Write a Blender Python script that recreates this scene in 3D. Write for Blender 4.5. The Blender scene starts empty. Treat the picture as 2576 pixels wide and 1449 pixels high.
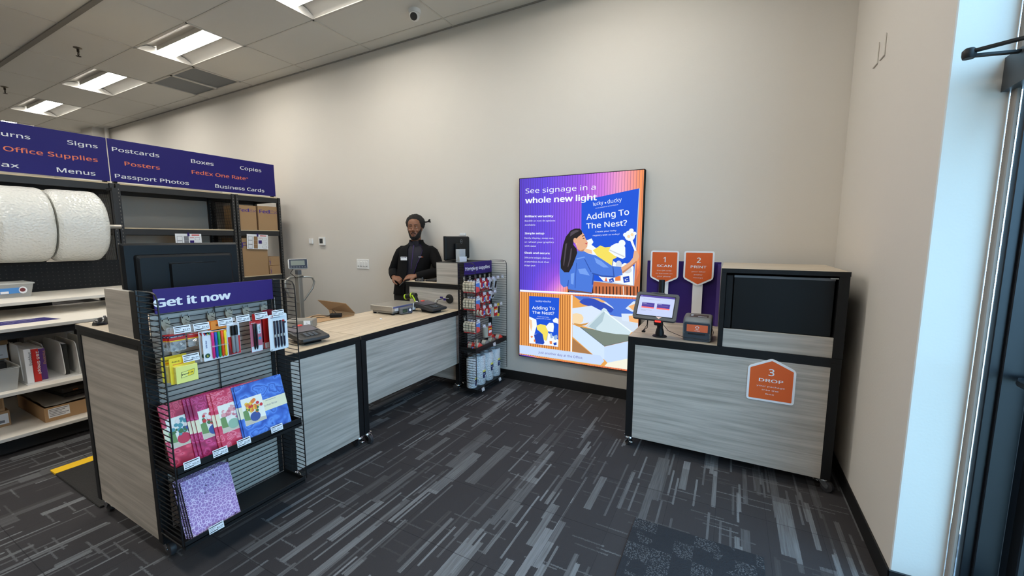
import bpy, math, random, os
from mathutils import Matrix, Vector, noise as mnoise
SC = bpy.context.scene
COL = SC.collection
PI = math.pi

# ------------------------------------------------------------------ camera, world, exposure
cam_d = bpy.data.cameras.new('camera')
cam_d.sensor_width = 36.0
cam_d.lens = 36.0 * 1031.2 / 2576.0
cam_d.clip_start = 0.02
cam = bpy.data.objects.new('camera', cam_d)
cam.location = (0, 0, 1.54)
cam.rotation_euler = (math.radians(90 - 6.838), 0, math.radians(28.10))
COL.objects.link(cam)
SC.camera = cam

wd = bpy.data.worlds.new('daylight')
SC.world = wd
wd.use_nodes = True
bg = wd.node_tree.nodes['Background']
bg.inputs[0].default_value = (0.37, 0.66, 1.0, 1)
bg.inputs[1].default_value = 8.9
LIGHT_POWER = 37.0
SC.view_settings.view_transform = 'Standard'
SC.view_settings.look = 'None'
SC.view_settings.gamma = 1
SC.view_settings.use_curve_mapping = False
SC.view_settings.exposure = 0.12
try:
    SC.cycles.max_bounces = 8
    SC.cycles.diffuse_bounces = 5
    SC.cycles.transparent_max_bounces = 16
    SC.cycles.sample_clamp_indirect = 6.0
    SC.cycles.caustics_reflective = False
    SC.cycles.caustics_refractive = False
except Exception:
    pass

# ------------------------------------------------------------------ materials
def lin(c):
    return tuple(((x / 255.0) / 12.92 if x <= 10.3 else ((x / 255.0 + 0.055) / 1.055) ** 2.4) for x in c)
MATS = {}
def mat(name, rgb=(128, 128, 128), rough=0.5, metal=0.0, emit=0.0, alpha=1.0, trans=0.0, coat=0.0, spec=0.5, bump=None):
    if name in MATS:
        return MATS[name]
    m = bpy.data.materials.new(name)
    m.use_nodes = True
    b = m.node_tree.nodes['Principled BSDF']
    c = (*lin(rgb), 1)
    b.inputs['Base Color'].default_value = c
    b.inputs['Roughness'].default_value = rough
    b.inputs['Metallic'].default_value = metal
    b.inputs['Specular IOR Level'].default_value = spec
    if emit:
        b.inputs['Emission Color'].default_value = c
        b.inputs['Emission Strength'].default_value = emit
    if alpha < 1:
        b.inputs['Alpha'].default_value = alpha
    if trans:
        b.inputs['Transmission Weight'].default_value = trans
    if coat:
        b.inputs['Coat Weight'].default_value = coat
    if bump:
        nt = m.node_tree
        co = nt.nodes.new('ShaderNodeTexCoord')
        nz = nt.nodes.new('ShaderNodeTexNoise')
        nz.inputs['Scale'].default_value = bump[0]
        nz.inputs['Detail'].default_value = 3
        nt.links.new(co.outputs['Object'], nz.inputs['Vector'])
        bp = nt.nodes.new('ShaderNodeBump')
        bp.inputs['Strength'].default_value = bump[1]
        bp.inputs['Distance'].default_value = 0.01
        nt.links.new(nz.outputs['Fac'], bp.inputs['Height'])
        nt.links.new(bp.outputs['Normal'], b.inputs['Normal'])
    MATS[name] = m
    return m

class NT:
    """small helper to write node maths"""
    def __init__(s, m):
        s.t = m.node_tree
    def node(s, typ, **kw):
        n = s.t.nodes.new(typ)
        for k, v in kw.items():
            setattr(n, k, v)
        return n
    def put(s, sock, v):
        if isinstance(v, bpy.types.NodeSocket):
            s.t.links.new(v, sock)
        else:
            sock.default_value = v
    def math(s, op, a, b=0.0, c=0.0):
        n = s.node('ShaderNodeMath', operation=op)
        s.put(n.inputs[0], a); s.put(n.inputs[1], b); s.put(n.inputs[2], c)
        return n.outputs[0]
    def xyz(s, x, y, z=0.0):
        n = s.node('ShaderNodeCombineXYZ')
        s.put(n.inputs[0], x); s.put(n.inputs[1], y); s.put(n.inputs[2], z)
        return n.outputs[0]
    def white(s, vec):
        n = s.node('ShaderNodeTexWhiteNoise', noise_dimensions='3D')
        s.put(n.inputs['Vector'], vec)
        return n.outputs['Value']
    def noise(s, vec, scale, detail=2.0):
        n = s.node('ShaderNodeTexNoise')
        s.put(n.inputs['Vector'], vec)
        n.inputs['Scale'].default_value = scale
        n.inputs['Detail'].default_value = detail
        return n.outputs['Fac']
    def mix(s, f, a, b):
        n = s.node('ShaderNodeMix', data_type='RGBA')
        s.put(n.inputs[0], f); s.put(n.inputs[6], a); s.put(n.inputs[7], b)
        return n.outputs[2]
    def ramp(s, f, stops):
        n = s.node('ShaderNodeValToRGB')
        e = n.color_ramp.elements
        while len(e) < len(stops):
            e.new(0.5)
        for i, (p, c) in enumerate(stops):
            e[i].position = p
            e[i].color = (*lin(c), 1)
        s.put(n.inputs[0], f)
        return n.outputs[0]
    def coord(s):
        n = s.node('ShaderNodeTexCoord')
        sp = s.node('ShaderNodeSeparateXYZ')
        s.t.links.new(n.outputs['Object'], sp.inputs[0])
        return n.outputs['Object'], sp.outputs[0], sp.outputs[1], sp.outputs[2]
    def bsdf(s):
        return s.t.nodes['Principled BSDF']
    def bump(s, h, strength, dist=0.01):
        n = s.node('ShaderNodeBump')
        n.inputs['Strength'].default_value = strength
        n.inputs['Distance'].default_value = dist
        s.put(n.inputs['Height'], h)
        s.put(s.bsdf().inputs['Normal'], n.outputs[0])

def wood(name, along, tones=((153, 147, 138), (176, 169, 160), (193, 186, 176)), rough=0.42):
    m = mat(name, rough=rough)
    g = NT(m)
    o, x, y, z = g.coord()
    a = {'x': x, 'y': y, 'z': z}
    sc = {k: (1.5 if k == along else 40.0) for k in 'xyz'}
    warp = g.math('MULTIPLY', g.noise(g.xyz(*[g.math('MULTIPLY', a[k], 1.2 if k == along else 5.0) for k in 'xyz']), 1.0), 1.6)
    v = g.xyz(*[g.math('ADD', g.math('MULTIPLY', a[k], sc[k]), warp) for k in 'xyz'])
    f = g.noise(v, 1.0, 5.0)
    fine = g.noise(g.xyz(*[g.math('MULTIPLY', a[k], 4.0 if k == along else 160.0) for k in 'xyz']), 1.0, 2.0)
    t = g.math('ADD', g.math('MULTIPLY', f, 0.78), g.math('MULTIPLY', fine, 0.22))
    c = g.ramp(t, [(0.34, tones[0]), (0.5, tones[1]), (0.64, tones[2])])
    g.put(g.bsdf().inputs['Base Color'], c)
    return m
WOODX = wood('grey_oak_laminate_along_width', 'x')
WOODY = wood('grey_oak_laminate_along_depth', 'y')
TOPY = wood('pale_oak_worktop_along_depth', 'y', ((178, 160, 136), (203, 186, 162), (220, 204, 181)))
TOPX = wood('pale_oak_worktop_along_width', 'x', ((170, 156, 136), (194, 180, 160), (212, 199, 180)))
BLACK = mat('black_powder_coat', (20, 20, 21), 0.5, spec=.3)
BLACKM = mat('matte_black', (14, 14, 15), 0.7)
WIRE = mat('black_wire', (16, 16, 18), 0.4)
DKGREY = mat('dark_grey_plastic', (44, 46, 49), 0.45)
GREYP = mat('mid_grey_plastic', (98, 100, 104), 0.45)
WHITE = mat('white_plastic', (232, 232, 230), 0.4)
PAPER = mat('white_card', (236, 238, 242), 0.6)
CHROME = mat('chrome', (200, 204, 208), 0.18, 1.0)
STEEL = mat('brushed_steel', (176, 171, 162), 0.34, 0.55)
PURPLE = mat('deep_purple_print', (50, 30, 108), 0.5, spec=.3)
NAVY = mat('navy_purple_sign', (30, 23, 108), 0.5, spec=.3)
ORANGE = mat('orange_print', (222, 96, 34), 0.5)
SIGNW = mat('sign_white_print', (235, 236, 240), 0.5)
SIGNO = mat('sign_coral_print', (236, 122, 84), 0.5)
CARD = mat('brown_cardboard', (172, 138, 100), 0.8)
CARDD = mat('brown_cardboard_inside', (148, 116, 82), 0.85)
INKP = mat('purple_ink', (72, 48, 134), 0.6)
INK = mat('black_ink', (30, 30, 36), 0.6)
INKG = mat('grey_ink', (120, 122, 130), 0.6)
RED = mat('red_plastic', (196, 28, 34), 0.35)
CORAL = mat('coral_red_plastic', (235, 74, 62), 0.4)
CLEAR = mat('clear_plastic', (225, 230, 232), 0.12, alpha=0.28)
SCREEN = mat('dark_lcd', (70, 78, 74), 0.3)

# ------------------------------------------------------------------ mesh builder
FONT_DIR = os.path.join(bpy.utils.resource_path('LOCAL'), 'datafiles', 'fonts')
def load_font(f):
    try:
        return bpy.data.fonts.load(os.path.join(FONT_DIR, f))
    except Exception:
        return None
FONTS = {'inter': load_font('Inter.woff2'), 'noto': load_font('NotoSansMath-Regular.woff2')}
GLYPHS = {}
def glyphs(body, font):
    key = (body, font)
    if key not in GLYPHS:
        c = bpy.data.curves.new('lettering', 'FONT')
        c.body = body
        if FONTS.get(font):
            c.font = FONTS[font]
        c.size = 1.0
        c.resolution_u = 3
        c.fill_mode = 'BOTH'
        o = bpy.data.objects.new('lettering', c)
        COL.objects.link(o)
        dg = bpy.context.evaluated_depsgraph_get()
        me = bpy.data.meshes.new_from_object(o.evaluated_get(dg))
        vs = [(v.co.x, v.co.y) for v in me.vertices]
        fs = [tuple(p.vertices) for p in me.polygons]
        bpy.data.objects.remove(o); bpy.data.curves.remove(c); bpy.data.meshes.remove(me)
        xs = [v[0] for v in vs] or [0, 1]
        GLYPHS[key] = (vs, fs, min(xs), max(xs))
    return GLYPHS[key]

def frame_of(d, hint=Vector((0, 0, 1))):
    d = d.normalized()
    if abs(d.dot(hint)) > 0.97:
        hint = Vector((1, 0, 0))
    u = d.cross(hint).normalized()
    w = u.cross(d).normalized()
    return u, w

class MB:
    def __init__(s):
        s.v, s.f, s.mi, s.sm, s.mats = [], [], [], [], []
        s.M = None
    def idx(s, m):
        if m not in s.mats:
            s.mats.append(m)
        return s.mats.index(m)
    def add(s, vs, fs, m, smooth=False):
        n = len(s.v); k = s.idx(m)
        if s.M is not None:
            vs = [s.M @ Vector(p) for p in vs]
        s.v.extend(tuple(p) for p in vs)
        for f in fs:
            s.f.append(tuple(i + n for i in f)); s.mi.append(k); s.sm.append(smooth)
        return s
    def box(s, x0, y0, z0, x1, y1, z1, m, b=0.0):
        x0, x1 = min(x0, x1), max(x0, x1); y0, y1 = min(y0, y1), max(y0, y1); z0, z1 = min(z0, z1), max(z0, z1)
        b = min(b, (x1 - x0) * .45, (y1 - y0) * .45, (z1 - z0) * .45)
        if b <= 0:
            vs = [(x, y, z) for x in (x0, x1) for y in (y0, y1) for z in (z0, z1)]
            fs = [(0, 1, 3, 2), (4, 6, 7, 5), (0, 4, 5, 1), (2, 3, 7, 6), (0, 2, 6, 4), (1, 5, 7, 3)]
            return s.add(vs, fs, m)
        lo, hi = (x0, y0, z0), (x1, y1, z1)
        vs = []; ix = {}
        for c in range(8):
            bits = [(c >> k) & 1 for k in range(3)]
            for ax in range(3):
                p = [(hi[k] - b if bits[k] else lo[k] + b) for k in range(3)]
                p[ax] = hi[ax] if bits[ax] else lo[ax]
                ix[(c, ax)] = len(vs); vs.append(tuple(p))
        fs = []
        for ax in range(3):
            u, w = (ax + 1) % 3, (ax + 2) % 3
            for side in (0, 1):
                loop = []
                for bu, bw in ((0, 0), (1, 0), (1, 1), (0, 1)):
                    loop.append(ix[((side << ax) | (bu << u) | (bw << w), ax)])
                fs.append(tuple(loop if side else loop[::-1]))
        for ax in range(3):
            u, w = (ax + 1) % 3, (ax + 2) % 3
            for bu in (0, 1):
                for bw in (0, 1):
                    c0 = (bu << u) | (bw << w); c1 = c0 | (1 << ax)
                    q = (ix[(c0, u)], ix[(c1, u)], ix[(c1, w)], ix[(c0, w)])
                    fs.append(q if bu != bw else q[::-1])
        for c in range(8):
            t = (ix[(c, 0)], ix[(c, 1)], ix[(c, 2)])
            fs.append(t if bin(c).count('1') % 2 else t[::-1])
        return s.add(vs, fs, m)
    def quad(s, a, b, c, d, m):
        return s.add([a, b, c, d], [(0, 1, 2, 3)], m)
    def ring_loft(s, rings, m, closed=True, caps=True, smooth=True):
        n = len(rings[0]); vs = [p for r in rings for p in r]; fs = []
        for i in range(len(rings) - 1):
            for j in range(n if closed else n - 1):
                k = (j + 1) % n
                fs.append((i * n + j, i * n + k, (i + 1) * n + k, (i + 1) * n + j))
        s.add(vs, fs, m, smooth)
        if caps and closed:
            s.add(rings[0], [tuple(range(n))[::-1]], m)
            s.add(rings[-1], [tuple(range(n))], m)
        return s
    def tube(s, pts, r, m, n=8, caps=True, closed=False):
        pts = [Vector(p) for p in pts]
        rs = r if isinstance(r, (list, tuple)) else [r] * len(pts)
        rings = []; u = None
        L = len(pts)
        for i, p in enumerate(pts):
            if closed:
                d = pts[(i + 1) % L] - pts[i - 1]
            else:
                d = pts[min(i + 1, L - 1)] - pts[max(i - 1, 0)]
            if d.length < 1e-9:
                d = Vector((0, 0, 1))
            d.normalize()
            if u is None:
                u, w = frame_of(d)
            else:
                u = u - d * u.dot(d)
                u = u.normalized() if u.length > 1e-6 else frame_of(d)[0]
                w = u.cross(d)
            rings.append([p + (u * math.cos(2 * PI * k / n) + w * math.sin(2 * PI * k / n)) * rs[i] for k in range(n)])
        if closed:
            rings.append(rings[0])
        return s.ring_loft(rings, m, True, caps and not closed, n > 4)
    def cyl(s, p0, p1, r, m, n=16, r1=None):
        return s.tube([p0, p1], [r, r if r1 is None else r1], m, n)
    def bar(s, p0, p1, wd, ht, m, up=(0, 0, 1)):
        p0, p1 = Vector(p0), Vector(p1)
        d = (p1 - p0).normalized()
        u = d.cross(Vector(up)).normalized(); w = u.cross(d)
        R = [[p + u * a * wd / 2 + w * b * ht / 2 for a, b in ((-1, -1), (1, -1), (1, 1), (-1, 1))] for p in (p0, p1)]
        return s.ring_loft(R, m, True, True, False)
    def lathe(s, prof, o, m, axis=(0, 0, 1), n=24, caps=True):
        o = Vector(o); a = Vector(axis).normalized(); u, w = frame_of(a)
        R = [[o + a * h + (u * math.cos(2 * PI * k / n) + w * math.sin(2 * PI * k / n)) * max(r, 1e-5) for k in range(n)] for r, h in prof]
        return s.ring_loft(R, m, True, caps, True)
    def ball(s, c, r, m, n=16, k=10):
        c = Vector(c); r = Vector(r) if isinstance(r, (list, tuple)) else Vector((r, r, r))
        R = []
        for i in range(k + 1):
            t = PI * i / k
            R.append([(c.x + r.x * max(math.sin(t), 1e-4) * math.cos(2 * PI * j / n), c.y + r.y * max(math.sin(t), 1e-4) * math.sin(2 * PI * j / n), c.z - r.z * math.cos(t)) for j in range(n)])
        return s.ring_loft(R, m, True, False, True)
    def prism(s, pts, o, u, w, depth, m, mside=None):
        """polygon pts (2-D) in the plane o + a*u + b*w, pushed back by depth along -(u x w)"""
        o, u, w = Vector(o), Vector(u), Vector(w)
        nrm = u.cross(w).normalized()
        F = [o + u * a + w * b for a, b in pts]
        n = len(F)
        s.add(F, [tuple(range(n))], m)
        if depth > 0:
            B = [p - nrm * depth for p in F]
            s.add(F + B, [(i, n + i, n + (i + 1) % n, (i + 1) % n) for i in range(n)], mside or m)
            s.add(B, [tuple(range(n))[::-1]], mside or m)
        return s
    def text(s, body, o, u, w, h, m, width=None, align='l', bold=0.0, font='inter', cap=0.727, lift=0.0):
        """lettering with cap height h, baseline origin o, reading along u, up along w"""
        vs, fs, a, b = glyphs(body, font)
        u, w = Vector(u).normalized(), Vector(w).normalized()
        o = Vector(o) + u.cross(w) * lift
        k = h / cap
        kx = (width / max(b - a, 1e-6)) if width else k
        off = {'l': a, 'c': (a + b) / 2, 'r': b}[align]
        r = bold * .42
        nrm = u.cross(w)
        for q, (dx, dy) in enumerate([(0, 0)] if r <= 0 else [(r, 0), (-r, 0), (0, r * .6), (0, -r * .6), (r * .75, r * .5), (-r * .75, r * .5), (r * .75, -r * .5), (-r * .75, -r * .5)]):
            s.add([o + nrm * (.00004 * q) + u * (x - off + dx) * kx + w * (y + dy) * k for x, y in vs], fs, m)
        return s

ORG = {}
def make_mesh(name, mb, org):
    me = bpy.data.meshes.new(name)
    ox, oy, oz = org
    me.from_pydata([(x - ox, y - oy, z - oz) for x, y, z in mb.v], [], mb.f)
    for m in mb.mats:
        me.materials.append(m)
    me.polygons.foreach_set('material_index', mb.mi)
    me.polygons.foreach_set('use_smooth', mb.sm)
    if any(mb.sm):
        me.set_sharp_from_angle(angle=math.radians(42))
    me.update()
    return me
def tag(o, label=None, cat=None, group=None, kind=None):
    for k, v in (('label', label), ('category', cat), ('group', group), ('kind', kind)):
        if v:
            o[k] = v
    return o
def thing(name, label, cat, loc, group=None, rz=0.0):
    o = bpy.data.objects.new(name, None)
    o.empty_display_size = 0.05
    o.location = loc; o.rotation_euler = (0, 0, rz)
    COL.objects.link(o)
    ORG[o.name] = Vector(loc)
    return tag(o, label, cat, group)
def part(name, mb, parent, label=None, kind=None):
    org = ORG[parent.name]
    o = bpy.data.objects.new(name, make_mesh(name, mb, org))
    COL.objects.link(o)
    o.parent = parent
    ORG[o.name] = org
    return tag(o, label, None, None, kind)
def solo(name, mb, label, cat, loc=None, group=None, kind=None):
    if loc is None:
        n = len(mb.v)
        loc = (sum(p[0] for p in mb.v) / n, sum(p[1] for p in mb.v) / n, min(p[2] for p in mb.v))
    o = bpy.data.objects.new(name, make_mesh(name, mb, loc))
    o.location = loc
    COL.objects.link(o)
    ORG[o.name] = Vector(loc)
    return tag(o, label, cat, group, kind)
def struct(name, mb):
    return solo(name, mb, None, None, (0, 0, 0), None, 'structure')
def dup(root, loc, label=None, rz=None, rot=None):
    r = root.copy()
    COL.objects.link(r)
    r.location = loc
    if rz is not None:
        r.rotation_euler = (0, 0, rz)
    if rot is not None:
        r.rotation_euler = rot
    if label:
        r['label'] = label
    for ch in list(root.children):
        c = ch.copy(); COL.objects.link(c); c.parent = r
        for g in list(ch.children):
            d = g.copy(); COL.objects.link(d); d.parent = c
    ORG[r.name] = Vector(loc)
    return r
X1, Y1, Z1 = Vector((1, 0, 0)), Vector((0, 1, 0)), Vector((0, 0, 1))
def rot_at(p, rx=0, ry=0, rz=0):
    """matrix: local frame at p turned by the Euler angles"""
    return Matrix.Translation(Vector(p)) @ Matrix.Rotation(rz, 4, 'Z') @ Matrix.Rotation(ry, 4, 'Y') @ Matrix.Rotation(rx, 4, 'X')

# ------------------------------------------------------------------ the room
XR, YB, ZC = 0.69, 3.87, 3.81
XL, YF = -15.0, -4.9
PAINT = mat('warm_white_wall_paint', (212, 207, 199), 0.75, bump=(90, 0.05))
m = mat('charcoal_streaked_carpet', rough=0.95, spec=0.25)
g = NT(m)
o_, x_, y_, z_ = g.coord()
def streak(xx, yy, w, ln, thr, seed, wob=0.0):
    cx = g.math('FLOOR', g.math('DIVIDE', xx, w))
    ry = g.math('MULTIPLY', g.white(g.xyz(cx, seed, 3.0)), 9.0)
    cy = g.math('FLOOR', g.math('ADD', g.math('DIVIDE', yy, ln), ry))
    r = g.white(g.xyz(cx, cy, seed))
    on = g.math('GREATER_THAN', r, thr)
    amp = g.math('ADD', g.math('MULTIPLY', g.white(g.xyz(cx, cy, seed + 7.0)), 0.65), 0.35)
    return g.math('MULTIPLY', on, amp)
xw = g.math('ADD', x_, g.math('MULTIPLY', g.math('SUBTRACT', g.noise(o_, 220.0), 0.5), 0.006))
yw = g.math('ADD', y_, g.math('MULTIPLY', g.math('SUBTRACT', g.noise(o_, 180.0), 0.5), 0.02))
lay = streak(xw, yw, 0.012, 0.30, 0.915, 1.0)
for w, ln, thr, sd in ((0.024, 0.42, 0.92, 2.0), (0.042, 0.36, 0.935, 3.0), (0.075, 0.52, 0.925, 4.0)):
    lay = g.math('MAXIMUM', lay, streak(xw, yw, w, ln, thr, sd))
# brushed break-up inside the broad stripes
brk = g.noise(g.xyz(g.math('MULTIPLY', x_, 120.0), g.math('MULTIPLY', y_, 5.0)), 1.0, 3.0)
lay = g.math('MULTIPLY', lay, g.math('ADD', g.math('MULTIPLY', brk, 1.3), 0.25))
cross = g.math('MULTIPLY', streak(yw, xw, 0.008, 0.17, 0.965, 5.0), 0.65)
lay = g.math('MAXIMUM', lay, cross)
dim = streak(x_, y_, 0.25, 0.5, 0.55, 6.0)
lay = g.math('MULTIPLY', lay, g.math('SUBTRACT', 1.0, g.math('MULTIPLY', dim, 0.55)))
base = g.math('ADD', lay, g.math('MULTIPLY', g.math('SUBTRACT', g.noise(o_, 420.0), 0.5), 0.25))
base = g.math('ADD', base, g.math('MULTIPLY', g.white(g.xyz(g.math('FLOOR', g.math('DIVIDE', x_, 0.25)), g.math('FLOOR', g.math('DIVIDE', y_, 0.5)), 8.0)), 0.08))
colr = g.ramp(base, [(0.0, (54, 52, 54)), (0.22, (65, 63, 64)), (0.62, (98, 99, 101)), (1.0, (120, 122, 125))])
seam = g.math('MAXIMUM', g.math('LESS_THAN', g.math('FLOORED_MODULO', y_, 0.5), 0.004), g.math('LESS_THAN', g.math('FLOORED_MODULO', x_, 0.25), 0.002))
g.put(g.bsdf().inputs['Base Color'], g.mix(g.math('MULTIPLY', seam, 0.6), colr, (0.012, 0.012, 0.014, 1)))
g.bump(g.math('ADD', g.noise(o_, 380.0), g.math('MULTIPLY', lay, 0.6)), 0.5, 0.004)
CARPET = m

b = MB(); b.box(XL, YF, -0.1, XR + 0.45, YB + 0.15, 0.0, CARPET); struct('floor', b)
b = MB(); b.box(XL, YB, 0, XR + 0.2, YB + 0.15, ZC + 0.3, PAINT); struct('wall_back', b)
b = MB(); b.box(XL - 0.15, YF, 0, XL, YB + 0.15, ZC + 0.3, PAINT); struct('wall_left', b)
b = MB(); b.box(XL - 0.15, YF - 0.15, 0, XR + 0.2, YF, ZC + 0.3, PAINT); struct('wall_front', b)
b = MB()
b.box(XR, 2.225, 0, 0.86, YB, ZC + 0.3, PAINT, 0.004)
b.box(XR, YF, 3.05, 0.86, 2.225, ZC + 0.3, PAINT)
b.box(XR, YF, 0, 0.86, 0.2, 3.05, PAINT)
struct('wall_right', b)
BASEB = mat('black_rubber_baseboard', (16, 16, 17), 0.55)
b = MB(); b.box(XL, YB - 0.008, 0, XR, YB, 0.102, BASEB, 0.003); struct('baseboard_back', b)
b = MB(); b.box(XR - 0.008, 2.217, 0, XR, YB, 0.102, BASEB, 0.003); b.box(XR - 0.008, 2.217, 0, 0.86, 2.225, 0.102, BASEB, 0.003); struct('baseboard_right', b)
b = MB(); b.box(0.858, 2.19, 0.0, 0.874, 2.225, 3.05, mat('cream_caulk_bead', (150, 138, 128), 0.6), 0.004); struct('trim_1', b)
b = MB()
b.box(-12.2, YB - 0.25, 0, -11.62, YB, ZC, PAINT)
b.cyl((-11.5, YB - 0.07, 0), (-11.5, YB - 0.07, ZC), 0.035, PAINT)
struct('column', b)

# ceiling: lay-in tiles with openings for the troffers and the return grille
TILE = mat('mineral_fibre_ceiling_tile', (216, 214, 208), 0.9, bump=(260, 0.12))
GRIDW = mat('white_ceiling_grid', (206, 202, 194), 0.5)
GX0, GDX, GY0, GDY = -2.775, 1.2192, 3.68, 0.6096
NX0, NX1, NY = -11, 4, 15
LIGHTS = [(i, 1 + 4 * r) for r in range(3) for i in (1, -1, -3, -5, -7, -9)]  # troffers without an entry in LB are unseen, added to light the room
VENT = (-4, 0)
def cell(i, j):
    return GX0 + GDX * i, GX0 + GDX * (i + 1), GY0 - GDY * (j + 1), GY0 - GDY * j
holes = {*LIGHTS, VENT}
b = MB()
gr = MB()
for j in range(-1, NY):
    for i in range(NX0, NX1):
        if (i, j) in holes:
            continue
        x0, x1, y0, y1 = cell(i, j)
        y1 = min(y1, YB); y0 = max(y0, YF); x1 = min(x1, XR + 0.15); x0 = max(x0, XL)
        if x1 > x0 and y1 > y0:
            b.quad((x0, y0, ZC), (x0, y1, ZC), (x1, y1, ZC), (x1, y0, ZC), TILE)
for i in range(NX0, NX1 + 1):
    x = GX0 + GDX * i
    if XL < x < XR:
        gr.box(x - 0.008, YF, ZC - 0.005, x + 0.008, YB, ZC, GRIDW)
for j in range(0, NY):
    y = GY0 - GDY * j
    w = 0.024 if j == 3 else 0.008  # one grid line is drawn as a wider, darker grey strip
    gr.box(XL, y - w, ZC - (0.012 if j == 3 else 0.005), XR, y + w, ZC, mat('wide_grey_ceiling_rail', (120, 116, 110), 0.6) if j == 3 else GRIDW)
gr.box(XL, YB - 0.02, ZC - 0.008, XR, YB, ZC, mat('grey_wall_angle', (150, 147, 141), 0.6))
ce = struct('ceiling', b)
part('ceiling_grid', gr, ce)
b = MB(); b.box(XL - 0.15, YF - 0.15, ZC + 0.25, XR + 0.5, YB + 0.15, ZC + 0.4, PAINT); struct('roof', b)

# recessed troffers: bright centre lens between two curved reflector pans
LENS = mat('lit_lens', (255, 250, 240), 0.5, emit=LIGHT_POWER)
PAN = mat('white_reflector_pan', (196, 193, 187), 0.4)
def troffer(i, j, label, group='recessed ceiling troffers'):
    x0, x1, y0, y1 = cell(i, j)
    cx, cy = (x0 + x1) / 2, (y0 + y1) / 2
    t = thing('ceiling_light', label, 'ceiling light', (cx, cy, ZC), group)
    f = MB(); e = 0.022
    for a, c in ((x0, x0 + e), (x1 - e, x1)):
        f.box(a, y0, ZC - 0.006, c, y1, ZC + 0.1, PAN)
    for a, c in ((y0, y0 + e), (y1 - e, y1)):
        f.box(x0, a, ZC - 0.006, x1, c, ZC + 0.1, PAN)
    part('frame', f, t)
    p = MB()
    for sgn in (1, -1):
        prof = [(0.285 * sgn, 0.0), (0.25 * sgn, 0.035), (0.2 * sgn, 0.062), (0.14 * sgn, 0.078), (0.1 * sgn, 0.082)]
        R = [[(xx, cy + a, ZC + h) for a, h in prof] for xx in (x0 + e, x1 - e)]
        p.ring_loft(R, PAN, False, False, True)
    for xa, xb in ((x0 + e, x0 + e + 0.03), (x1 - e, x1 - e - 0.03)):   # curved end caps
        pr = [(-0.285, 0.0), (-0.2, 0.05), (-0.1, 0.07), (0.1, 0.07), (0.2, 0.05), (0.285, 0.0)]
        p.ring_loft([[(xa, cy + a, ZC + 0.0) for a, h in pr], [(xb, cy + a, ZC + h) for a, h in pr]], PAN, False, False, True)
    part('reflector', p, t)
    d = MB()
    for sgn in (1, -1):
        d.box(x0 + e + .03, cy + sgn * .094, ZC + .03, x1 - e - .03, cy + sgn * .1, ZC + .084, PAN)
    d.box(x0 + e + .03, cy - .094, ZC + .024, x1 - e - .03, cy + .094, ZC + .034, LENS, .003)
    part('diffuser', d, t)
    return t
LB = {(-1, 1): 'recessed troffer cut off by the top of the photo, beside the dome camera',
      (-3, 1): 'large lit recessed troffer above the far end of the desk, next to the return grille',
      (-5, 1): 'lit recessed troffer between the bigger one and the smaller one above the blue sign',
      (-7, 1): 'lit recessed troffer directly above the words Signs on the blue sign',
      (-9, 1): 'sliver of a lit ceiling light just over the top edge of the blue sign'}
for i, j in LIGHTS:
    troffer(i, j, LB.get((i, j), 'unseen recessed troffer added to help light the room'), 'recessed ceiling troffers' if (i, j) in LB else 'unseen troffers added to light the room')

x0, x1, y0, y1 = cell(*VENT)
t = thing('return_air_grille', 'grey return air grille of two perforated squares in the ceiling beside the lit troffer', 'air vent', (x0 + .61, y0 + .3, ZC))
f = MB()
for a, c in ((x0, x0 + .03), ((x0 + x1) / 2 - .025, (x0 + x1) / 2 + .025), (x1 - .03, x1)):
    f.box(a, y0, ZC - .008, c, y1, ZC + .03, GRIDW)
for a, c in ((y0, y0 + .025), (y1 - .025, y1)):
    f.box(x0, a, ZC - .008, x1, c, ZC + .03, GRIDW)
part('frame', f, t)
PERF = mat('perforated_grey_metal', (112, 116, 120), 0.5, bump=(300, 0.3))
for a, c in ((x0 + .03, (x0 + x1) / 2 - .025), ((x0 + x1) / 2 + .025, x1 - .03)):
    f = MB(); f.box(a, y0 + .025, ZC + .004, c, y1 - .025, ZC + .012, PERF); part('grille_panel', f, t)
for k, (x, y) in enumerate(((-7.04, 2.15), (-9.78, 2.12))):
    t = thing('sprinkler_head', ('small dark pendent sprinkler in the ceiling tile by the grille and troffer', 'small dark pendent sprinkler in the ceiling at the very edge of the photo')[k], 'sprinkler', (x, y, ZC), 'ceiling sprinklers')
    f = MB(); f.lathe([(.04, 0), (.04, -.006), (.02, -.014)], (x, y, ZC), mat('chrome_rosette', (120, 112, 100), .35, .8)); part('rosette', f, t)
    f = MB(); DB = mat('dark_bronze', (58, 50, 42), .5, .6)
    f.cyl((x, y, ZC - .012), (x, y, ZC - .05), .012, DB)
    f.tube([(x - .012, y, ZC - .05), (x - .02, y, ZC - .075), (x, y, ZC - .095), (x + .02, y, ZC - .075), (x + .012, y, ZC - .05)], .004, DB, 6)
    f.lathe([(.02, -.1), (.026, -.096), (.004, -.092)], (x, y, ZC), DB); part('nozzle', f, t)
x, y = -2.93, 3.42
t = thing('dome_camera', 'small white dome security camera with black lens on the ceiling', 'security camera', (x, y, ZC))
f = MB(); f.lathe([(.062, 0), (.062, -.02), (.054, -.034)], (x, y, ZC), WHITE); part('mount', f, t)
f = MB(); f.ball((x, y, ZC - .055), .05, WHITE); part('ball_housing', f, t)
f = MB(); d = Vector((.35, -.75, -.5)).normalized(); c0 = Vector((x, y, ZC - .055)) + d * .028
f.lathe([(.033, 0), (.036, .02), (.03, .03), (.016, .03)], c0, BLACKM, d); part('lens', f, t)

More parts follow.
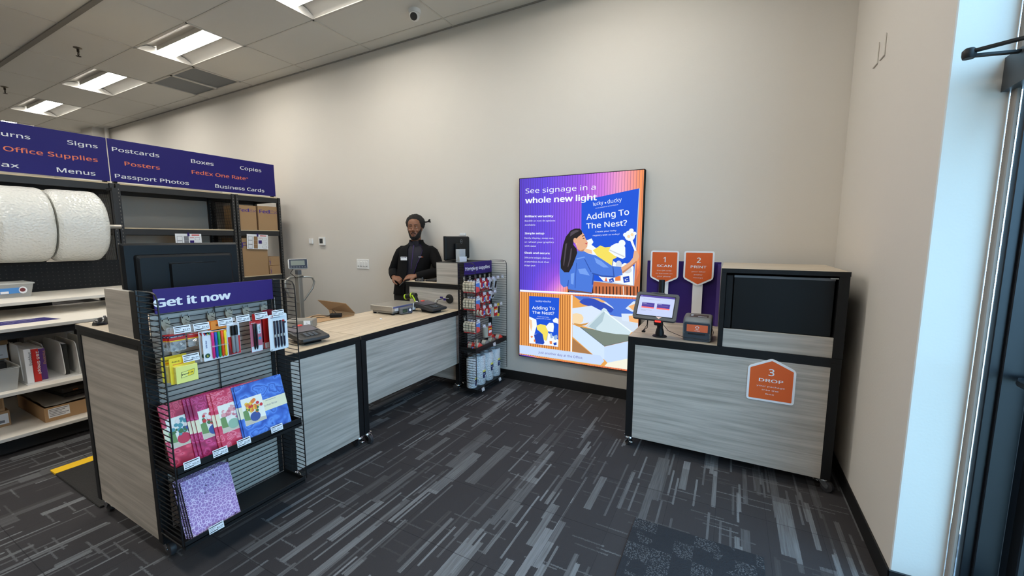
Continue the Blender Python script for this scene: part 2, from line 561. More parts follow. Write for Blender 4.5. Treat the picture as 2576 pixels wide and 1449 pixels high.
# back-wall fittings
def plate(name, label, cat, x, z, w, h, d, y=YB):
    f = MB(); f.box(x - w / 2, y - d, z - h / 2, x + w / 2, y, z + h / 2, WHITE, .004)
    return f
t = thing('thermostat', 'square white thermostat with dark screen on the back wall', 'thermostat', (-5.09, YB, 1.45))
part('body', plate('', '', '', -5.085, 1.507, .115, .115, .028), t)
f = MB(); f.box(-5.085 - .034, YB - .0295, 1.507 - .03, -5.085 + .034, YB - .027, 1.507 + .036, mat('thermostat_screen', (52, 54, 52), .2), .001); part('screen', f, t)
t = thing('wall_sensor', 'tiny white sensor box on the wall beside the thermostat', 'sensor', (-5.325, YB, 1.47))
part('body', plate('', '', '', -5.325, 1.506, .075, .075, .022), t)
f = MB(); f.box(-5.35, YB - .0235, 1.485, -5.33, YB - .021, 1.53, PAPER); part('slot', f, t)
t = thing('light_switch_plate', 'wide white wall plate with four rocker switches behind the desk', 'light switch', (-4.31, YB, 1.14))
part('cover_plate', plate('', '', '', -4.308, 1.207, .225, .13, .008), t)
for k in range(4):
    f = MB(); xx = -4.308 - .0765 + .051 * k
    f.box(xx - .017, YB - .012, 1.207 - .035, xx + .017, YB - .007, 1.207 + .035, WHITE, .003)
    f.box(xx - .009, YB - .0145, 1.207 - .03, xx + .009, YB - .011, 1.207 - .022, INKG)
    part('rocker', f, t)
for k, (y, z) in enumerate(((3.27, 2.612), (3.142, 2.61))):
    f = MB(); f.box(XR - .008, y - .042, z - .06, XR, y + .042, z + .06, PAINT, .003)
    solo('blank_wall_plate', f, ('painted blank outlet plate high on the side wall, the one deeper into the corner', 'painted blank outlet plate high on the side wall, the one closer to the door')[k], 'wall plate', group='painted outlet plates')

# ------------------------------------------------------------------ the glazed entrance
ALU = mat('black_anodised_aluminium', (26, 30, 35), 0.35, 0.3)
m = bpy.data.materials.new('window_glass'); m.use_nodes = True
nt = m.node_tree; nt.nodes.clear()
ou = nt.nodes.new('ShaderNodeOutputMaterial'); mx = nt.nodes.new('ShaderNodeMixShader'); tr = nt.nodes.new('ShaderNodeBsdfTransparent'); gl = nt.nodes.new('ShaderNodeBsdfGlossy')
tr.inputs[0].default_value = (.92, .97, .96, 1); gl.inputs['Roughness'].default_value = .02
mx.inputs[0].default_value = .08
nt.links.new(tr.outputs[0], mx.inputs[1]); nt.links.new(gl.outputs[0], mx.inputs[2]); nt.links.new(mx.outputs[0], ou.inputs[0])
GLASS = m
DX0, DX1 = 0.88, 0.99
# entrance door bay, its leaf hinged beside the wall
t = thing('door_1', None, None, (DX0, 1.65, 0)); t['kind'] = 'structure'
f = MB()
f.box(DX0, 2.17, 0, DX0 + .2, 2.2, 3.05, ALU, .003); f.box(DX0 + .03, 2.155, 0, DX0 + .1, 2.17, 3.05, ALU, .003); f.box(DX0, .2, 0, DX0 + .2, .25, 3.05, ALU, .003)
f.box(DX0 + .1, .25, 2.13, DX0 + .17, 2.155, 2.18, ALU, .003); f.box(DX0 + .1, .25, 3.0, DX0 + .17, 2.155, 3.05, ALU, .003); f.box(DX0 + .01, 2.2, 0, DX0 + .2, 2.226, 3.05, ALU)
f.box(DX0 + .05, .25, 0, DX0 + .17, 2.155, .012, ALU)
part('door_frame', f, t)
f = MB(); f.box(1.01, .25, 2.18, 1.016, 2.155, 3.0, GLASS); part('transom_glass', f, t)
for ya, yb in ((1.205, 2.155), (.255, 1.2)):
    f = MB()
    f.box(.995, yb - .06, .015, 1.035, yb, 2.125, ALU, .004); f.box(.995, ya, .015, 1.035, ya + .06, 2.125, ALU, .004)
    f.box(.995, ya + .06, 2.06, 1.035, yb - .06, 2.125, ALU, .004); f.box(.995, ya + .06, .015, 1.035, yb - .06, .16, ALU, .004)
    lf = part('door_leaf', f, t)
    f = MB(); f.box(1.012, ya + .06, .16, 1.018, yb - .06, 2.06, GLASS); o = part('door_glass', f, t); o.parent = lf
    f = MB(); f.tube([(.997, yb - .03, 1.03), (.95, yb - .025, 1.03), (.93, yb - .07, 1.03), (.93, ya + .09, 1.03), (.95, ya + .035, 1.03), (.997, ya + .03, 1.03)], .013, ALU)
    o = part('push_bar', f, t); o.parent = lf
CG = mat('closer_grey', (62, 66, 70), .4)
t = thing('door_closer', 'dark grey door closer with a folded arm reaching into the room', 'door closer', (.86, 2.1, 2.06))
f = MB()
f.prism([(-.19, -.055), (.075, -.05), (.085, .02), (.045, .065), (-.19, .065)], (.833, 2.055, 2.125), (0, -1, 0), (0, 0, 1), .05, CG)
f.box(.883, 1.9, 2.09, .996, 2.05, 2.122, CG)
part('closer_body', f, t)
f = MB()
f.bar((.86, 2.0, 2.188), (.70, 2.105, 2.192), .022, .008, BLACK)
f.bar((.70, 2.105, 2.178), (.90, 2.15, 2.178), .02, .008, BLACK)
f.lathe([(.016, -.014), (.019, -.004), (.019, .012), (.012, .02)], (.698, 2.107, 2.184), BLACK)
part('closer_arm', f, t)
# pavement outside, one even pale concrete colour
b = MB(); b.box(XR + .45, -14, -.14, 14, 14, -.02, mat('pale_concrete_pavement', (178, 170, 158), .9, bump=(6, .2))); struct('pavement', b)

# walk-off mat by the door and the anti-fatigue mat behind the counter
m = mat('walk_off_mat_pile', rough=.95, spec=.2); g = NT(m); o_, x_, y_, z_ = g.coord()
patch = g.math('ADD', g.math('MULTIPLY', g.white(g.xyz(g.math('FLOOR', g.math('MULTIPLY', x_, 11.0)), g.math('FLOOR', g.math('MULTIPLY', y_, 9.0)), 2.0)), .5), g.math('MULTIPLY', g.noise(o_, 5.0), .6))
loops = g.noise(o_, 150.0, 2.0)
amt = g.math('MULTIPLY', g.math('GREATER_THAN', loops, .55), g.math('GREATER_THAN', patch, .5))
g.put(g.bsdf().inputs['Base Color'], g.mix(amt, (.024, .026, .031, 1), (.085, .09, .098, 1)))
g.bump(loops, .9, .006)
b = MB(); b.box(-.39, .9, 0, .22, 2.185, .005, m, .002)
solo('walk_off_mat', b, 'dark charcoal walk-off mat with textured loop patches by the entrance', 'floor mat')
t = thing('anti_fatigue_mat', 'black ribbed anti-fatigue mat with a yellow safety edge behind the counter', 'floor mat', (-3.5, 2, 0))
b = MB(); MATB = mat('black_ribbed_rubber', (24, 23, 23), .75, bump=(140, .5))
b.box(-3.83, .815, 0, -3.12, 3.3, .012, MATB, .003); part('pad', b, t)
b = MB(); b.prism([(0, 0), (.012, 0), (.012, .09), (.001, .09)][::1], (-3.83, .815, 0), (0, 0, 1), (-1, 0, 0), 2.485, mat('safety_yellow_rubber', (236, 190, 20), .7)); part('yellow_edge', b, t, 'yellow bevelled border strip')

# ------------------------------------------------------------------ furniture helpers
def caster(x, y, z, parent, ang=0.0):
    """swivel caster under (x, y, z): plate, fork, wheel"""
    f = MB()
    f.M = rot_at((x, y, 0), rz=ang)
    r = min(.036, z * .4)
    f.box(-.03, -.03, z - .006, .03, .03, z, CHROME, .002)
    f.lathe([(.026, z - .006), (.03, z - .014), (.022, z - .022)], (0, 0, 0), CHROME, n=16)
    for s in (-1, 1):
        f.prism([(-.02, z - .02), (.026, z - .02), (.04, r + .012), (.03, r - .006), (.012, r - .004)], (0, s * .019 + (.0015), 0), (1, 0, 0), (0, 0, 1), .003, CHROME)
    f.box(-.05, -.016, z - .04, -.014, .016, z - .03, CHROME, .004)
    f.M = None
    c = part('caster', f, parent)
    w = MB(); w.M = rot_at((x, y, 0), rz=ang)
    w.lathe([(r * .55, -.014), (r * .95, -.012), (r, -.006), (r, .006), (r * .95, .012), (r * .55, .014)], (.027, 0, r), mat('grey_caster_tread', (52, 52, 55), .5), (0, 1, 0), 20)
    w.lathe([(r * .3, -.018), (r * .3, .018)], (.027, 0, r), CHROME, (0, 1, 0), 12)
    w.M = None
    o = part('wheel', w, parent); o.parent = c
    return c

# ------------------------------------------------------------------ drop-off kiosk against the back wall
KX0, KX1, KY0, KY1 = -.625, .604, 2.955, 3.665
t = thing('drop_off_kiosk', 'grey laminate drop-off kiosk on casters with a black drop bin', 'kiosk', (0, 3.3, 0))
f = MB()
for x0, x1 in ((KX0, KX0 + .05), (KX1 - .05, KX1)):
    for y0, y1 in ((KY0, KY0 + .05), (KY1 - .05, KY1)):
        f.box(x0, y0, .085, x1, y1, .812, BLACK, .001)
f.box(KX0 + .05, KY0, .785, KX1 - .05, KY0 + .05, .812, BLACK); f.box(KX0 + .05, KY1 - .05, .785, KX1 - .05, KY1, .812, BLACK)
f.box(KX0, KY0 + .05, .785, KX0 + .05, KY1 - .05, .812, BLACK); f.box(KX1 - .05, KY0 + .05, .785, KX1, KY1 - .05, .812, BLACK)
part('frame', f, t)
f = MB(); f.box(KX0 + .05, KY0 + .0005, .085, KX1 - .05, KY0 + .02, .786, WOODX, .001); part('front_panel', f, t)
for x in (KX0 + .012, KX1 - .03):
    f = MB(); f.box(x, KY0 + .05, .085, x + .018, KY1 - .05, .786, WOODY); part('side_panel', f, t)
f = MB(); f.box(KX0, KY0 + .004, .812, KX1, KY1, .840, TOPX)
f.box(KX0, KY0, .812, KX1, KY0 + .004, .8405, BLACK)
part('worktop', f, t)
UX0, UX1, UY1 = -.05, .606, 3.72
f = MB()
f.box(UX0, KY0, .841, UX0 + .03, KY0 + .05, 1.325, BLACK, .002); f.box(UX1 - .05, KY0, .841, UX1, KY0 + .05, 1.325, BLACK, .002)
f.box(UX0, KY0, 1.325, UX1 + .002, KY0 + .004, 1.352, BLACK)
f.box(UX0 + .012, KY0 + .05, .841, UX0 + .03, UY1, 1.325, BLACKM); f.box(UX1 - .03, KY0 + .05, .841, UX1 - .012, UY1, 1.325, BLACKM)
f.box(UX0 + .03, UY1 - .02, .841, UX1 - .03, UY1, 1.325, BLACKM); f.box(UX0 + .03, KY0 + .02, .95, UX1 - .03, UY1 - .02, .962, BLACKM)
part('bin_carcass', f, t)
f = MB(); f.box(UX0, KY0 + .004, 1.325, UX1 + .002, UY1, 1.351, TOPX); part('bin_top', f, t)
f = MB(); f.box(UX0 + .03, KY0 + .004, .841, UX1 - .05, KY0 + .022, .962, WOODX, .001); part('bin_front_panel', f, t)
f = MB()
f.box(UX0 + .075, KY0 + .03, .962, UX1 - .062, KY0 + .042, 1.305, mat('black_gloss_flap', (12, 13, 14), .45, spec=.3), .002)
f.box(UX0 + .075, KY0 + .024, 1.296, UX1 - .062, KY0 + .034, 1.31, GREYP)
f.box(UX0 + .03, KY0 + .028, .962, UX0 + .07, KY0 + .05, 1.31, BLACK, .003)
part('drop_flap', f, t)
f = MB(); f.box(UX1 - .09, KY0 + .002, 1.308, UX1 - .052, KY0 + .02, 1.313, STEEL); part('flap_hinge', f, t)
for x, y, a in ((-.598, 2.985, 2.2), (.575, 3.0, -.6), (-.598, 3.63, 1), (.575, 3.63, .4)):
    caster(x, y, .085, t, a)
f = MB(); f.box(-.63, 3.642, .8405, -.066, 3.655, 1.356, PURPLE, .001); f.box(-.09, 3.630, .8405, -.066, 3.642, 1.34, mat('purple_board_edge', (84, 64, 140), .5))
part('purple_backboard', f, t, 'deep purple upright back board')

def rpoly(pts, r, k=4):
    out = []
    n = len(pts)
    for i in range(n):
        p, a, c = Vector(pts[i]), Vector(pts[i - 1]), Vector(pts[(i + 1) % n])
        u, w = (a - p), (c - p)
        d = min(r, u.length * .4, w.length * .4)
        s, e = p + u.normalized() * d, p + w.normalized() * d
        for j in range(k + 1):
            q = j / k
            out.append(tuple(s * (1 - q) ** 2 + p * 2 * q * (1 - q) + e * q * q))
    return out
def shrink(pts, d):
    c = sum((Vector(p) for p in pts), Vector((0, 0))) / len(pts)
    out = []
    n = len(pts)
    for i in range(n):
        p, a, b_ = Vector(pts[i]), Vector(pts[i - 1]), Vector(pts[(i + 1) % n])
        e1, e2 = (p - a).normalized(), (b_ - p).normalized()
        n1, n2 = Vector((-e1.y, e1.x)), Vector((-e2.y, e2.x))
        h = (n1 + n2).normalized()
        out.append(tuple(p + h * d / max(h.dot(n1), .3)))
    return out
def step_sign(num, word, lines, x, y, z0, z1, zt, label, stick=None, house=False):
    """orange step sign; outline counter-clockwise in (x, z), face towards -y"""
    t = thing('step_sign', label, 'sign', (x, y, z0 if stick is None else stick), 'numbered orange step signs')
    hw = .111 if not house else .128
    if not house:
        pts = [(-hw, zt), (0, z0), (hw, zt), (hw, z1), (-hw, z1)]
    else:
        pts = [(-hw, z0), (hw, z0), (hw, zt), (0, z1), (-hw, zt)]
    f = MB()
    f.prism(rpoly(pts, .02), (x, y, 0), X1, Z1, .006, PAPER)
    part('white_board', f, t)
    f = MB()
    f.prism(rpoly(shrink(pts, .013), .006), (x, y - .0008, 0), X1, Z1, 0, ORANGE)
    zz = z1 - .032 if not house else zt + .014
    L = dict(align='c', font='noto')
    f.text(num, (x, y - .0016, zz - .062), X1, Z1, .062 if not house else .064, SIGNW, bold=.035, **L)
    f.text(word, (x, y - .0016, zz - .104), X1, Z1, .029, SIGNW, width=.115 if not house else .128, bold=.03, **L)
    for k, (s, w) in enumerate(lines):
        f.text(s, (x, y - .0016, zz - .137 - .0245 * k), X1, Z1, .0125, SIGNW, width=w, bold=.004, **L)
    part('orange_face', f, t)
    if stick is not None:
        f = MB(); f.box(x - .037, y + .007, stick, x + .037, y + .013, zt, PAPER); part('post', f, t)
    return t
step_sign('1', 'SCAN', (('the QR code', .115), ('or barcode on', .13), ('your phone', .105)), -.487, 3.6, 1.164, 1.443, 1.218, 'orange numbered sign reading 1 SCAN on a white post behind the tablet', stick=.8405)
step_sign('2', 'PRINT', (('your label', .1), ('and/or', .065), ('receipt', .07)), -.227, 3.6, 1.161, 1.443, 1.22, 'orange numbered sign reading 2 PRINT on a white post behind the label printer', stick=.8405)
step_sign('3', 'DROP', (('your package', .15), ('into the', .088), ('box', .045)), .262, 2.948, .52, .80, .738, 'orange house-shaped sign reading 3 DROP stuck on the kiosk front', house=True)

# ------------------------------------------------------------------ tall standing counters at both ends of the desk, and the low desk between
DF = -2.345
def tall_counter(y0, y1, face, label, closed=False):
    """tall standing counter; face = y of the side that shows the wide end panel"""
    t = thing('standing_counter', label, 'counter', (-2.7, (y0 + y1) / 2, 0), 'tall counters at the ends of the desk')
    xa, xb = -3.07, -2.31
    f = MB()
    for x in (xa, xb - .045):
        for y in (y0, y1 - .045):
            f.box(x, y, .09, x + .045, y + .045, 1.06, BLACK, .002)
    f.box(xa + .045, y0, 1.035, xb - .045, y0 + .045, 1.06, BLACK); f.box(xa + .045, y1 - .045, 1.035, xb - .045, y1, 1.06, BLACK)
    f.box(xb - .045, y0 + .045, 1.035, xb, y1 - .045, 1.06, BLACK)
    part('frame', f, t)
    for y in ((y0 + .004, y1 - .022)):
        f = MB(); f.box(xa + .045, y, .095, xb - .045, y + .018, 1.036, WOODX, .001); part('end_panel', f, t)
    f = MB(); f.box(xb - .024, y0 + .045, .095, xb - .002, y1 - .045, 1.036, WOODY); part('front_panel', f, t)
    f = MB(); f.box(xa - .005, y0 - .003, 1.06, xb, y1 + .003, 1.0865, BLACK, .001); f.box(xa - .003, y0 - .001, 1.0865, xb - .002, y1 + .001, 1.0885, TOPX)
    part('worktop', f, t)
    f = MB()
    if closed:
        f.box(-2.652, y0 + .001, 1.0885, -2.38, y1 - .001, 1.303, WOODX, .001); f.box(-2.653, y0, 1.303, -2.38, y1, 1.306, BLACK)
        part('riser_box', f, t)
    else:
        f.box(-2.652, y0 + .001, 1.0885, -2.38, y0 + .02, 1.305, WOODX, .001)
        part('privacy_panel', f, t)
        f = MB(); f.box(-2.316, y0 + .04, 1.03, -2.3095, y1 - .04, 1.205, WOODY); part('upper_front_panel', f, t)
    f = MB()
    if closed:
        f.box(-2.38, y0, 1.0885, -2.312, y1, 1.306, BLACK, .001)
    else:
        f.box(-2.38, y0, 1.0885, -2.312, y0 + .035, 1.306, BLACK, .001); f.box(-2.38, y1 - .035, 1.0885, -2.312, y1, 1.306, BLACK, .001); f.box(-2.325, y0 + .035, 1.205, -2.312, y1 - .035, 1.306, BLACK)
    part('riser_post', f, t)
    return t
A0, A1 = .80, 1.46
B0, B1 = 3.325, 3.855
t = tall_counter(A0, A1, A0, 'tall grey standing counter beside the pen display, with its wide end towards the entrance')
for x, y, a in ((-2.375, .84, 0), (-3.02, .84, PI), (-2.375, 1.42, 0), (-3.02, 1.42, PI)):
    caster(x, y, .09, t, a)
t = tall_counter(B0, B1, B0, 'tall grey standing counter between the cashier and the packing tape rack', True)
for x, y, a in ((-2.36, 3.36, PI), (-3.02, 3.37, PI), (-2.375, 3.8, 0), (-3.02, 3.8, 0)):
    caster(x, y, .09, t, a)
f = MB(); f.lathe([(.047, 0), (.047, .004), (.04, .008), (.02, .008)], (-2.492, B0 + .0, .937), BLACKM, (0, -1, 0)); part('cable_grommet', f, t)

def low_desk(y0, y1, zb, label, rail):
    t = thing('service_desk', label, 'desk', (-2.7, (y0 + y1) / 2, 0), 'low sections of the service desk')
    xa, xb = -3.07, DF
    f = MB()
    for y in (y0, y1 - .045):
        f.box(xb - .05, y, .085, xb, y + .045, .81, BLACK, .002); f.box(xa, y, .085, xa + .045, y + .045, .81, BLACK, .002)
        f.box(xa + .045, y, .765, xb - .05, y + .045, .81, BLACK)
    f.box(xb - .05, y0 + .045, .79, xb, y1 - .045, .81, BLACK)
    if rail:
        f.box(xa + .2, y0 + .045, .14, xa + .24, y1 - .045, .22, mat('dark_brown_rail', (58, 46, 38), .6)); f.box(xa + .2, y0 + .045, .085, xa + .24, y1 - .045, .1, BLACK)
    part('frame', f, t)
    f = MB(); f.box(xb - .016, y0 + .045, zb, xb - .002, y1 - .045, .79, WOODY, .001); part('front_panel', f, t)
    f = MB(); f.box(xa - .02, y0, .81, xb, y1, .838, TOPY); f.box(xb, y0, .81, xb + .004, y1, .8385, BLACK); part('worktop', f, t)
    for yy, a in ((y0 + .034, 0), (y1 - .034, PI)):
        caster(xb - .025, yy, .085, t, a); caster(xa + .05, yy, .085, t, 0)
    return t
low_desk(1.468, 2.052, .08, 'short low desk section whose front panel reaches nearly to the floor', False)
low_desk(2.058, 3.318, .305, 'long low desk section with a raised front panel and a steel scale on it', True)

# ------------------------------------------------------------------ wire display racks hung on the tall counters
RXB, RXF = -2.297, -2.10          # back grid and front edge of the side grids
def wire(f, p0, p1, r=.0016, m=WIRE):
    f.bar(p0, p1, r * 2, r * 2, m, (0, 0, 1) if abs(p1[2] - p0[2]) < abs(p1[0] - p0[0]) + abs(p1[1] - p0[1]) else (1, 0, 0))
def price_tag(parent, y, z, x, price, w=.064, h=.034, tilt=.18, label=None):
    f = MB()
    f.M = rot_at((x, y, z), ry=-tilt)
    f.box(-.0015, -w / 2, -h / 2, 0, w / 2, h / 2, PAPER)
    f.M = None
    M = rot_at((x, y, z), ry=-tilt)
    u, v = M.to_3x3() @ Y1, M.to_3x3() @ Z1
    P = lambda a, b: M @ Vector((.0005, a, b))
    f.text('$' + price, P(.001, -.006), u, v, .0085, INK, width=.027, bold=.03)
    for a, b_, ln, th, c in ((-.029, .009, .056, .0038, INK), (-.029, .002, .024, .0022, INKG), (-.029, -.004, .02, .002, INKG), (-.029, -.0125, .034, .0035, INK), (.002, -.0105, .026, .0016, INKG)):
        f.add([P(a, b_), P(a + ln, b_), P(a + ln, b_ + th), P(a, b_ + th)], [(0, 1, 2, 3)], c)
    return part('price_tag', f, parent)
PEG = mat('grey_beige_clip', (168, 164, 148), .5)
def peg_hook(y, z, yt, zt, label, price, group, ln=.165, small=False):
    t = thing('peg_hook', label, 'display hook', (RXB, y, z), group)
    f = MB()
    k = .8 if small else 1.0
    f.prism(rpoly([(-.008 * k, -.03 * k), (.008 * k, -.03 * k), (.017 * k, -.004), (.017 * k, .02 * k), (-.017 * k, .02 * k), (-.017 * k, -.004)], .004), (RXB + .006, y, z), Y1, Z1, .004, PEG)
    for s in (-1, 1):
        f.box(RXB, y + s * .012 - .002, z + .012, RXB + .006, y + s * .012 + .002, z + .03 * k, mat('hook_tip_grey', (150, 152, 150), .4, .6))
    part('clip', f, t)
    f = MB()
    xe = RXB + ln
    f.tube([(RXB + .004, y, z - .01), (xe - .03, y + (yt - y) * .8, z - .012), (xe - .006, yt, z - .008), (xe, yt, z + .004)], .0017, CHROME, 6)
    f.tube([(RXB + .004, y, z + .004), (xe + .002, yt, zt)], .0013, BLACK, 5)
    part('hook_wire', f, t)
    price_tag(t, yt, zt, xe + .004, price, *( (.05, .032) if small else (.064, .034)))
    return t
def rack(name, ya, yb, zb, label):
    t = thing(name, label, 'display rack', (-2.2, (ya + yb) / 2, zb))
    f = MB()
    n = int((1.31 - zb) / .0245)
    for k in range(n + 1):
        z = zb + .0245 * k
        f.box(RXB - .0016, ya, z - .0016, RXB + .0016, yb, z + .0016, WIRE)
    for y in (ya + .004, (ya + yb) / 2, yb - .004):
        f.box(RXB - .004, y - .0025, zb, RXB - .0015, y + .0025, 1.31, WIRE)
    part('back_grid', f, t)
    for y in (ya, yb):
        f = MB()
        f.tube([(RXB, y, zb), (RXB, y, 1.315), (RXF - .05, y, 1.315), (RXF - .018, y, 1.307), (RXF - .004, y, 1.285), (RXF, y, 1.25), (RXF, y, zb), (RXB, y, zb)], .0034, WIRE, 6)
        for k in range(1, n + 1):
            z = zb + .0245 * k
            x1 = RXF if z < 1.25 else (RXF - .006 if z < 1.29 else RXF - .03)
            f.box(RXB, y - .0016, z - .0016, x1, y + .0016, z + .0016, WIRE)
        part('side_grid', f, t)
    f = MB()
    for y in (ya + .01, yb - .03):
        f.box(RXB - .012, y, zb, RXB - .004, y + .02, 1.31, BLACK)
    part('mounting_rail', f, t)
    return t
def rack_tray(t, name, ya, yb, z, lip, xf=RXF):
    f = MB()
    f.box(RXB + .004, ya, z - .004, xf, yb, z, BLACK); f.box(xf - .004, ya, z - .02, xf, yb, z + lip, BLACK, .001)
    for y in (ya, yb - .004):
        f.box(RXB + .004, y, z - .02, xf - .002, y + .004, z + lip * .8, BLACK)
    return part(name, f, t)

ra = rack('pen_display_rack', .795, 1.405, .165, 'black wire display rack headed Get it now, hung with pens and stationery folders')
f = MB(); f.box(-2.276, .846, 1.203, -2.27, 1.388, 1.315, PURPLE, .001)
f.text('Get it now', (-2.2694, .846, 1.234), Y1, Z1, .054, SIGNW, width=.317, bold=.075, font='noto', cap=.714)
part('header_sign', f, ra, 'purple header board with white words Get it now')
st = rack_tray(ra, 'folder_tray', .803, 1.397, .505, .03)
for y, p in ((.858, '12.99'), (.975, '12.99'), (1.083, '12.99'), (1.252, '12.99')):
    o = price_tag(ra, y, .533, RXF + .004, p); o.parent = st
bt = rack_tray(ra, 'base_tray', .803, 1.397, .16, .02)
o = price_tag(ra, .93, .172, RXF + .004, '6.99'); o.parent = bt

HG = 'peg hooks with price tags on the pen rack'
for y, z, yt, zt, p, l in ((.889, 1.15, .884, 1.142, '2.99', 'first peg hook from the near end of the pen rack, holding binder clips'),
                           (.969, 1.152, .959, 1.14, '2.99', 'second peg hook on the pen rack, holding paper clips'),
                           (1.079, 1.151, 1.06, 1.144, '6.99', 'third peg hook on the pen rack, holding the highlighters'),
                           (1.162, 1.154, 1.142, 1.146, '3.99', 'fourth peg hook on the pen rack, beside the black markers'),
                           (1.247, 1.155, 1.232, 1.145, '6.99', 'fifth peg hook on the pen rack, holding the pencils'),
                           (1.344, 1.152, 1.322, 1.145, '11.79', 'sixth peg hook on the pen rack, holding the pen packs'),
                           (.918, 1.005, .907, 1.008, '5.99', 'lower peg hook on the pen rack, holding yellow sticky notes')):
    peg_hook(y, z, yt, zt, l, p, HG)

def card(f, x, y0, y1, z0, z1, m, th=.0015, r=.004):
    f.prism(rpoly([(y0, z0), (y1, z0), (y1, z1), (y0, z1)], r, 3), (x, 0, 0), Y1, Z1, th, m)
def strip(f, x, y0, y1, z0, z1, m):
    f.quad((x, y0, z0), (x, y1, z0), (x, y1, z1), (x, y0, z1), m)
NAVYC = mat('dark_navy_card', (38, 30, 66), .5); REDC = mat('red_card', (206, 38, 36), .5); ORC = mat('orange_card', (238, 140, 40), .5); YELC = mat('yellow_card', (250, 218, 46), .5)
def clip_pack(label, y0, y1, z0, z1, x, dark, cat='binder clips'):
    t = thing('clip_pack', label, cat, (x, (y0 + y1) / 2, z0), 'clip packs on the pen rack')
    f = MB(); card(f, x, y0, y1, z1 - (z1 - z0) * .42, z1, REDC)
    zt = z1 - (z1 - z0) * .42
    f.add([(x + .0005, y0, z1 - .004), (x + .0005, y0, zt + .016), (x + .0005, y1, zt + .022), (x + .0005, y1, z1 - .004)], [(0, 1, 2, 3)], NAVYC if dark else REDC)
    strip(f, x + .0006, y0, y1, zt + .001, zt + .005, YELC)
    f.text('Binder Clips' if dark else 'Paper Clips', (x + .001, y0 + .006, zt + .019), Y1, Z1, .006, PAPER, width=(y1 - y0) * .72, bold=.03)
    card(f, x, (y0 + y1) / 2 - .012, (y0 + y1) / 2 + .012, z1 - .002, 1.147, CLEAR)
    part('header_card', f, t)
    f = MB(); card(f, x + .003, y0 + .001, y1 - .001, z0, zt, CLEAR, .006, .006); part('clear_blister', f, t)
    rnd = random.Random(int(y0 * 1e4) + dark)
    f = MB()
    for k in range(11):
        y, z = rnd.uniform(y0 + .008, y1 - .008), rnd.uniform(z0 + .006, zt - .008)
        a = rnd.uniform(0, PI)
        if dark:
            f.M = rot_at((x + .0005, y, z), rx=a)
            f.prism([(-.007, -.004), (.007, -.004), (.004, .005), (-.004, .005)], (0, 0, 0), Y1, Z1, .003, BLACK)
            f.tube([(.001, -.003, .004), (.001, -.003, .013), (.001, .003, .013), (.001, .003, .004)], .0006, CHROME, 4)
            f.M = None
        else:
            f.M = rot_at((x + .001, y, z), rx=a)
            f.tube([(0, -.008, .002), (0, .006, .002), (0, .006, -.003), (0, -.01, -.003), (0, -.01, .004), (0, .004, .004)], .0006, CHROME, 4)
            f.M = None
    part('clips', f, t)
    return t
clip_pack('binder clip pack with navy and red header at the front of its hook', .838, .899, 1.047, 1.121, -2.143, True)
clip_pack('second binder clip pack just behind the foremost one', .834, .895, 1.045, 1.119, -2.165, True)
clip_pack('third binder clip pack hung furthest back behind the other two', .831, .892, 1.043, 1.117, -2.19, True)
clip_pack('clear pack of silver paper clips with red header beside the binder clips', .93, .984, 1.041, 1.103, -2.2, False, 'paper clips')

def pen(f, x, y, z0, z1, m, r=.0045, cap=None, capfrac=.36, tip=.008):
    f.lathe([(r * .35, -tip), (r * .8, -tip * .3), (r, 0), (r, (z1 - z0) * (1 - capfrac))], (x, y, z0 + tip), m, Z1, 10)
    f.lathe([(r * 1.1, (z1 - z0) * (1 - capfrac)), (r * 1.1, z1 - z0 - tip - .003), (r * .8, z1 - z0 - tip)], (x, y, z0 + tip), cap or m, Z1, 10)
def highlighters(label, x, dy, dz):
    t = thing('highlighter_pack', label, 'highlighters', (x, 1.01 + dy, .97 + dz), 'highlighter packs on the pen rack')
    f = MB(); y0, y1, z0, z1 = .963 + dy, 1.069 + dy, .97 + dz, 1.112 + dz
    card(f, x, y0, y1, z0, z1, PAPER)
    card(f, x, 1.003 + dy, 1.07 + dy, z1 - .004, 1.152, ORC)
    f.text('Bic', (x + .001, 1.03 + dy, 1.13), Y1, Z1, .009, INK, bold=.04, align='c')
    strip(f, x + .0006, y0 + .03, y1 - .001, z1 - .02, z1 - .006, ORC)
    for k, c in enumerate(((214, 40, 60), (40, 130, 190), (246, 190, 40), (30, 140, 90))):
        f.add([(x + .0007, y0 + .003 + .006 * k, z1 - .006), (x + .0007, y0 + .012 + .006 * k, z1 - .022), (x + .0007, y0 + .018 + .006 * k, z1 - .008)], [(0, 1, 2)], mat('confetti_%d' % k, c, .5))
    f.text('brite liner', (x + .001, y0 + .017, z0 + .062), Z1, (0, -1, 0), .009, mat('blue_ink', (36, 70, 150), .5), width=.036, bold=.03)
    f.prism([(math.cos(a * PI / 8) * .011, math.sin(a * PI / 8) * .011) for a in range(16)], (x + .001, y0 + .016, z0 + .025), Y1, Z1, 0, mat('dark_green_badge', (40, 84, 60), .5))
    f.text('5', (x + .0014, y0 + .016, z0 + .019), Y1, Z1, .012, YELC, align='c', bold=.04)
    part('card', f, t)
    for k, c in enumerate(((232, 44, 130), (36, 96, 186), (38, 164, 70), (250, 84, 34), (250, 226, 40))):
        f = MB(); y = y0 + .04 + .0135 * k
        pen(f, x + .006, y, z0 + .006, z1 - .01, mat('highlighter_ink_%d' % k, c, .35), .0055)
        part('highlighter', f, t)
    f = MB(); f.box(x + .001, y0 + .032, z0 + .063, x + .0125, y1 - .002, z0 + .069, CLEAR); part('retaining_band', f, t)
    return t
highlighters('highlighter pack of five bright colours on white card, the one in front', -2.142, 0, 0)
highlighters('second highlighter pack half hidden behind the front one', -2.165, -.004, -.002)

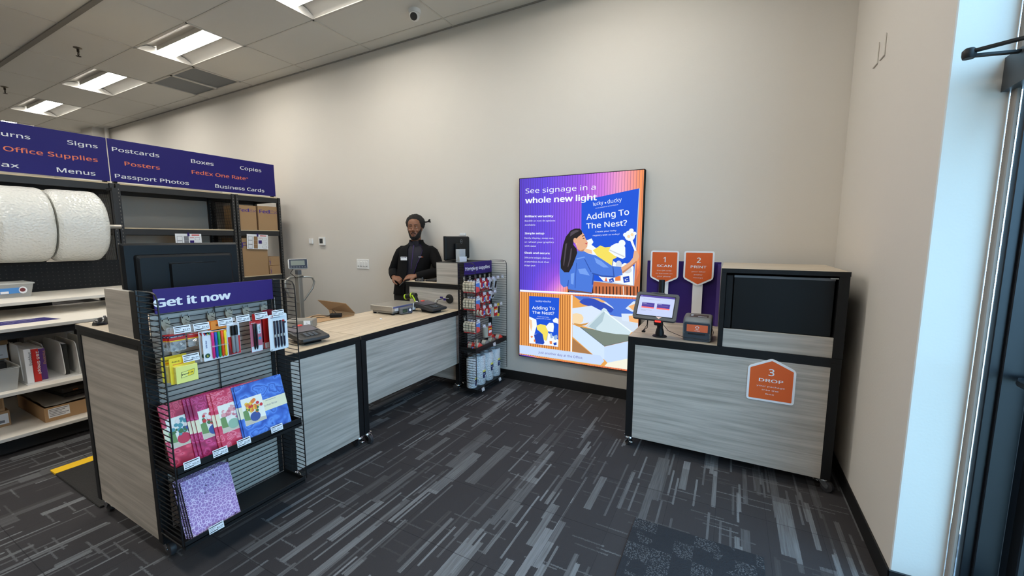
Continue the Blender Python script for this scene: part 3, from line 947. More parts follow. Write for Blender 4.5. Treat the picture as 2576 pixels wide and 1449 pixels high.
t = thing('marker_pack', 'black permanent marker pack on a red and white card beside the highlighters', 'marker pens', (-2.16, 1.1, .97), 'marker and pencil packs on the pen rack')
f = MB(); x = -2.158
card(f, x, 1.078, 1.136, .968, 1.135, PAPER); strip(f, x + .0006, 1.079, 1.135, .97, 1.06, REDC)
f.add([(x + .0008, 1.079, .97), (x + .0008, 1.094, .97), (x + .0008, 1.079, 1.04)], [(0, 1, 2)], mat('dark_red_shape', (120, 20, 30), .5))
card(f, x, 1.095, 1.12, 1.13, 1.152, PAPER)
part('card', f, t)
for y in (1.099, 1.115):
    f = MB(); pen(f, x + .008, y, .976, 1.115, mat('grey_marker_barrel', (150, 152, 156), .4), .0075, BLACK, .4); part('marker', f, t)
t = thing('pencil_pack', 'mechanical pencil pack on a pink card between the markers and the pens', 'mechanical pencils', (-2.17, 1.22, .95), 'marker and pencil packs on the pen rack')
f = MB(); x = -2.172; PINKC = mat('dusty_pink_card', (206, 110, 128), .5)
card(f, x, 1.194, 1.254, .951, 1.117, PINKC); strip(f, x + .0006, 1.196, 1.252, .953, .982, PAPER); strip(f, x + .0006, 1.196, 1.252, 1.1, 1.115, REDC)
f.text('Sharpie', (x + .001, 1.2, 1.103), Y1, Z1, .007, PAPER, bold=.03)
strip(f, x + .0006, 1.232, 1.248, 1.045, 1.095, PAPER); f.text('S-GEL', (x + .001, 1.244, 1.05), Z1, (0, -1, 0), .008, INK, width=.04, bold=.03)
f.prism([(math.cos(a * PI / 8) * .008, math.sin(a * PI / 8) * .008) for a in range(16)], (x + .001, 1.241, 1.02), Y1, Z1, 0, mat('teal_dot', (70, 150, 180), .4))
card(f, x, 1.21, 1.245, 1.112, 1.152, REDC)
part('card', f, t)
for y in (1.211, 1.223):
    f = MB(); pen(f, x + .006, y, .965, 1.102, mat('black_gel_barrel', (26, 26, 32), .3), .0045, DKGREY, .3, .014); part('pen', f, t)
DKRED = mat('dark_red_card', (128, 24, 44), .45)
for k, (x, dy) in enumerate(((-2.165, -.012), (-2.185, -.026), (-2.205, -.04), (-2.225, -.05))):
    f = MB(); card(f, x, 1.276 + dy + .02, 1.362 + dy, .952, 1.13, DKRED if k % 2 == 0 else REDC); card(f, x, 1.295, 1.34, 1.125, 1.155, DKRED)
    strip(f, x + .0006, 1.3 + dy, 1.36 + dy, .955, .985, PAPER)
    solo('pen_card', f, ('dark red pen card directly behind the white pack of four pens', 'bright red pen card second behind the white pack of four pens', 'dark red pen card third behind the white pack of four pens', 'bright red pen card deepest on the hook of the pen packs')[k], 'pens', group='pen cards behind the white pack')
t = thing('pen_pack', 'white blister pack of four dark gel pens at the end of the pen rack', 'pens', (-2.13, 1.32, .945))
f = MB(); x = -2.132
card(f, x, 1.268, 1.37, .944, 1.14, PAPER, .002, .01); card(f, x, 1.29, 1.35, 1.13, 1.158, PAPER)
f.text('uni', (x + .001, 1.272, .949), Y1, Z1, .007, INK, bold=.05); strip(f, x + .0006, 1.28, 1.345, 1.128, 1.131, REDC); strip(f, x + .0006, 1.28, 1.33, 1.121, 1.124, INKG)
f.prism([(math.cos(a * PI / 8) * .006, math.sin(a * PI / 8) * .006) for a in range(16)], (x + .001, 1.357, 1.09), Y1, Z1, 0, INK)
part('card', f, t)
for k in range(4):
    f = MB(); y = 1.296 + .0165 * k
    pen(f, x + .006, y, .958, 1.1, mat('navy_gel_barrel', (34, 36, 56), .25), .005, mat('navy_gel_barrel') if k < 3 else REDC, .08, .016)
    f.lathe([(.0056, .06), (.0056, .075)], (x + .006, y, .958), CHROME, Z1, 10)
    part('pen', f, t)
NOTE = mat('pale_yellow_note_paper', (243, 238, 134), .7)
def notes(label, x, dy, dz):
    t = thing('sticky_note_pack', label, 'sticky notes', (x, .87 + dy, .9 + dz), 'sticky note packs on the pen rack')
    f = MB(); y0, y1, z0, z1 = .829 + dy, .926 + dy, .9 + dz, 1.018 + dz
    card(f, x, y0, y1, z0, z1, YELC)
    f.text('Post-it', (x + .001, y0 + .01, z1 - .02), Y1, Z1, .009, INK, bold=.03); strip(f, x + .0006, y0 + .012, y1 - .02, z1 - .032, z1 - .028, ORC)
    part('card', f, t)
    f = MB(); f.box(x + .0005, y0 + .012, z0 + .003, x + .022, y1 - .001, z0 + .079, NOTE, .001)
    xx = x + .0226
    f.add([(xx, y0 + .03, z0 + .026), (xx, y0 + .079, z0 + .032), (xx, y0 + .083, z0 + .058), (xx, y0 + .031, z0 + .052)], [(0, 1, 2, 3)], INK)
    f.add([(xx + .0003, y0 + .0315, z0 + .0275), (xx + .0003, y0 + .0778, z0 + .0332), (xx + .0003, y0 + .0815, z0 + .0565), (xx + .0003, y0 + .0325, z0 + .0508)], [(0, 1, 2, 3)], NOTE)
    f.add([(xx + .0005, y0 + .055, z0 + .0305), (xx + .0005, y0 + .0778, z0 + .0332), (xx + .0005, y0 + .0815, z0 + .0565), (xx + .0005, y0 + .057, z0 + .0535)], [(0, 1, 2, 3)], YELC)
    f.text('Post-it', (xx + .0008, y0 + .034, z0 + .0375), Vector((0, 1, .11)), Vector((0, -.11, 1)), .0085, INK, width=.042, bold=.05)
    part('note_pads', f, t)
    return t
notes('yellow sticky note pack hanging in front, its pale pad facing out', -2.142, 0, 0)
notes('yellow sticky note pack hanging behind the front one', -2.185, -.012, .002)

# stationery folders leaning in the middle tray
def floral(name, base, petal, dark, scale=26.0):
    m = mat(name, rough=.5); g = NT(m); o, x, y, z = g.coord()
    v = g.node('ShaderNodeTexVoronoi', feature='F1'); v.inputs['Scale'].default_value = scale
    w = g.node('ShaderNodeMix', data_type='VECTOR'); w.inputs[0].default_value = .09
    nz = g.node('ShaderNodeTexNoise'); nz.inputs['Scale'].default_value = 14
    g.t.links.new(o, w.inputs[4]); g.t.links.new(nz.outputs['Color'], w.inputs[5]); g.t.links.new(o, nz.inputs['Vector'])
    g.t.links.new(w.outputs[1], v.inputs['Vector'])
    c = g.ramp(v.outputs['Distance'], [(0.0, dark), (.06, petal), (.14, base), (.2, petal), (.3, base), (.36, dark), (.42, petal), (.55, base), (.75, dark)])
    g.put(g.bsdf().inputs['Base Color'], c)
    return m
FR = floral('red_floral_cover', (206, 40, 76), (232, 92, 116), (176, 24, 62))
FM = floral('magenta_floral_cover', (186, 30, 96), (214, 74, 136), (150, 18, 76))
FP = floral('pink_floral_cover', (222, 66, 98), (240, 138, 158), (204, 46, 84), 34)
FB = floral('blue_rose_cover', (66, 112, 204), (96, 146, 226), (46, 84, 176), 16)
CREAM = mat('cream_belly_band', (236, 230, 196), .6)
def disc(f, o, u, v, r, m, n=10, sx=1.0):
    f.add([Vector(o) + u * math.cos(2 * PI * k / n) * r * sx + v * math.sin(2 * PI * k / n) * r for k in range(n)], [tuple(range(n))], m)
def folder(label, yl, xb, cover, vase, blooms, w=.246, name_text=None, seed=1):
    t = thing('stationery_folder', label, 'stationery folder', (xb, yl + w / 2, .507), 'floral stationery folders in the rack tray')
    a = math.atan2(.082, .29)
    M = Matrix.Translation((xb, yl, .509)) @ Matrix.Rotation(-a, 4, 'Y')
    R = M.to_3x3(); u, v, n = R @ Y1, R @ Z1, R @ X1
    H = .292
    f = MB(); f.M = M; f.box(-.006, 0, 0, 0, w, H, cover, .0012); f.M = None
    part('cover', f, t)
    P = lambda y, z, l=.0006: M @ Vector((l, y, z))
    f = MB(); f.add([P(0, .125), P(w, .125), P(w, .185), P(0, .185)], [(0, 1, 2, 3)], CREAM)
    if name_text:
        f.text(name_text, P(.118, .148, .001), u, v, .014, INKG, width=.075); 
        f.add([P(.135, .175, .001), P(.19, .175, .001), P(.19, .177, .001), P(.135, .177, .001)], [(0, 1, 2, 3)], INKG)
    part('belly_band', f, t)
    f = MB(); f.add([P(.016, .085, .0012), P(.122, .085, .0012), P(.122, .222, .0012), P(.016, .222, .0012)], [(0, 1, 2, 3)], mat('picture_paper', (240, 238, 226), .6))
    f.add([P(.017, .086, .0014), P(.121, .086, .0014), P(.121, .102, .0014), P(.017, .118, .0014)], [(0, 1, 2, 3)], mat('painted_ground', (206, 196, 176), .6))
    rnd = random.Random(seed)
    f.add([P(.017, .112, .0015), P(.045, .108, .0015), P(.04, .165, .0015), P(.017, .16, .0015)], [(0, 1, 2, 3)], mat('painted_leaf_green', (112, 146, 88), .6))
    n_ = 14
    f.add([P(.07 + .026 * math.cos(2 * PI * k / n_), .118 + .024 * math.sin(2 * PI * k / n_), .002) for k in range(n_)], [tuple(range(n_))], vase)
    for k in range(34):
        aa, rr = rnd.uniform(0, 2 * PI), rnd.uniform(0, 1) ** .5
        disc(f, P(.069 + .042 * rr * math.cos(aa), .172 + .034 * rr * math.sin(aa), .0022 + k * .00004), u, v, rnd.uniform(.005, .0105), blooms[k % len(blooms)])
    part('picture_label', f, t)
    return t
bl = lambda n, c: mat('painted_' + n, c, .6)
BRED, BYEL, BORG, BPNK, BWHT, BGRN, BTEAL, BBLU = bl('red', (206, 50, 56)), bl('yellow', (244, 196, 66)), bl('orange', (236, 132, 56)), bl('pink', (226, 160, 164)), bl('white', (240, 226, 220)), bl('green', (70, 112, 64)), bl('teal', (84, 150, 160)), bl('blue', (60, 84, 150))
folder('red floral folder at the near end of the tray with a teal bouquet label', .808, -2.165, FR, bl('crimson', (200, 50, 80)), (BTEAL, BGRN, BBLU, BTEAL, BWHT), seed=3)
folder('magenta folder right beside the red one, third from the front of its trio', .900, -2.157, FM, BBLU, (BPNK, BRED, BGRN, BWHT), seed=4)
folder('magenta folder in the middle of the trio of magenta spines', .912, -2.149, FM, BBLU, (BPNK, BRED, BGRN, BWHT), seed=5)
folder('magenta folder in front of its trio with pink peonies in a blue vase', .925, -2.141, FM, BBLU, (BPNK, BRED, BGRN, BWHT), seed=6)
folder('pink blossom folder behind the pink one with the green bowl label', .990, -2.133, FP, bl('celadon', (150, 184, 160)), (BPNK, BWHT, BPNK), seed=7)
folder('pink blossom folder with a green bowl of pale blossoms next to the blue folder', 1.003, -2.125, FP, bl('celadon', (150, 184, 160)), (BPNK, BWHT, BPNK, bl('rose', (206, 120, 132))), seed=8)
folder('blue rose folder hidden behind the front blue one', 1.094, -2.117, FB, BBLU, (BRED, BYEL), seed=9)
folder('blue rose folder at the front with orange roses and a cream name band', 1.101, -2.109, FB, BBLU, (BYEL, BORG, BRED, BYEL, BORG, BGRN), name_text='Sorbet Rose', seed=10)

# purple spiral notebooks on the base tray
m = mat('purple_petal_cover', rough=.5); g = NT(m); o, x, y, z = g.coord()
v1 = g.node('ShaderNodeTexVoronoi', feature='DISTANCE_TO_EDGE'); v1.inputs['Scale'].default_value = 74
v2 = g.node('ShaderNodeTexVoronoi', feature='F1'); v2.inputs['Scale'].default_value = 26
g.t.links.new(o, v1.inputs['Vector']); g.t.links.new(o, v2.inputs['Vector'])
c1 = g.ramp(v1.outputs['Distance'], [(0.0, (226, 204, 230)), (.05, (220, 196, 226)), (.09, (160, 122, 182)), (1, (150, 112, 174))])
dot = g.math('LESS_THAN', v2.outputs['Distance'], .10)
g.put(g.bsdf().inputs['Base Color'], g.mix(dot, c1, (.03, .015, .06, 1)))
PETAL = m
for k, l in enumerate(('purple petal spiral notebook at the very front of the base tray', 'purple spiral notebook second from the front of the base tray', 'purple spiral notebook third from the front of the base tray', 'purple spiral notebook at the very back of its pile')):
    xb, yl = -2.112 - .012 * k, .838 - .005 * k
    t = thing('spiral_notebook', l, 'notebook', (xb, yl + .1, .162), 'purple spiral notebooks on the base tray')
    M = Matrix.Translation((xb, yl, .1625)) @ Matrix.Rotation(-math.atan2(.085, .27), 4, 'Y')
    f = MB(); f.M = M; f.box(-.0015, .004, 0, 0, .212, .268, PETAL, .0008); part('front_cover', f, t)
    f = MB(); f.M = M; f.box(-.0085, .008, .003, -.002, .210, .266, PAPER); part('pages', f, t)
    f = MB(); f.M = M; f.box(-.0105, .004, 0, -.009, .212, .268, BLACK); part('back_cover', f, t)
    f = MB(); f.M = M
    for j in range(30 if k < 2 else 16):
        zc = .012 + .246 * j / (29 if k < 2 else 15)
        f.tube([(-.0055 + .0075 * math.cos(q * PI / 4), .006 + .0065 * math.sin(q * PI / 4), zc) for q in range(8)], .0007, BLACK, 4, False, True)
    part('spiral_binding', f, t)

# ------------------------------------------------------------------ packing tape rack at the far counter
rb = rack('tape_display_rack', 3.205, 3.812, .15, 'black wire display rack headed Hanging supplies, hung with tape dispensers')
f = MB(); f.box(-2.286, 3.29, 1.186, -2.28, 3.845 - .042, 1.31, PURPLE, .001)
f.text('Hanging supplies', (-2.2794, 3.304, 1.232), Y1, Z1, .046, SIGNW, width=.455, bold=.06, font='noto', cap=.714)
part('header_sign', f, rb, 'purple header board with white words Hanging supplies')
tb = rack_tray(rb, 'bin_tray', 3.213, 3.804, .47, .03)
o = price_tag(rb, 3.545, .465, RXF + .004, '4.99', .05, .034); o.parent = tb
bb = rack_tray(rb, 'base_tray', 3.213, 3.80, .085, .0)
for y in (3.32, 3.655):
    o = price_tag(rb, y, .06, RXF + .004, '8.99', .046, .034); o.parent = bb
HB = 'peg hooks with price tags on the tape rack'
HK = [(3.300, 1.151, 'top row first'), (3.40, 1.151, 'top row second'), (3.50, 1.151, 'top row third'), (3.588, 1.151, 'top row fourth'), (3.68, 1.151, 'top row fifth'), (3.775, 1.15, 'top row sixth'),
      (3.300, .985, 'second row first'), (3.415, 1.01, 'second row second'), (3.52, 1.01, 'second row third'), (3.62, 1.01, 'second row fourth'),
      (3.410, .877, 'third row first'), (3.525, .873, 'third row second'), (3.628, .866, 'third row third'), (3.745, .866, 'third row fourth'),
      (3.300, .757, 'bottom row first'), (3.405, .685, 'bottom row second'), (3.51, .684, 'bottom row third')]
for y, z, w in HK:
    peg_hook(y, z, y - .013, z - .004, w + ' peg hook of the tape rack, counted from the desk side', '4.99', HB, .17, True)
TAPEW = mat('cream_tape_roll', (226, 214, 190), .4); TAPEC = mat('clear_tape_face', (190, 186, 172), .3)
def tape_dispenser(x, y, z, label=None, src=None, group='red tape dispensers on the tape rack', rz=0.0):
    """red hand dispenser with its roll facing +x, hung from z"""
    if src:
        return dup(src, (x, y, z), label, rz)
    t = thing('tape_dispenser', label, 'tape dispenser', (x, y, z), group)
    f = MB()
    f.lathe([(.019, -.009), (.031, -.009), (.031, .009), (.019, .009), (.019, -.009)], (x, y - .004, z - .06), TAPEW, X1, 20, False); part('tape_roll', f, t)
    f = MB()
    pts = [(-.012, -.018), (.03, -.03), (.036, -.06), (.028, -.1), (.036, -.112), (.012, -.112), (.018, -.082), (.008, -.048), (-.02, -.036)]
    f.prism(pts, (x + .0115, y, z), Y1, Z1, .003, RED); f.prism(pts, (x - .0085, y, z), Y1, Z1, .003, RED)
    f.lathe([(.019, -.0095), (.019, .0105), (.008, .0105)], (x, y - .004, z - .06), RED, X1, 16)
    part('dispenser_body', f, t)
    f = MB(); f.box(x + .012, y + .012, z - .085, x + .0128, y + .037, z - .04, mat('blue_label_card', (70, 112, 200), .5)); f.box(x + .0129, y + .014, z - .075, x + .0132, y + .03, z - .066, PAPER)
    f.box(x - .0004, y - .012, z - .03, x + .0004, y + .02, z + .004, mat('hang_tab_red', (190, 30, 44), .5)); part('hang_card', f, t)
    return t
src = None
for y, zs in ((3.40, (1.143, 1.003 - .001)), (3.50, (1.143, 1.002))):
    for r_, z in enumerate(zs):
        yy = y if r_ == 0 else y + .017
        for d in range(3):
            l = 'red tape dispenser, %s on the %s hook of the %s row' % (('foremost', 'middle', 'rearmost')[d], 'second' if y < 3.45 else 'third', ('top', 'second')[r_])
            o = tape_dispenser(-2.155 - .035 * d, yy - .008, z, l, src)
            src = src or o
for y, n_ in ((3.41, 'first'), (3.525, 'second')):
    for d in range(3):
        tape_dispenser(-2.155 - .035 * d, y - .008, .869 if y < 3.5 else .865, 'red tape dispenser, %s on the %s hook of the third row' % (('foremost', 'middle', 'rearmost')[d], n_), src)
# twin packs of tape hung on the hooks next to the near wire side
src2 = None
for r_, z in enumerate((1.143, .977, .749)):
    for d in range(4):
        x = -2.15 - .034 * d
        l = 'coral and blue tape twin pack, %s on the %s hook nearest the desk' % (('foremost', 'second', 'third', 'rearmost')[d], ('upper', 'middle', 'lower')[r_])
        if src2:
            dup(src2, (x, 3.292, z), l)
            continue
        t = src2 = thing('tape_twin_pack', l, 'packing tape', (x, 3.292, z), 'tape twin packs on the tape rack')
        for s in (0, 1):
            f = MB(); f.lathe([(.02, -.012), (.036, -.012), (.036, .012), (.02, .012), (.02, -.012)], (x, 3.278 - .012, z - .045 - .038 * s), TAPEW, X1, 18, False); part('tape_roll', f, t)
        f = MB(); card(f, x + .0145, 3.268, 3.335, z - .11, z - .01, mat('blue_tape_card', (84, 138, 214), .5))
        f.add([(x + .0152, 3.268, z - .11), (x + .0152, 3.335, z - .11), (x + .0152, 3.325, z - .07), (x + .0152, 3.268, z - .055)], [(0, 1, 2, 3)], CORAL)
        f.add([(x + .0152, 3.268, z - .03), (x + .0152, 3.335, z - .025), (x + .0152, 3.335, z - .012), (x + .0152, 3.268, z - .012)], [(0, 1, 2, 3)], PAPER)
        card(f, x + .0145, 3.28, 3.31, z - .02, z + .004, PAPER)
        part('backing_card', f, t)
        f = MB(); f.box(x - .012, 3.24, z - .122, x + .012, 3.32, z - .108, RED, .003); part('cutter_bar', f, t)
def box_cutter(y, z, ztop, label):
    t = thing('box_cutter_pack', label, 'box cutter', (-2.16, y, z), 'box cutter packs on the tape rack')
    f = MB(); card(f, -2.162, y - .03, y + .03, z, ztop, mat('pale_grey_card', (200, 204, 206), .5)); part('card', f, t)
    f = MB(); f.bar((-2.155, y - .01, z + .015), (-2.155, y + .012, ztop - .045), .016, .008, BLACK, X1); f.bar((-2.155, y - .013, z + .008), (-2.155, y - .008, z + .03), .01, .002, STEEL, X1); part('knife', f, t)
box_cutter(3.583, 1.03, 1.149, 'grey box cutter card on the fourth top hook of the tape rack')
box_cutter(3.673, 1.02, 1.149, 'grey box cutter card on the fifth top hook of the tape rack')
box_cutter(3.612, .93, 1.007, 'short grey cutter card on the second row of the tape rack')
def tape_can(y, z0, z1, label):
    t = thing('packing_tape_pack', label, 'packing tape', (-2.165, y, z0), 'upright red packing tape packs on the tape rack')
    f = MB(); f.lathe([(.034, 0), (.036, .004), (.036, z1 - z0 - .034), (.03, z1 - z0 - .03)], (-2.168, y - .012, z0), TAPEC, Z1, 20); part('tape_roll', f, t)
    f = MB(); card(f, -2.127, y - .03, y + .036, z0 + .012, z1 - .02, RED); strip(f, -2.1263, y - .028, y + .034, z1 - .055, z1 - .045, YELC); strip(f, -2.1263, y - .022, y + .03, z0 + .045, z0 + .07, PAPER)
    card(f, -2.127, y - .015, y + .015, z1 - .024, z1, RED)
    part('red_card', f, t)
tape_can(3.625, .735, .864, 'upright packing tape with red and yellow card on the third row of the tape rack')
tape_can(3.508, .545, .682, 'upright packing tape with red card hanging just above the bin tray')
t = thing('carton_sealer_pack', 'long narrow pack with yellow ends hanging near the far wire side', 'knife pack', (-2.16, 3.735, .72))
f = MB(); card(f, -2.16, 3.712, 3.758, .72, .866, mat('pale_card', (210, 206, 190), .5)); strip(f, -2.1594, 3.713, 3.757, .722, .752, YELC); strip(f, -2.1594, 3.713, 3.757, .835, .862, YELC); part('card', f, t)
f = MB(); f.bar((-2.153, 3.735, .757), (-2.153, 3.737, .828), .014, .01, BLACK, X1); part('knife', f, t)
# hand tape dispensers lying in the bin tray
def tape_gun(y, x, label, colr):
    t = thing('bin_tape_dispenser', label, 'tape dispenser', (x, y, .472), 'tape dispensers lying in the bin tray')
    f = MB(); f.lathe([(.018, -.02), (.03, -.02), (.03, .02), (.018, .02), (.018, -.02)], (x, y, .503), TAPEC, X1, 18, False); part('tape_roll', f, t)
    f = MB()
    for s in (-.022, .022):
        f.prism([(-.034, -.028), (.052, -.028), (.056, -.008), (.02, .02), (-.006, .036), (-.03, .01)], (x + s + .0015, y, .503), Y1, Z1, .003, colr)
    part('dispenser_body', f, t)
    f = MB(); f.box(x + .026, y - .03, .4735, x + .029, y + .052, .496, mat('blue_label_card')); f.box(x + .0291, y - .024, .48, x + .0295, y + .02, .488, PAPER); part('blue_label', f, t)
GUNC = mat('smoke_clear_plastic', (120, 116, 108), .2)
for y, x, l, c in ((3.29, -2.135, 'coral tape dispenser with blue label at the desk end of the bin tray', CORAL), (3.27, -2.2, 'coral tape dispenser behind the one at the desk end of the bin tray', CORAL),
                   (3.42, -2.135, 'smoky grey tape dispenser in the middle of the bin tray', GUNC), (3.4, -2.21, 'smoky grey tape dispenser behind the middle one of the bin tray', GUNC),
                   (3.54, -2.135, 'smoky grey tape dispenser next to the coral one at the wall end', GUNC), (3.69, -2.135, 'coral tape dispenser with blue label at the wall end of the bin tray', CORAL),
                   (3.67, -2.21, 'coral tape dispenser behind the one at the wall end of the bin tray', CORAL)):
    tape_gun(y, x, l, c)
# small bubble-wrap rolls standing on the base tray
m = mat('bubble_wrap', (206, 214, 220), .22, spec=.7); g = NT(m)
o, x, y, z = g.coord(); v = g.node('ShaderNodeTexVoronoi', feature='SMOOTH_F1'); v.inputs['Scale'].default_value = 85; g.t.links.new(o, v.inputs['Vector'])
g.bump(v.outputs['Distance'], .8, .012)
BUB = m
bsrc = None
for k, (y, ly, lz) in enumerate(((3.262, .02, .11), (3.385, .0, .155), (3.538, .012, .19), (3.685, .012, .20))):
    r = .052 if k == 0 else .07
    t = thing('bubble_wrap_roll', ('clear bubble wrap roll behind the near wire side of the tape rack', 'clear bubble wrap roll standing second from the desk in the tape rack, label low down', 'clear bubble wrap roll standing third from the desk in the tape rack', 'clear bubble wrap roll standing at the wall end of the tape rack')[k], 'bubble wrap', (-2.195, y, .086), 'bubble wrap rolls in the base of the tape rack')
    f = MB(); M = rot_at((-2.19, y, .0855), ry=-.12 * 0); f.M = M
    f.lathe([(.02, 0), (r - .006, 0), (r, .01), (r, .285), (r - .008, .297), (.03, .297), (.025, .27)], (0, 0, 0), BUB, Z1, 28)
    part('wrap', f, t)
    f = MB(); n_ = 8
    R0 = r + .0012
    def arc(z0, z1, mm, a0, a1):
        f.ring_loft([[(-2.19 + R0 * math.cos(a0 + (a1 - a0) * j / n_), y + R0 * math.sin(a0 + (a1 - a0) * j / n_), zz) for j in range(n_ + 1)] for zz in (z0, z1)], mm, False, False, True)
    arc(lz, lz + .06, mat('navy_wrap_label', (30, 38, 84), .5), -.35, .45)
    arc(lz + .061, lz + .08, mat('yellow_wrap_label', (226, 220, 96), .5), -.35, .45)
    R0 += .0006
    arc(lz + .006, lz + .026, PAPER, .05, .4); arc(lz + .036, lz + .05, mat('pale_blue_print', (150, 170, 210), .5), -.25, 0.0)
    part('label', f, t)

# ------------------------------------------------------------------ things on the kiosk
KZ = .8405
def slab(M, w, h, t_, r, f, m, lift=0.0, k=5):
    """rounded slab in M's local x-z plane, face towards local -y"""
    pts = rpoly([(-w / 2, -h / 2), (w / 2, -h / 2), (w / 2, h / 2), (-w / 2, h / 2)], r, k)
    R = M.to_3x3()
    f.prism(pts, M @ Vector((0, -lift, 0)), R @ X1, R @ Z1, t_, m)
t = thing('tablet_stand', 'grey-cased tablet on a black pole stand at the corner of the kiosk worktop', 'tablet stand', (-.425, 3.06, KZ))
f = MB(); f.lathe([(.05, 0), (.05, .004), (.046, .008), (.03, .01), (.03, .03), (.024, .055), (.0225, .06)], (-.425, 3.06, KZ), BLACK, Z1, 28); part('base', f, t)
f = MB(); f.cyl((-.425, 3.06, KZ + .05), (-.425, 3.06, 1.25), .0205, BLACK, 24); part('pole', f, t)
TL, TR, BR_, BL_ = Vector((-.573, 3.03, 1.155)), Vector((-.300, 3.03, 1.1485)), Vector((-.3204, 2.90, .9876)), Vector((-.5865, 2.90, .998))
ux = ((TR - TL) + (BR_ - BL_)).normalized(); uz = ((TL - BL_) + (TR - BR_)).normalized(); uz = (uz - ux * uz.dot(ux)).normalized()
uy = uz.cross(ux)
TM = Matrix((( ux.x, uy.x, uz.x, 0), (ux.y, uy.y, uz.y, 0), (ux.z, uy.z, uz.z, 0), (0, 0, 0, 1)))
TM.translation = (TL + TR + BR_ + BL_) / 4
CASE = mat('grey_rugged_case', (76, 76, 76), .6)
f = MB(); slab(TM, .286, .215, .022, .022, f, CASE, .004)
R3 = TM.to_3x3()
f.prism(rpoly([(-.05, .095), (.05, .095), (.045, .112), (-.045, .112)], .004), TM @ Vector((0, -.004, 0)), R3 @ X1, R3 @ Z1, .018, CASE)
o = part('tablet_case', f, t)
f = MB(); slab(TM, .246, .172, .001, .006, f, BLACKM, .0048)
def tq(f, x0, z0, x1, z1, m, l=.0066):
    f.add([TM @ Vector((x0, -l, z0)), TM @ Vector((x1, -l, z0)), TM @ Vector((x1, -l, z1)), TM @ Vector((x0, -l, z1))], [(0, 1, 2, 3)], m)
SCW = mat('lit_screen_white', (176, 178, 202), .3, emit=.35); SCP = mat('lit_screen_purple', (52, 30, 120), .3, emit=.5); SCR = mat('lit_screen_coral', (236, 92, 84), .3, emit=.5); SCT = mat('lit_screen_text', (120, 118, 140), .3, emit=.3)
tq(f, -.117, -.08, .117, .08, SCW, .0062); tq(f, -.117, .066, .117, .08, SCP)
f.text('FedEx', TM @ Vector((-.112, -.0068, .071)), R3 @ X1, R3 @ Z1, .005, SCW)
f.text('Self Service Shipping Made Easy', TM @ Vector((-.09, -.0068, .046)), R3 @ X1, R3 @ Z1, .0062, SCT, width=.115)
for x0 in (-.094, .008):
    tq(f, x0, -.024, x0 + .084, .02, SCP, .0064); tq(f, x0, -.024, x0 + .084, -.014, SCR); tq(f, x0 + .006, .012, x0 + .03, .0145, SCW); tq(f, x0 + .006, .002, x0 + .072, .0035, SCT)
tq(f, -.094, -.04, -.022, -.0385, SCT); tq(f, -.094, -.046, -.06, -.0445, SCT)
o2 = part('tablet_screen', f, t, 'lit white screen with two purple buttons'); o2.parent = o
f = MB()
f.prism([(.032, -.099), (.052, -.085), (.012, -.083)], TM @ Vector((0, -.0056, 0)), R3 @ X1, R3 @ Z1, 0, mat('scan_arrow_label', (240, 196, 180), .5))
tq(f, .005, -.104, .06, -.081, CASE, .0045)
f.M = TM; f.box(.004, 0, -.128, .056, .045, -.108, BLACK, .004); f.box(.012, -.004, -.124, .05, 0.0, -.112, mat('red_scan_window', (238, 40, 30), .3, emit=1.2)); f.M = None
o2 = part('barcode_reader', f, t); o2.parent = o
f = MB(); f.tube([TM @ Vector((0, .014, 0)), Vector((-.43, 3.0, 1.07)), Vector((-.425, 3.06, 1.07))], .02, BLACK, 10); part('tilt_arm', f, t)
f = MB()
f.tube([(-.5, 2.985, .985), (-.505, 3.0, .93), (-.53, 3.06, .89), (-.55, 3.09, .86), (-.535, 3.08, .875), (-.51, 3.04, .90), (-.5, 3.0, .96)], .0025, BLACK, 6); f.box(-.556, 3.08, .853, -.53, 3.1, .866, BLACK, .003)
part('hanging_cable', f, t)
f = MB()
f.tube([(-.4, 2.975, .955), (-.36, 3.0, .90), (-.3, 3.02, .874), (-.26, 2.995, .868), (-.2, 2.99, .868), (-.12, 2.992, .862), (-.083, 3.0, .87), (-.08, 3.1, .9), (-.09, 3.2, .9)], .002, BLACK, 6)
solo('scanner_cable', f, 'thin black cable running from the tablet stand across the label printer', 'cable', (-.3, 3.02, .86))
t = thing('label_printer', 'grey desktop label printer with an orange label on the kiosk worktop', 'label printer', (-.18, 3.1, KZ))
PRG = mat('printer_grey', (118, 118, 116), .5); PRN = mat('printer_slate', (50, 58, 68), .45)
def rrect(x0, x1, z0, z1, r, k=4):
    return rpoly([(x0, z0), (x1, z0), (x1, z1), (x0, z1)], r, k)
f = MB()
R = []
for y, x0, x1, z1 in ((3.03, -.268, -.094, .975), (3.045, -.271, -.091, .992), (3.07, -.272, -.09, 1.0), (3.2, -.272, -.09, 1.006), (3.235, -.268, -.094, .985)):
    R.append([(a, y, b_) for a, b_ in rrect(x0, x1, KZ, z1, .02)])
f.ring_loft(R, PRG, True, True, True); part('housing', f, t)
f = MB()
f.prism(rrect(-.262, -.1, .895, .968, .01), (0, 3.027, 0), X1, Z1, .01, PRN); f.prism(rrect(-.262, -.1, KZ + .002, .893, .008), (0, 3.022, 0), X1, Z1, .015, PRN); f.box(-.235, 3.016, .889, -.127, 3.03, .895, BLACKM)
part('front_cover', f, t)
f = MB()
f.prism(rrect(-.245, -.113, .905, .955, .002), (0, 3.0262, 0), X1, Z1, 0, mat('orange_label', (224, 104, 62), .5))
ar = [(-.006, 0), (.006, 0), (.006, .014), (.013, .014), (0, .026), (-.013, .014), (-.006, .014)]
WL = SIGNW
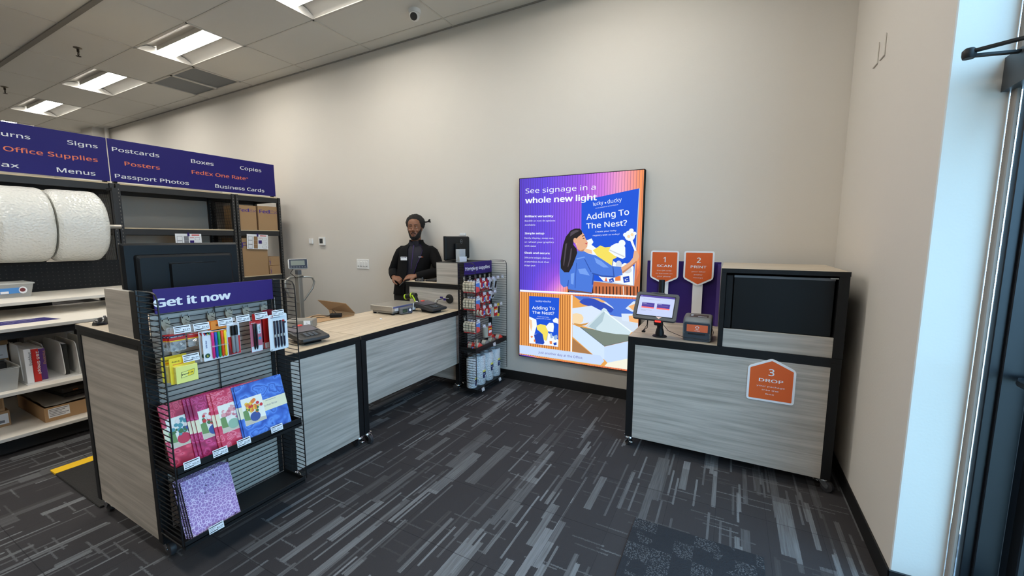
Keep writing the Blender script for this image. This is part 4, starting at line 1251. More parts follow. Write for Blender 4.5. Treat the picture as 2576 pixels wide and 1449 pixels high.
for i in range(7):
    a_, b_ = Vector(ar[i]), Vector(ar[(i + 1) % 7]); f.bar((-.179 + a_.x, 3.0258, .922 + a_.y), (-.179 + b_.x, 3.0258, .922 + b_.y), .0006, .0022, WL, (0, 0, 1) if abs(a_.y - b_.y) < 1e-6 else (1, 0, 0))
f.text('Tear Upward', (-.179, 3.0257, .911), X1, Z1, .006, WL, align='c', bold=.03)
part('orange_label', f, t)
f = MB(); f.quad((-.235, 3.075, 1.0018), (-.115, 3.075, 1.0018), (-.115, 3.15, 1.005), (-.235, 3.15, 1.005), mat('dark_top_label', (62, 52, 50), .4)); f.box(-.18, 3.09, 1.003, -.125, 3.094, 1.0045, PAPER); f.box(-.228, 3.13, 1.003, -.212, 3.136, 1.0062, PAPER); f.box(-.228, 3.1, 1.003, -.212, 3.104, 1.005, PAPER); part('top_label', f, t)

# ------------------------------------------------------------------ things on the desk
DZ = .8382
t = thing('bench_scale', 'stainless bench scale with a grey readout box on the long desk', 'weighing scale', (-2.855, 2.92, DZ))
f = MB(); f.box(-3.0, 2.757, .872, -2.712, 3.1, .92, STEEL, .004); part('platform', f, t, 'mirror-like steel weighing platform')
f = MB(); f.box(-2.985, 2.77, .852, -2.727, 3.085, .872, mat('scale_base_grey', (150, 148, 144), .4, .6), .003); part('base', f, t)
for x, y in ((-2.97, 2.785), (-2.74, 2.785), (-2.97, 3.07), (-2.74, 3.07)):
    f = MB(); f.cyl((x, y, DZ), (x, y, .853), .015, BLACK, 14); part('foot', f, t)
f = MB(); f.box(-2.7117, 2.76, .902, -2.711, 3.02, .917, mat('blue_grey_strip', (104, 104, 140), .4)); f.text('METTLER TOLEDO', (-2.7108, 2.77, .905), Y1, Z1, .009, mat('blue_ink'), width=.13, bold=.03)
f.box(-2.7117, 2.78, .875, -2.711, 2.83, .9, mat('pale_scale_label', (196, 196, 200), .5)); part('brand_strip', f, t)
f = MB(); M = rot_at((-2.672, 2.885, DZ + .002), rz=-.28); f.M = M; f.box(-.02, -.065, 0, .018, .065, .064, GREYP, .008)
f.box(.0181, -.045, .016, .019, .005, .05, mat('green_lcd', (36, 56, 48), .3)); f.box(.0182, .012, .01, .0188, .056, .056, mat('navy_keypad', (52, 62, 90), .4)); f.M = None
part('readout', f, t)
f = MB(); f.M = M; f.lathe([(.012, 0), (.012, .001)], (.0188, .034, .036), PAPER, X1, 16); f.text('0.00', (.0192, -.04, .026), Y1, Z1, .012, mat('lcd_green_digits', (96, 150, 110), .4)); f.M = None
part('keypad', f, t)
f = MB(); f.M = rot_at((-2.69, 3.03, .915), ry=.15); f.box(0, -.025, -.06, .001, .02, .008, PAPER)
for a, b_, w_ in ((-.015, -.02, .024), (-.012, -.032, .012), (0, -.032, .012), (-.017, -.045, .03)):
    f.box(.0011, a, b_, .0013, a + w_, b_ + .005, INKG)
f.M = None
part('instruction_tag', f, t, 'white instruction tag')

def terminal(x, y, label, rz=0.0):
    t = thing('card_terminal', label, 'card terminal', (x, y, DZ), 'card payment terminals on the desk')
    f = MB(); f.M = rot_at((x, y, DZ), rz=rz)
    # wedge: raised at the back (-x), keypad towards the customer (+x)
    prof = [(-.135, .060), (-.135, .078), (-.125, .088), (-.02, .074), (.1, .05), (.135, .045), (.14, .03), (.12, .018), (-.1, .044)]
    R = []
    for yy, k in ((-.1, .86), (-.092, .98), (0, 1.0), (.092, .98), (.1, .86)):
        R.append([(a * k, yy, .046 + (b_ - .046) * k) for a, b_ in prof])
    f.ring_loft(R, DKGREY, True, True, False); part('body', f, t)
    f = MB(); f.M = rot_at((x, y, DZ), rz=rz)
    f.ring_loft([[(-.05, -.06, 0), (.09, -.06, 0), (.09, .06, 0), (-.05, .06, 0)], [(-.09, -.05, .05), (.06, -.05, .035), (.06, .05, .035), (-.09, .05, .05)]], BLACK, True, True, False); part('stand', f, t)
    f = MB(); f.M = rot_at((x, y, DZ), rz=rz)
    f.quad((-.118, -.085, .0885), (.01, -.085, .0712), (.01, .085, .0712), (-.118, .085, .0885), mat('terminal_screen', (86, 82, 92), .25)); part('screen', f, t)
    f = MB(); f.M = rot_at((x, y, DZ), rz=rz)
    sl = (.05 - .074) / .12
    zt = lambda a: .074 + sl * (a + .02)
    f.quad((.03, -.06, zt(.03) + .0006), (.098, -.06, zt(.098) + .0006), (.098, .06, zt(.098) + .0006), (.03, .06, zt(.03) + .0006), BLACKM)
    for i in range(4):
        for j in range(3):
            a, b_ = .036 + .015 * i, -.042 + .03 * j
            f.box(a, b_, zt(a) - .001, a + .009, b_ + .02, zt(a) + .004, GREYP, .001)
    f.M = None
    part('keypad', f, t)
    f = MB(); f.M = rot_at((x, y, DZ), rz=rz); f.box(-.138, .005, .078, -.112, .04, .095, CORAL, .003); f.M = None; part('stylus_clip', f, t, 'coral red clip')
    return t
terminal(-2.56, 1.775, 'black card terminal with signature screen on the short desk beside the pen rack', -.12)
terminal(-2.563, 3.205 - .1, 'black card terminal next to the steel scale on the long desk', -.1)
t = thing('receipt_printer', 'grey metal box with a white tag on the desk behind the pen rack', 'receipt printer', (-2.97, 2.16, DZ))
f = MB(); RM = rot_at((-2.886, 2.062, 0), rz=.62); f.M = RM; f.box(-.2, 0, DZ, 0, .11, .905, mat('warm_grey_metal', (142, 138, 130), .5, .2), .006); part('body', f, t)
f = MB(); f.M = RM; f.box(-.15, -.004, .848, -.055, .0005, .862, mat('navy_keypad')); part('blue_strip', f, t)
f = MB(); f.M = RM; f.box(-.065, -.0045, .846, -.015, -.0005, .899, PAPER); f.text('A', (-.04, -.005, .876), X1, Z1, .014, INK, align='c'); f.box(-.056, -.0052, .86, -.024, -.0048, .866, INKG); f.M = None; part('tag', f, t)

t = thing('open_carton', 'opened brown cardboard carton lying on the back edge of the desk', 'cardboard box', (-3.15, 2.4, DZ))
f = MB()
def plank(f, pts, th, m):
    a, b_, c = (Vector(p) for p in pts[:3]); n = (b_ - a).cross(c - a).normalized()
    A = [Vector(p) for p in pts]; B = [p - n * th for p in A]; k = len(A)
    f.add(A + B, [tuple(range(k)), tuple(range(k, 2 * k))[::-1]] + [(i, k + i, k + (i + 1) % k, (i + 1) % k) for i in range(k)], m)
plank(f, [(-3.03, 2.17, .8435), (-3.03, 2.59, .8435), (-3.2, 2.47, .8435), (-3.36, 2.46, .8435), (-3.3, 2.24, .8435)], .004, CARD); part('bottom_sheet', f, t)
f = MB(); plank(f, [(-3.225, 2.475, .895), (-3.03, 2.6, .862), (-3.03, 2.505, .962), (-3.285, 2.41, .99)], .004, CARDD); part('raised_flap', f, t)
f = MB(); plank(f, [(-3.03, 2.59, .843), (-3.03, 2.6, .862), (-3.225, 2.475, .895), (-3.2, 2.47, .843)], .004, CARDD); part('side_wall', f, t)
t = thing('power_adapter', 'black power adapter with a looped cable lying in the opened carton', 'power adapter', (-3.09, 2.45, .845))
f = MB(); f.M = rot_at((-3.085, 2.44, .845), rz=.7); f.box(-.05, -.022, 0, .05, .022, .035, BLACK, .006); f.M = None; part('block', f, t)
f = MB(); f.tube([(-3.12, 2.41, .86), (-3.16, 2.37, .85), (-3.2, 2.31, .849), (-3.24, 2.3, .852), (-3.255, 2.34, .856), (-3.22, 2.39, .856), (-3.15, 2.42, .857), (-3.12, 2.43, .88), (-3.13, 2.44, .91), (-3.1, 2.46, .87)], .003, BLACK, 6); part('cable', f, t)
f = MB(); f.ball((-2.679, 2.576, DZ + .006), (.014, .009, .0065), PAPER, 8, 5); f.ball((-2.668, 2.57, DZ + .004), (.006, .005, .0045), PAPER, 7, 5)
solo('crumpled_paper', f, 'tiny crumpled scrap of white paper on the desk in front of the scale', 'paper scrap')

t = thing('barcode_scanner', 'black handheld barcode scanner with lime green bumpers standing behind the card terminal', 'barcode scanner', (-2.86, 3.2, DZ))
LIME = mat('lime_green_rubber', (186, 220, 40), .5)
f = MB(); f.M = rot_at((-2.86, 3.21, DZ), rz=0)
f.lathe([(.05, 0), (.05, .012), (.03, .02), (.022, .05), (.026, .06)], (.03, 0, 0), BLACK, Z1, 20); f.M = None
part('cradle', f, t)
f = MB(); f.tube([(-2.80, 3.2, .872), (-2.815, 3.2, .91), (-2.835, 3.2, .945), (-2.86, 3.2, .962)], [.02, .022, .026, .03], BLACK, 12); f.tube([(-2.82, 3.2, .966), (-2.86, 3.2, .962), (-2.93, 3.2, .948), (-2.955, 3.2, .942)], [.024, .031, .028, .026], BLACK, 14); part('body', f, t)
f = MB()
for a, r_ in (((-2.868, 3.2, .961), .0325), ((-2.955, 3.2, .943), .028)):
    f.tube([(a[0] + .008, a[1], a[2] + .002), (a[0] - .008, a[1], a[2] - .002)], r_, LIME, 16)
f.tube([(-2.845, 3.168, .97), (-2.82, 3.172, .93), (-2.80, 3.175, .885)], .007, LIME, 8)
part('green_bumper', f, t)
f = MB(); f.box(-2.80, 3.165, .89, -2.77, 3.168, .915, PAPER); part('tag', f, t)
for k, (y, z, y2) in enumerate(((3.18, .90, 3.16), (3.2, .905, 3.19))):
    f = MB(); f.tube([(-2.6 + .03 * k, 3.19, .885 - .01 * k), (-2.6 + .02 * k, 3.25, .93), (-2.55, 3.29, .95 - .012 * k), (-2.495, 3.316, .94 - .008 * k)], .0032, (mat('pale_grey_cable', (188, 186, 180), .5), BLACK)[k], 6)
    solo('terminal_cable', f, ('pale grey cable from the round grommet to the card terminal', 'black cable from the round grommet to the card terminal')[k], 'cable', (-2.55, 3.25, .89))
f = MB(); f.box(-2.57, 3.27, .945, -2.535, 3.272, .962, PURPLE); f.box(-2.535, 3.28, .925, -2.505, 3.282, .945, PURPLE)
solo('cable_flag', f, 'purple tape flags wrapped on the cables below the round grommet', 'cable tag', (-2.54, 3.275, .93))

def mouse(x, y, z, rz, label):
    t = thing('computer_mouse', label, 'computer mouse', (x, y, z), 'black computer mice')
    f = MB(); f.M = rot_at((x, y, z), rz=rz)
    R = []
    for k in range(9):
        u_ = k / 8; a = -.056 + .112 * u_; w_ = .031 * (1 - abs(2 * u_ - 1) ** 3) ** .5 + .002; h_ = .036 * (math.sin(PI * (.12 + .76 * u_))) ** .8
        R.append([(a, w_ * math.cos(q * PI / 8), .001 + h_ * math.sin(q * PI / 8)) for q in range(9)])
    f.ring_loft(R, mat('glossy_black_plastic', (26, 26, 28), .22), True, True, True); part('shell', f, t)
    f = MB(); f.M = rot_at((x, y, z), rz=rz); f.cyl((.03, -.004, .033), (.03, .004, .033), .007, GREYP, 12); part('scroll_wheel', f, t)
    return t
mouse(-2.945, .868, 1.0887, PI * .5 + .9, 'black mouse on the tall counter beside the pen rack')
mouse(-2.93, 3.39, 1.0887, .3, 'black mouse on the tall counter in front of the cashier')
t = thing('keyboard', 'thin black keyboard end showing beside the mouse on the far tall counter', 'keyboard', (-2.82, 3.44, 1.0887))
f = MB(); f.box(-2.88, 3.415, 1.0887, -2.735, 3.72, 1.104, BLACK, .004); part('case', f, t)
f = MB()
for i in range(5):
    for j in range(12):
        f.box(-2.872 + .026 * i, 3.425 + .024 * j, 1.103, -2.872 + .026 * i + .021, 3.425 + .024 * j + .019, 1.108, DKGREY, .002)
part('keys', f, t, None, 'stuff')

def monitor(cx, cy, z0, w, h, rz, zbase, label, logo, bulge):
    """screen faces local -x"""
    t = thing('computer_monitor', label, 'monitor', (cx, cy, zbase))
    M = rot_at((cx, cy, 0), rz=rz)
    SH = mat('charcoal_monitor_shell', (19, 21, 23), .5, spec=.25)
    f = MB(); f.M = M
    pts = rpoly([(-w / 2, z0), (w / 2, z0), (w / 2, z0 + h), (-w / 2, z0 + h)], .008, 3)
    R = [[(xx, y * s + 0, (z - z0 - h / 2) * s2 + z0 + h / 2) for y, z in pts] for xx, s, s2 in ((-.012, 1, 1), (.006, 1, 1), (.02, .96, .93))]
    f.ring_loft(R, SH, True, True, False); part('shell', f, t)
    f = MB(); f.M = M; f.quad((-.0125, -w / 2 + .01, z0 + .012), (-.0125, -w / 2 + .01, z0 + h - .01), (-.0125, w / 2 - .01, z0 + h - .01), (-.0125, w / 2 - .01, z0 + .012), mat('lit_office_screen', (150, 160, 190), .3, emit=.4)); part('screen', f, t)
    f = MB(); f.M = M
    if bulge:
        R = [[(xx, y * s, (z - z0) * s2 + z0 + dz) for y, z in rpoly([(-w / 2, z0), (w / 2, z0), (w / 2, z0 + h), (-w / 2, z0 + h)], .02, 3)] for xx, s, s2, dz in ((.018, .84, .72, .03), (.034, .82, .69, .035), (.042, .78, .62, .045))]
        f.ring_loft(R, SH, True, True, False)
        R = [[(xx, y * s + .02, (z - z0) * s2 + z0 + dz) for y, z in rpoly([(-w / 2, z0), (w / 2, z0), (w / 2, z0 + h), (-w / 2, z0 + h)], .02, 3)] for xx, s, s2, dz in ((.04, .42, .5, .05), (.058, .4, .47, .055))]
        f.ring_loft(R, SH, True, True, False)
        f.box(.042, -.09, z0 + .66 * h, .046, .06, z0 + .68 * h, BLACKM)
    else:
        f.box(.018, -.08, z0 + .02, .04, .08, z0 + .17, SH, .006)
    part('rear_housing', f, t)
    f = MB(); f.M = M
    f.box(.03, -.03, zbase + .01, .05, .03, z0 + h * .5, BLACK, .004); f.box(-.09, -.11, zbase, .08, .11, zbase + .012, BLACK, .005); part('stand', f, t)
    if logo:
        f = MB(); f.M = M
        c = (.0206, .06, z0 + h * .78); CH = mat('silver_logo', (170, 172, 176), .35, .8)
        f.tube([(c[0], c[1] + .02 * math.cos(2 * PI * k / 24), c[2] + .02 * math.sin(2 * PI * k / 24)) for k in range(24)], .0014, CH, 5, False, True)
        f.text('DELL', (c[0] + .0006, c[1], c[2] - .005), Y1, Z1, .0105, CH, width=.026, align='c', bold=.04)
        part('round_logo', f, t)
    return t
monitor(-2.56, 1.105, 1.215, .525, .304, 0, 1.0887, 'large black computer monitor seen from behind, above the pen rack', False, True)
monitor(-2.60, 3.615, 1.322, .48, .245, .075, 1.306, 'smaller black monitor seen from behind above the tape rack', True, False)
t = thing('brochure_holder', 'clear acrylic holder with a white card beside the monitor on the far riser', 'card holder', (-2.45, 3.47, 1.306))
f = MB()
for a in ((-2.475, 3.42, -2.473, 3.52), (-2.427, 3.42, -2.425, 3.52)):
    f.box(a[0], a[1], 1.3065, a[2], a[3], 1.437, CLEAR)
for y in (3.42, 3.518):
    f.box(-2.473, y, 1.3065, -2.427, y + .002, 1.437, CLEAR)
part('acrylic_box', f, t)
f = MB(); f.box(-2.423, 3.41, 1.3065, -2.42, 3.535, 1.358, PAPER); part('white_card', f, t)
t = thing('wall_clip_holder', 'small clear plastic holder stuck on the wall above the monitor', 'wall holder', (-2.695, YB, 1.57))
f = MB(); f.box(-2.735, YB - .012, 1.577, -2.657, YB, 1.605, mat('frosted_plastic', (206, 210, 212), .3), .003); f.box(-2.735, YB - .03, 1.577, -2.657, YB - .012, 1.58, CLEAR); part('holder', f, t)

# floor scale with its column, standing behind the desk
t = thing('floor_scale', 'tall steel floor scale with a digital readout and looped handle behind the desk', 'floor scale', (-4.2, 2.86, 0))
cx, cy = -4.2, 2.84
f = MB(); f.box(cx - .27, cy - .45, .04, cx + .2, cy + .05, .09, STEEL, .006); part('platform', f, t)
for x in (cx - .22, cx + .15):
    for y in (cy - .4, cy):
        f = MB(); f.cyl((x, y, 0), (x, y, .04), .025, BLACK, 12); part('foot', f, t)
f = MB(); f.box(cx - .035, cy + .0, .09, cx + .035, cy + .05, 1.15, STEEL, .006); f.box(cx - .03, cy + .005, 1.15, cx + .03, cy + .045, 1.2, GREYP, .004); part('column', f, t)
f = MB(); f.tube([(cx + .02, cy + .03, 1.12), (cx + .06, cy + .08, 1.125), (cx + .075, cy + .14, 1.11), (cx + .075, cy + .16, 1.06), (cx + .065, cy + .14, .99), (cx + .03, cy + .06, .87), (cx + .01, cy + .04, .84)], .011, STEEL, 10)
f.tube([(cx - .02, cy + .0, 1.12), (cx - .0, cy - .08, 1.125), (cx + .01, cy - .14, 1.09), (cx + .01, cy - .14, 1.02), (cx + .0, cy - .09, .92), (cx, cy, .84)], .011, STEEL, 10); part('handle', f, t)
f = MB(); M = rot_at((cx + .01, cy + .02, 1.265), rz=-.55, ry=-.25); f.M = M; f.box(-.03, -.095, -.055, .02, .095, .055, WHITE, .01); f.M = None; o = part('readout_box', f, t)
f = MB(); f.M = M; f.box(.0195, -.085, -.048, .0215, .09, .05, mat('navy_readout_face', (34, 40, 58), .35), .002); f.box(.0217, -.07, -.018, .0222, .066, .036, mat('grey_lcd', (128, 134, 124), .3))
for k in range(6):
    f.lathe([(.007, 0), (.006, .0012)], (.0215, -.068 + .027 * k, -.036), GREYP, X1, 12)
f.M = None
o2 = part('lcd_face', f, t); o2.parent = o
f = MB(); f.tube([(cx, cy - .03, 1.22), (cx - .01, cy - .06, 1.17), (cx + .02, cy - .02, 1.12), (cx + .05, cy + .05, 1.13), (cx + .02, cy + .04, 1.15)], .004, BLACK, 6); part('cable', f, t)

# ------------------------------------------------------------------ shelving with the blue word sign
SXF, SXB = -5.75, -6.35
BOARD = mat('particle_board', (206, 186, 154), .7)
SHBLK = mat('black_shelf_steel', (36, 37, 39), .5)
def upright(f, x, y, z0, z1, holes=True):
    """slotted angle post: two thin flanges with keyhole rows on the front flange"""
    f.box(x - .004, y - .02, z0, x, y + .02, z1, SHBLK)
    f.box(x - .035, y - .02, z0, x, y - .016, z1, SHBLK)
def keyholes(f, x, y, z0, z1, dy):
    n = int((z1 - z0) / .038)
    for k in range(n):
        z = z0 + .038 * k
        f.add([(x + .0006, y + dy - .004, z), (x + .0006, y + dy + .004, z), (x + .0006, y + dy + .003, z + .016), (x + .0006, y + dy - .003, z + .016)], [(0, 1, 2, 3)], mat('post_keyhole', (118, 112, 104), .6))
def shelf_bay(ya, yb, levels, label, mesh_side=None, top=2.118):
    t = thing('storage_shelving', label, 'shelving', (-6.05, (ya + yb) / 2, 0), 'black steel shelving bays')
    for x, s in ((SXF, 1), (SXB + .035, -1)):
        for y in (ya + .022, yb - .022):
            f = MB(); upright(f, x, y, 0, top, True); keyholes(f, x, y, .95, top - .02, .004); part('upright', f, t)
    for z in levels:
        f = MB()
        for x in (SXF - .012, SXB + .0):
            f.box(x - .02, ya + .04, z - .07, x + .008, yb - .04, z - .004, SHBLK, .002)
        for y in (ya + .02, yb - .04):
            f.box(SXB + .03, y, z - .06, SXF - .03, y + .02, z - .004, SHBLK)
        b_ = part('beam', f, t)
        f = MB(); f.box(SXB + .005, ya + .025, z - .004, SXF - .004, yb - .025, z + .008, BOARD); o = part('shelf_board', f, t); o.parent = b_
    if mesh_side is not None:
        f = MB(); y = mesh_side
        for k in range(23):
            x = SXB + .03 + (SXF - SXB - .06) * k / 22
            f.box(x - .0018, y - .0018, .3, x + .0018, y + .0018, top - .03, WIRE)
        for k in range(46):
            z = .3 + (top - .33) * k / 45
            f.box(SXB + .03, y - .0018, z - .0018, SXF - .03, y + .0018, z + .0018, WIRE)
        part('wire_side_panel', f, t)
    f = MB(); f.box(SXB - .006, ya, .4, SXB, yb if ya > 1 else 1.5, top - .01, mat('grey_back_sheet', (176, 172, 164), .7) if ya > 1 else BLACKM); part('back_sheet', f, t)
    return t
shelf_bay(.70, 1.912, (2.115,), 'black steel shelving bay holding the two big bubble wrap rolls', 1.895)
shelf_bay(1.916, 3.098, (2.115, 1.652, 1.03, .45), 'empty black steel shelving bay between the bubble wrap bay and the carton bay', 3.08)
shelf_bay(3.102, 3.715, (2.115, 1.652, 1.03, .45), 'narrow black steel shelving bay filled with brown shipping cartons')

def word_sign(ya, yb, words, label):
    t = thing('word_sign', label, 'sign', (SXF, (ya + yb) / 2, 2.1245), 'dark blue word signs on top of the shelving')
    f = MB(); f.box(SXF - .012, ya, 2.137, SXF, yb, 2.572, NAVY, .001)
    for s, y, z, h, w, c in words:
        f.text(s, (SXF + .0008, y, z), Y1, Z1, h, c, width=w, bold=.02, font='noto', cap=.714)
    part('sign_face', f, t)
    if yb > 3:
        f2 = MB(); f2.text('\u00ae', (SXF + .0008, 3.262, 2.333), Y1, Z1, .026, SIGNO, width=.026); part('registered_mark', f2, t)
    f = MB(); f.box(SXF - .05, ya + .02, 2.1245, SXF - .012, ya + .05, 2.4, BLACK); f.box(SXF - .05, yb - .05, 2.1245, SXF - .012, yb - .02, 2.4, BLACK); part('bracket', f, t)
    return t

W, O_ = SIGNW, SIGNO
t = word_sign(.70, 1.886, [('Office Supplies', 1.189, 2.318, .06, .617, O_), ('Signs', 1.601, 2.453, .058, .216, W), ('Menus', 1.506, 2.178, .062, .27, W), ('Fax', 1.118, 2.178, .058, .149, W), ('Returns', 1.06, 2.447, .058, .299, W)], 'dark blue word sign with Signs, Office Supplies and Menus above the bubble wrap')
t = word_sign(1.896, 3.652, [('Postcards', 1.928, 2.45, .06, .401, W), ('Posters', 2.018, 2.316, .06, .305, O_), ('Passport Photos', 1.928, 2.177, .06, .665, W), ('Boxes', 2.639, 2.443, .062, .242, W), ('Copies', 3.195, 2.446, .063, .275, W), ('FedEx One Rate', 2.636, 2.315, .062, .618, O_), ('Business Cards', 2.88, 2.178, .062, .612, W)], 'long dark blue word sign with Postcards, Posters and Passport Photos over the carton bays')

# big bubble wrap rolls on a bar under the top beam
m = mat('big_bubble_wrap', (226, 226, 220), .25, spec=.7); g = NT(m)
o, x, y, z = g.coord(); v = g.node('ShaderNodeTexVoronoi', feature='SMOOTH_F1'); v.inputs['Scale'].default_value = 60; g.t.links.new(o, v.inputs['Vector'])
lay_ = g.noise(g.xyz(g.math('MULTIPLY', x, 3.0), g.math('MULTIPLY', y, 2.0), g.math('MULTIPLY', z, 26.0)), 1.0, 3.0)
g.bump(g.math('ADD', v.outputs['Distance'], g.math('MULTIPLY', lay_, .9)), .6, .012)
BIGB = m
f = MB(); f.cyl((-5.62, .73, 1.665), (-5.62, 1.885, 1.665), .022, STEEL, 14)
bay = thing('roll_hanger', 'steel hanger bar under the blue sign that carries the bubble wrap reels', 'hanger bar', (-5.62, 1.3, 1.64))
f.bar((-5.62, .745, 1.665), (-5.62, .745, 2.06), .03, .01, SHBLK, X1); f.bar((-5.62, 1.862, 1.665), (-5.62, 1.862, 2.06), .03, .01, SHBLK, X1)
for yy in (.745, 1.862):
    f.bar((-5.62, yy, 2.05), (-5.76, yy, 2.05), .03, .02, SHBLK)
part('roll_bar', f, bay)
for k, (ya, yb) in enumerate(((1.01, 1.345), (1.36, 1.705))):
    f = MB(); rnd = random.Random(k)
    R = []
    n_, L_ = 64, 14
    for i in range(L_ + 1):
        u_ = i / L_; yy = ya + (yb - ya) * u_
        e = min(u_, 1 - u_) * L_
        rr = .335 * (1 - .1 * max(0, 1 - e / 1.6) ** 2)
        R.append([(-5.62 + (rr + .006 * mnoise.noise((math.cos(2 * PI * q / n_) * 3, yy * 14, math.sin(2 * PI * q / n_) * 3 + k * 9))) * math.cos(2 * PI * q / n_), yy, 1.665 + (rr + .006 * mnoise.noise((math.cos(2 * PI * q / n_) * 3 + 7, yy * 14, math.sin(2 * PI * q / n_) * 3))) * math.sin(2 * PI * q / n_)) for q in range(n_)])
    core = [[(-5.62 + .04 * math.cos(2 * PI * q / n_), yy, 1.665 + .04 * math.sin(2 * PI * q / n_)) for q in range(n_)] for yy in (yb - .01, ya + .01)]
    f.ring_loft(R + core + [R[0]], BIGB, True, False, True)
    solo('bubble_wrap_reel', f, ('huge reel of bubble wrap at the edge of the photo under the blue sign', 'huge reel of bubble wrap next to the slotted shelving post')[k], 'bubble wrap', (-5.62, (ya + yb) / 2, 1.33), 'big bubble wrap reels')

# shipping cartons
def carton(x0, y0, z0, x1, y1, z1, label, txt=None, vert=False, group='brown shipping cartons on the shelf'):
    t = thing('shipping_carton', label, 'cardboard box', ((x0 + x1) / 2, (y0 + y1) / 2, z0), group)
    f = MB(); f.box(x0, y0, z0, x1, y1, z1, CARD, .003)
    if txt:
        h, w, yy, zz = txt
        if vert:
            f.text('Fed', (x1 + .0008, yy, zz), Z1, (0, -1, 0), h, INKP, width=w * .52, bold=.05, font='noto', cap=.714); f.text('Ex', (x1 + .0008, yy, zz + w * .56), Z1, (0, -1, 0), h, mat('outline_purple', (126, 96, 110), .6), width=w * .4, bold=-.01, font='noto', cap=.714)
        else:
            f.text('Fed', (x1 + .0008, yy, zz), Y1, Z1, h, INKP, width=w * .55, bold=.05, font='noto', cap=.714)
            f.text('Ex', (x1 + .0006, yy + w * .57, zz), Y1, Z1, h, INKP, width=w * .42, bold=.05, font='noto', cap=.714)
            f.text('Ex', (x1 + .001, yy + w * .585, zz + .004), Y1, Z1, h * .92, CARD, width=w * .39, bold=.0, font='noto', cap=.714)
    part('carton_body', f, t)
    f = MB(); f.box(x0 + .01, (y0 + y1) / 2 - .03, z1, x1 + .0006, (y0 + y1) / 2 + .03, z1 + .0012, mat('carton_tape', (172, 132, 88), .35)); part('sealing_tape', f, t)
S1, S2 = 1.6605, 1.0385
carton(-6.1, 3.135, S1, -5.765, 3.37, S1 + .325, 'brown carton on the upper shelf of the narrow bay, next to the slotted post', (.06, .235, 3.14, S1 + .24))
carton(-6.1, 3.395, S1, -5.765, 3.664, S1 + .33, 'brown carton on the upper shelf of the narrow bay, at the back wall side', (.064, .25, 3.415, S1 + .235))
carton(-6.2, 3.13, S2, -5.765, 3.49, S2 + .51, 'tall brown carton standing on the lower shelf behind the clipped flyer', (.1, .36, 3.15, S2 + .385))
carton(-6.1, 3.505, S2, -5.77, 3.664, S2 + .122, 'small brown carton at the bottom of the pair beside the tall carton', (.03, .09, 3.535, S2 + .015), True)
carton(-6.1, 3.5, S2 + .124, -5.775, 3.666, S2 + .25, 'small brown carton on top of the pair beside the tall carton', (.03, .09, 3.53, S2 + .14), True)
def flyer(y, z, w, h, tilt, label, kind):
    t = thing('clipped_flyer', label, 'flyer', (SXF + .014, y, z - h), 'printed flyers clipped to the shelf beams')
    M = rot_at((SXF + .014, y, z), rx=tilt)
    f = MB(); f.M = M; f.box(-.0008, -w / 2, -h, 0, w / 2, 0, PAPER)
    def r(a, b_, c, d, mm):
        f.quad((.0006, a, b_), (.0006, c, b_), (.0006, c, d), (.0006, a, d), mm)
    for k in range(3):
        zz = -.055 - .055 * k
        r(-w * .44, zz - .028, -w * .24, zz + .026, INKG); f.quad((.0009, -w * .43, zz - .024), (.0009, -w * .25, zz - .024), (.0009, -w * .25, zz + .022), (.0009, -w * .43, zz + .022), PAPER)
        r(-w * .18, zz - .028, 0, zz + .026, (CARDD if kind else INKG)); 
        r(w * .24, zz - .02, w * .43, zz + .012, INKG); f.quad((.0009, w * .25, zz - .017), (.0009, w * .42, zz - .017), (.0009, w * .42, zz + .009), (.0009, w * .25, zz + .009), PAPER)
    r(.04 * w, -.125, .2 * w, -.08, PURPLE); r(w * .12, -.022, w * .42, -.01, mat('flyer_red', (206, 64, 56), .5)); r(w * .04, -.05, w * .2, -.044, mat('flyer_red'))
    f.M = None
    part('sheet', f, t)
    f = MB(); f.M = M; f.box(.001, -.012, -.03, .004, .01, .012, PURPLE, .001); f.box(-.012, -.01, .008, .004, .008, .012, PURPLE); f.M = None; part('purple_clip', f, t)
flyer(2.535, 1.601, .27, .2, .0, 'printed white flyer clipped to the beam just above the big monitor', 0)
flyer(3.349, 1.6, .285, .2, -.05, 'printed white flyer clipped askew in front of the tall brown carton', 1)
f = MB(); rnd = random.Random(5); R = []
for i in range(9):
    yy = 2.62 + .05 * i
    h_ = .14 * math.sin(PI * i / 8) ** .6 + .015
    R.append([(-6.05 + .17 * math.cos(q * PI / 8) + rnd.uniform(-.01, .01), yy + rnd.uniform(-.01, .01), 2.126 + max(0, (h_ + .33) * math.sin(q * PI / 8) + rnd.uniform(-.012, .012))) for q in range(9)])
f.ring_loft(R, mat('thin_plastic_film', (236, 236, 232), .25, alpha=.55), False, False, True)
solo('plastic_bag', f, 'crumpled clear plastic bag peeking over the long blue sign', 'plastic bag', (-6.05, 2.82, 2.126))

# ------------------------------------------------------------------ packing table with shelves
t = thing('packing_table', 'white-topped black packing table with an upper ledge and two lower shelves', 'work table', (-4.95, 1.2, 0))
LAM = mat('white_laminate', (236, 230, 220), .4); LEDGE = mat('grey_white_edge', (196, 194, 188), .5)
ya, yb = .42, 1.9
f = MB()
for x in (-4.46, -5.56):
    for y in (ya + .02, yb - .06):
        f.box(x, y, 0, x + .045, y + .045, .885, BLACK, .002)
for y in (ya + .02, yb - .06):
    f.box(-5.74, y, 0, -5.695, y + .045, 1.024, BLACK, .002); f.box(-5.02, y + .005, .92, -4.98, y + .04, 1.022, BLACK)
f.box(-4.46, ya + .06, .84, -4.43, yb - .06, .885, BLACK); f.box(-5.56, ya + .05, .02, -5.54, yb - .05, .885, BLACKM); f.box(-4.5, ya + .06, .02, -4.48, yb - .06, .1, BLACKM)
part('frame', f, t)
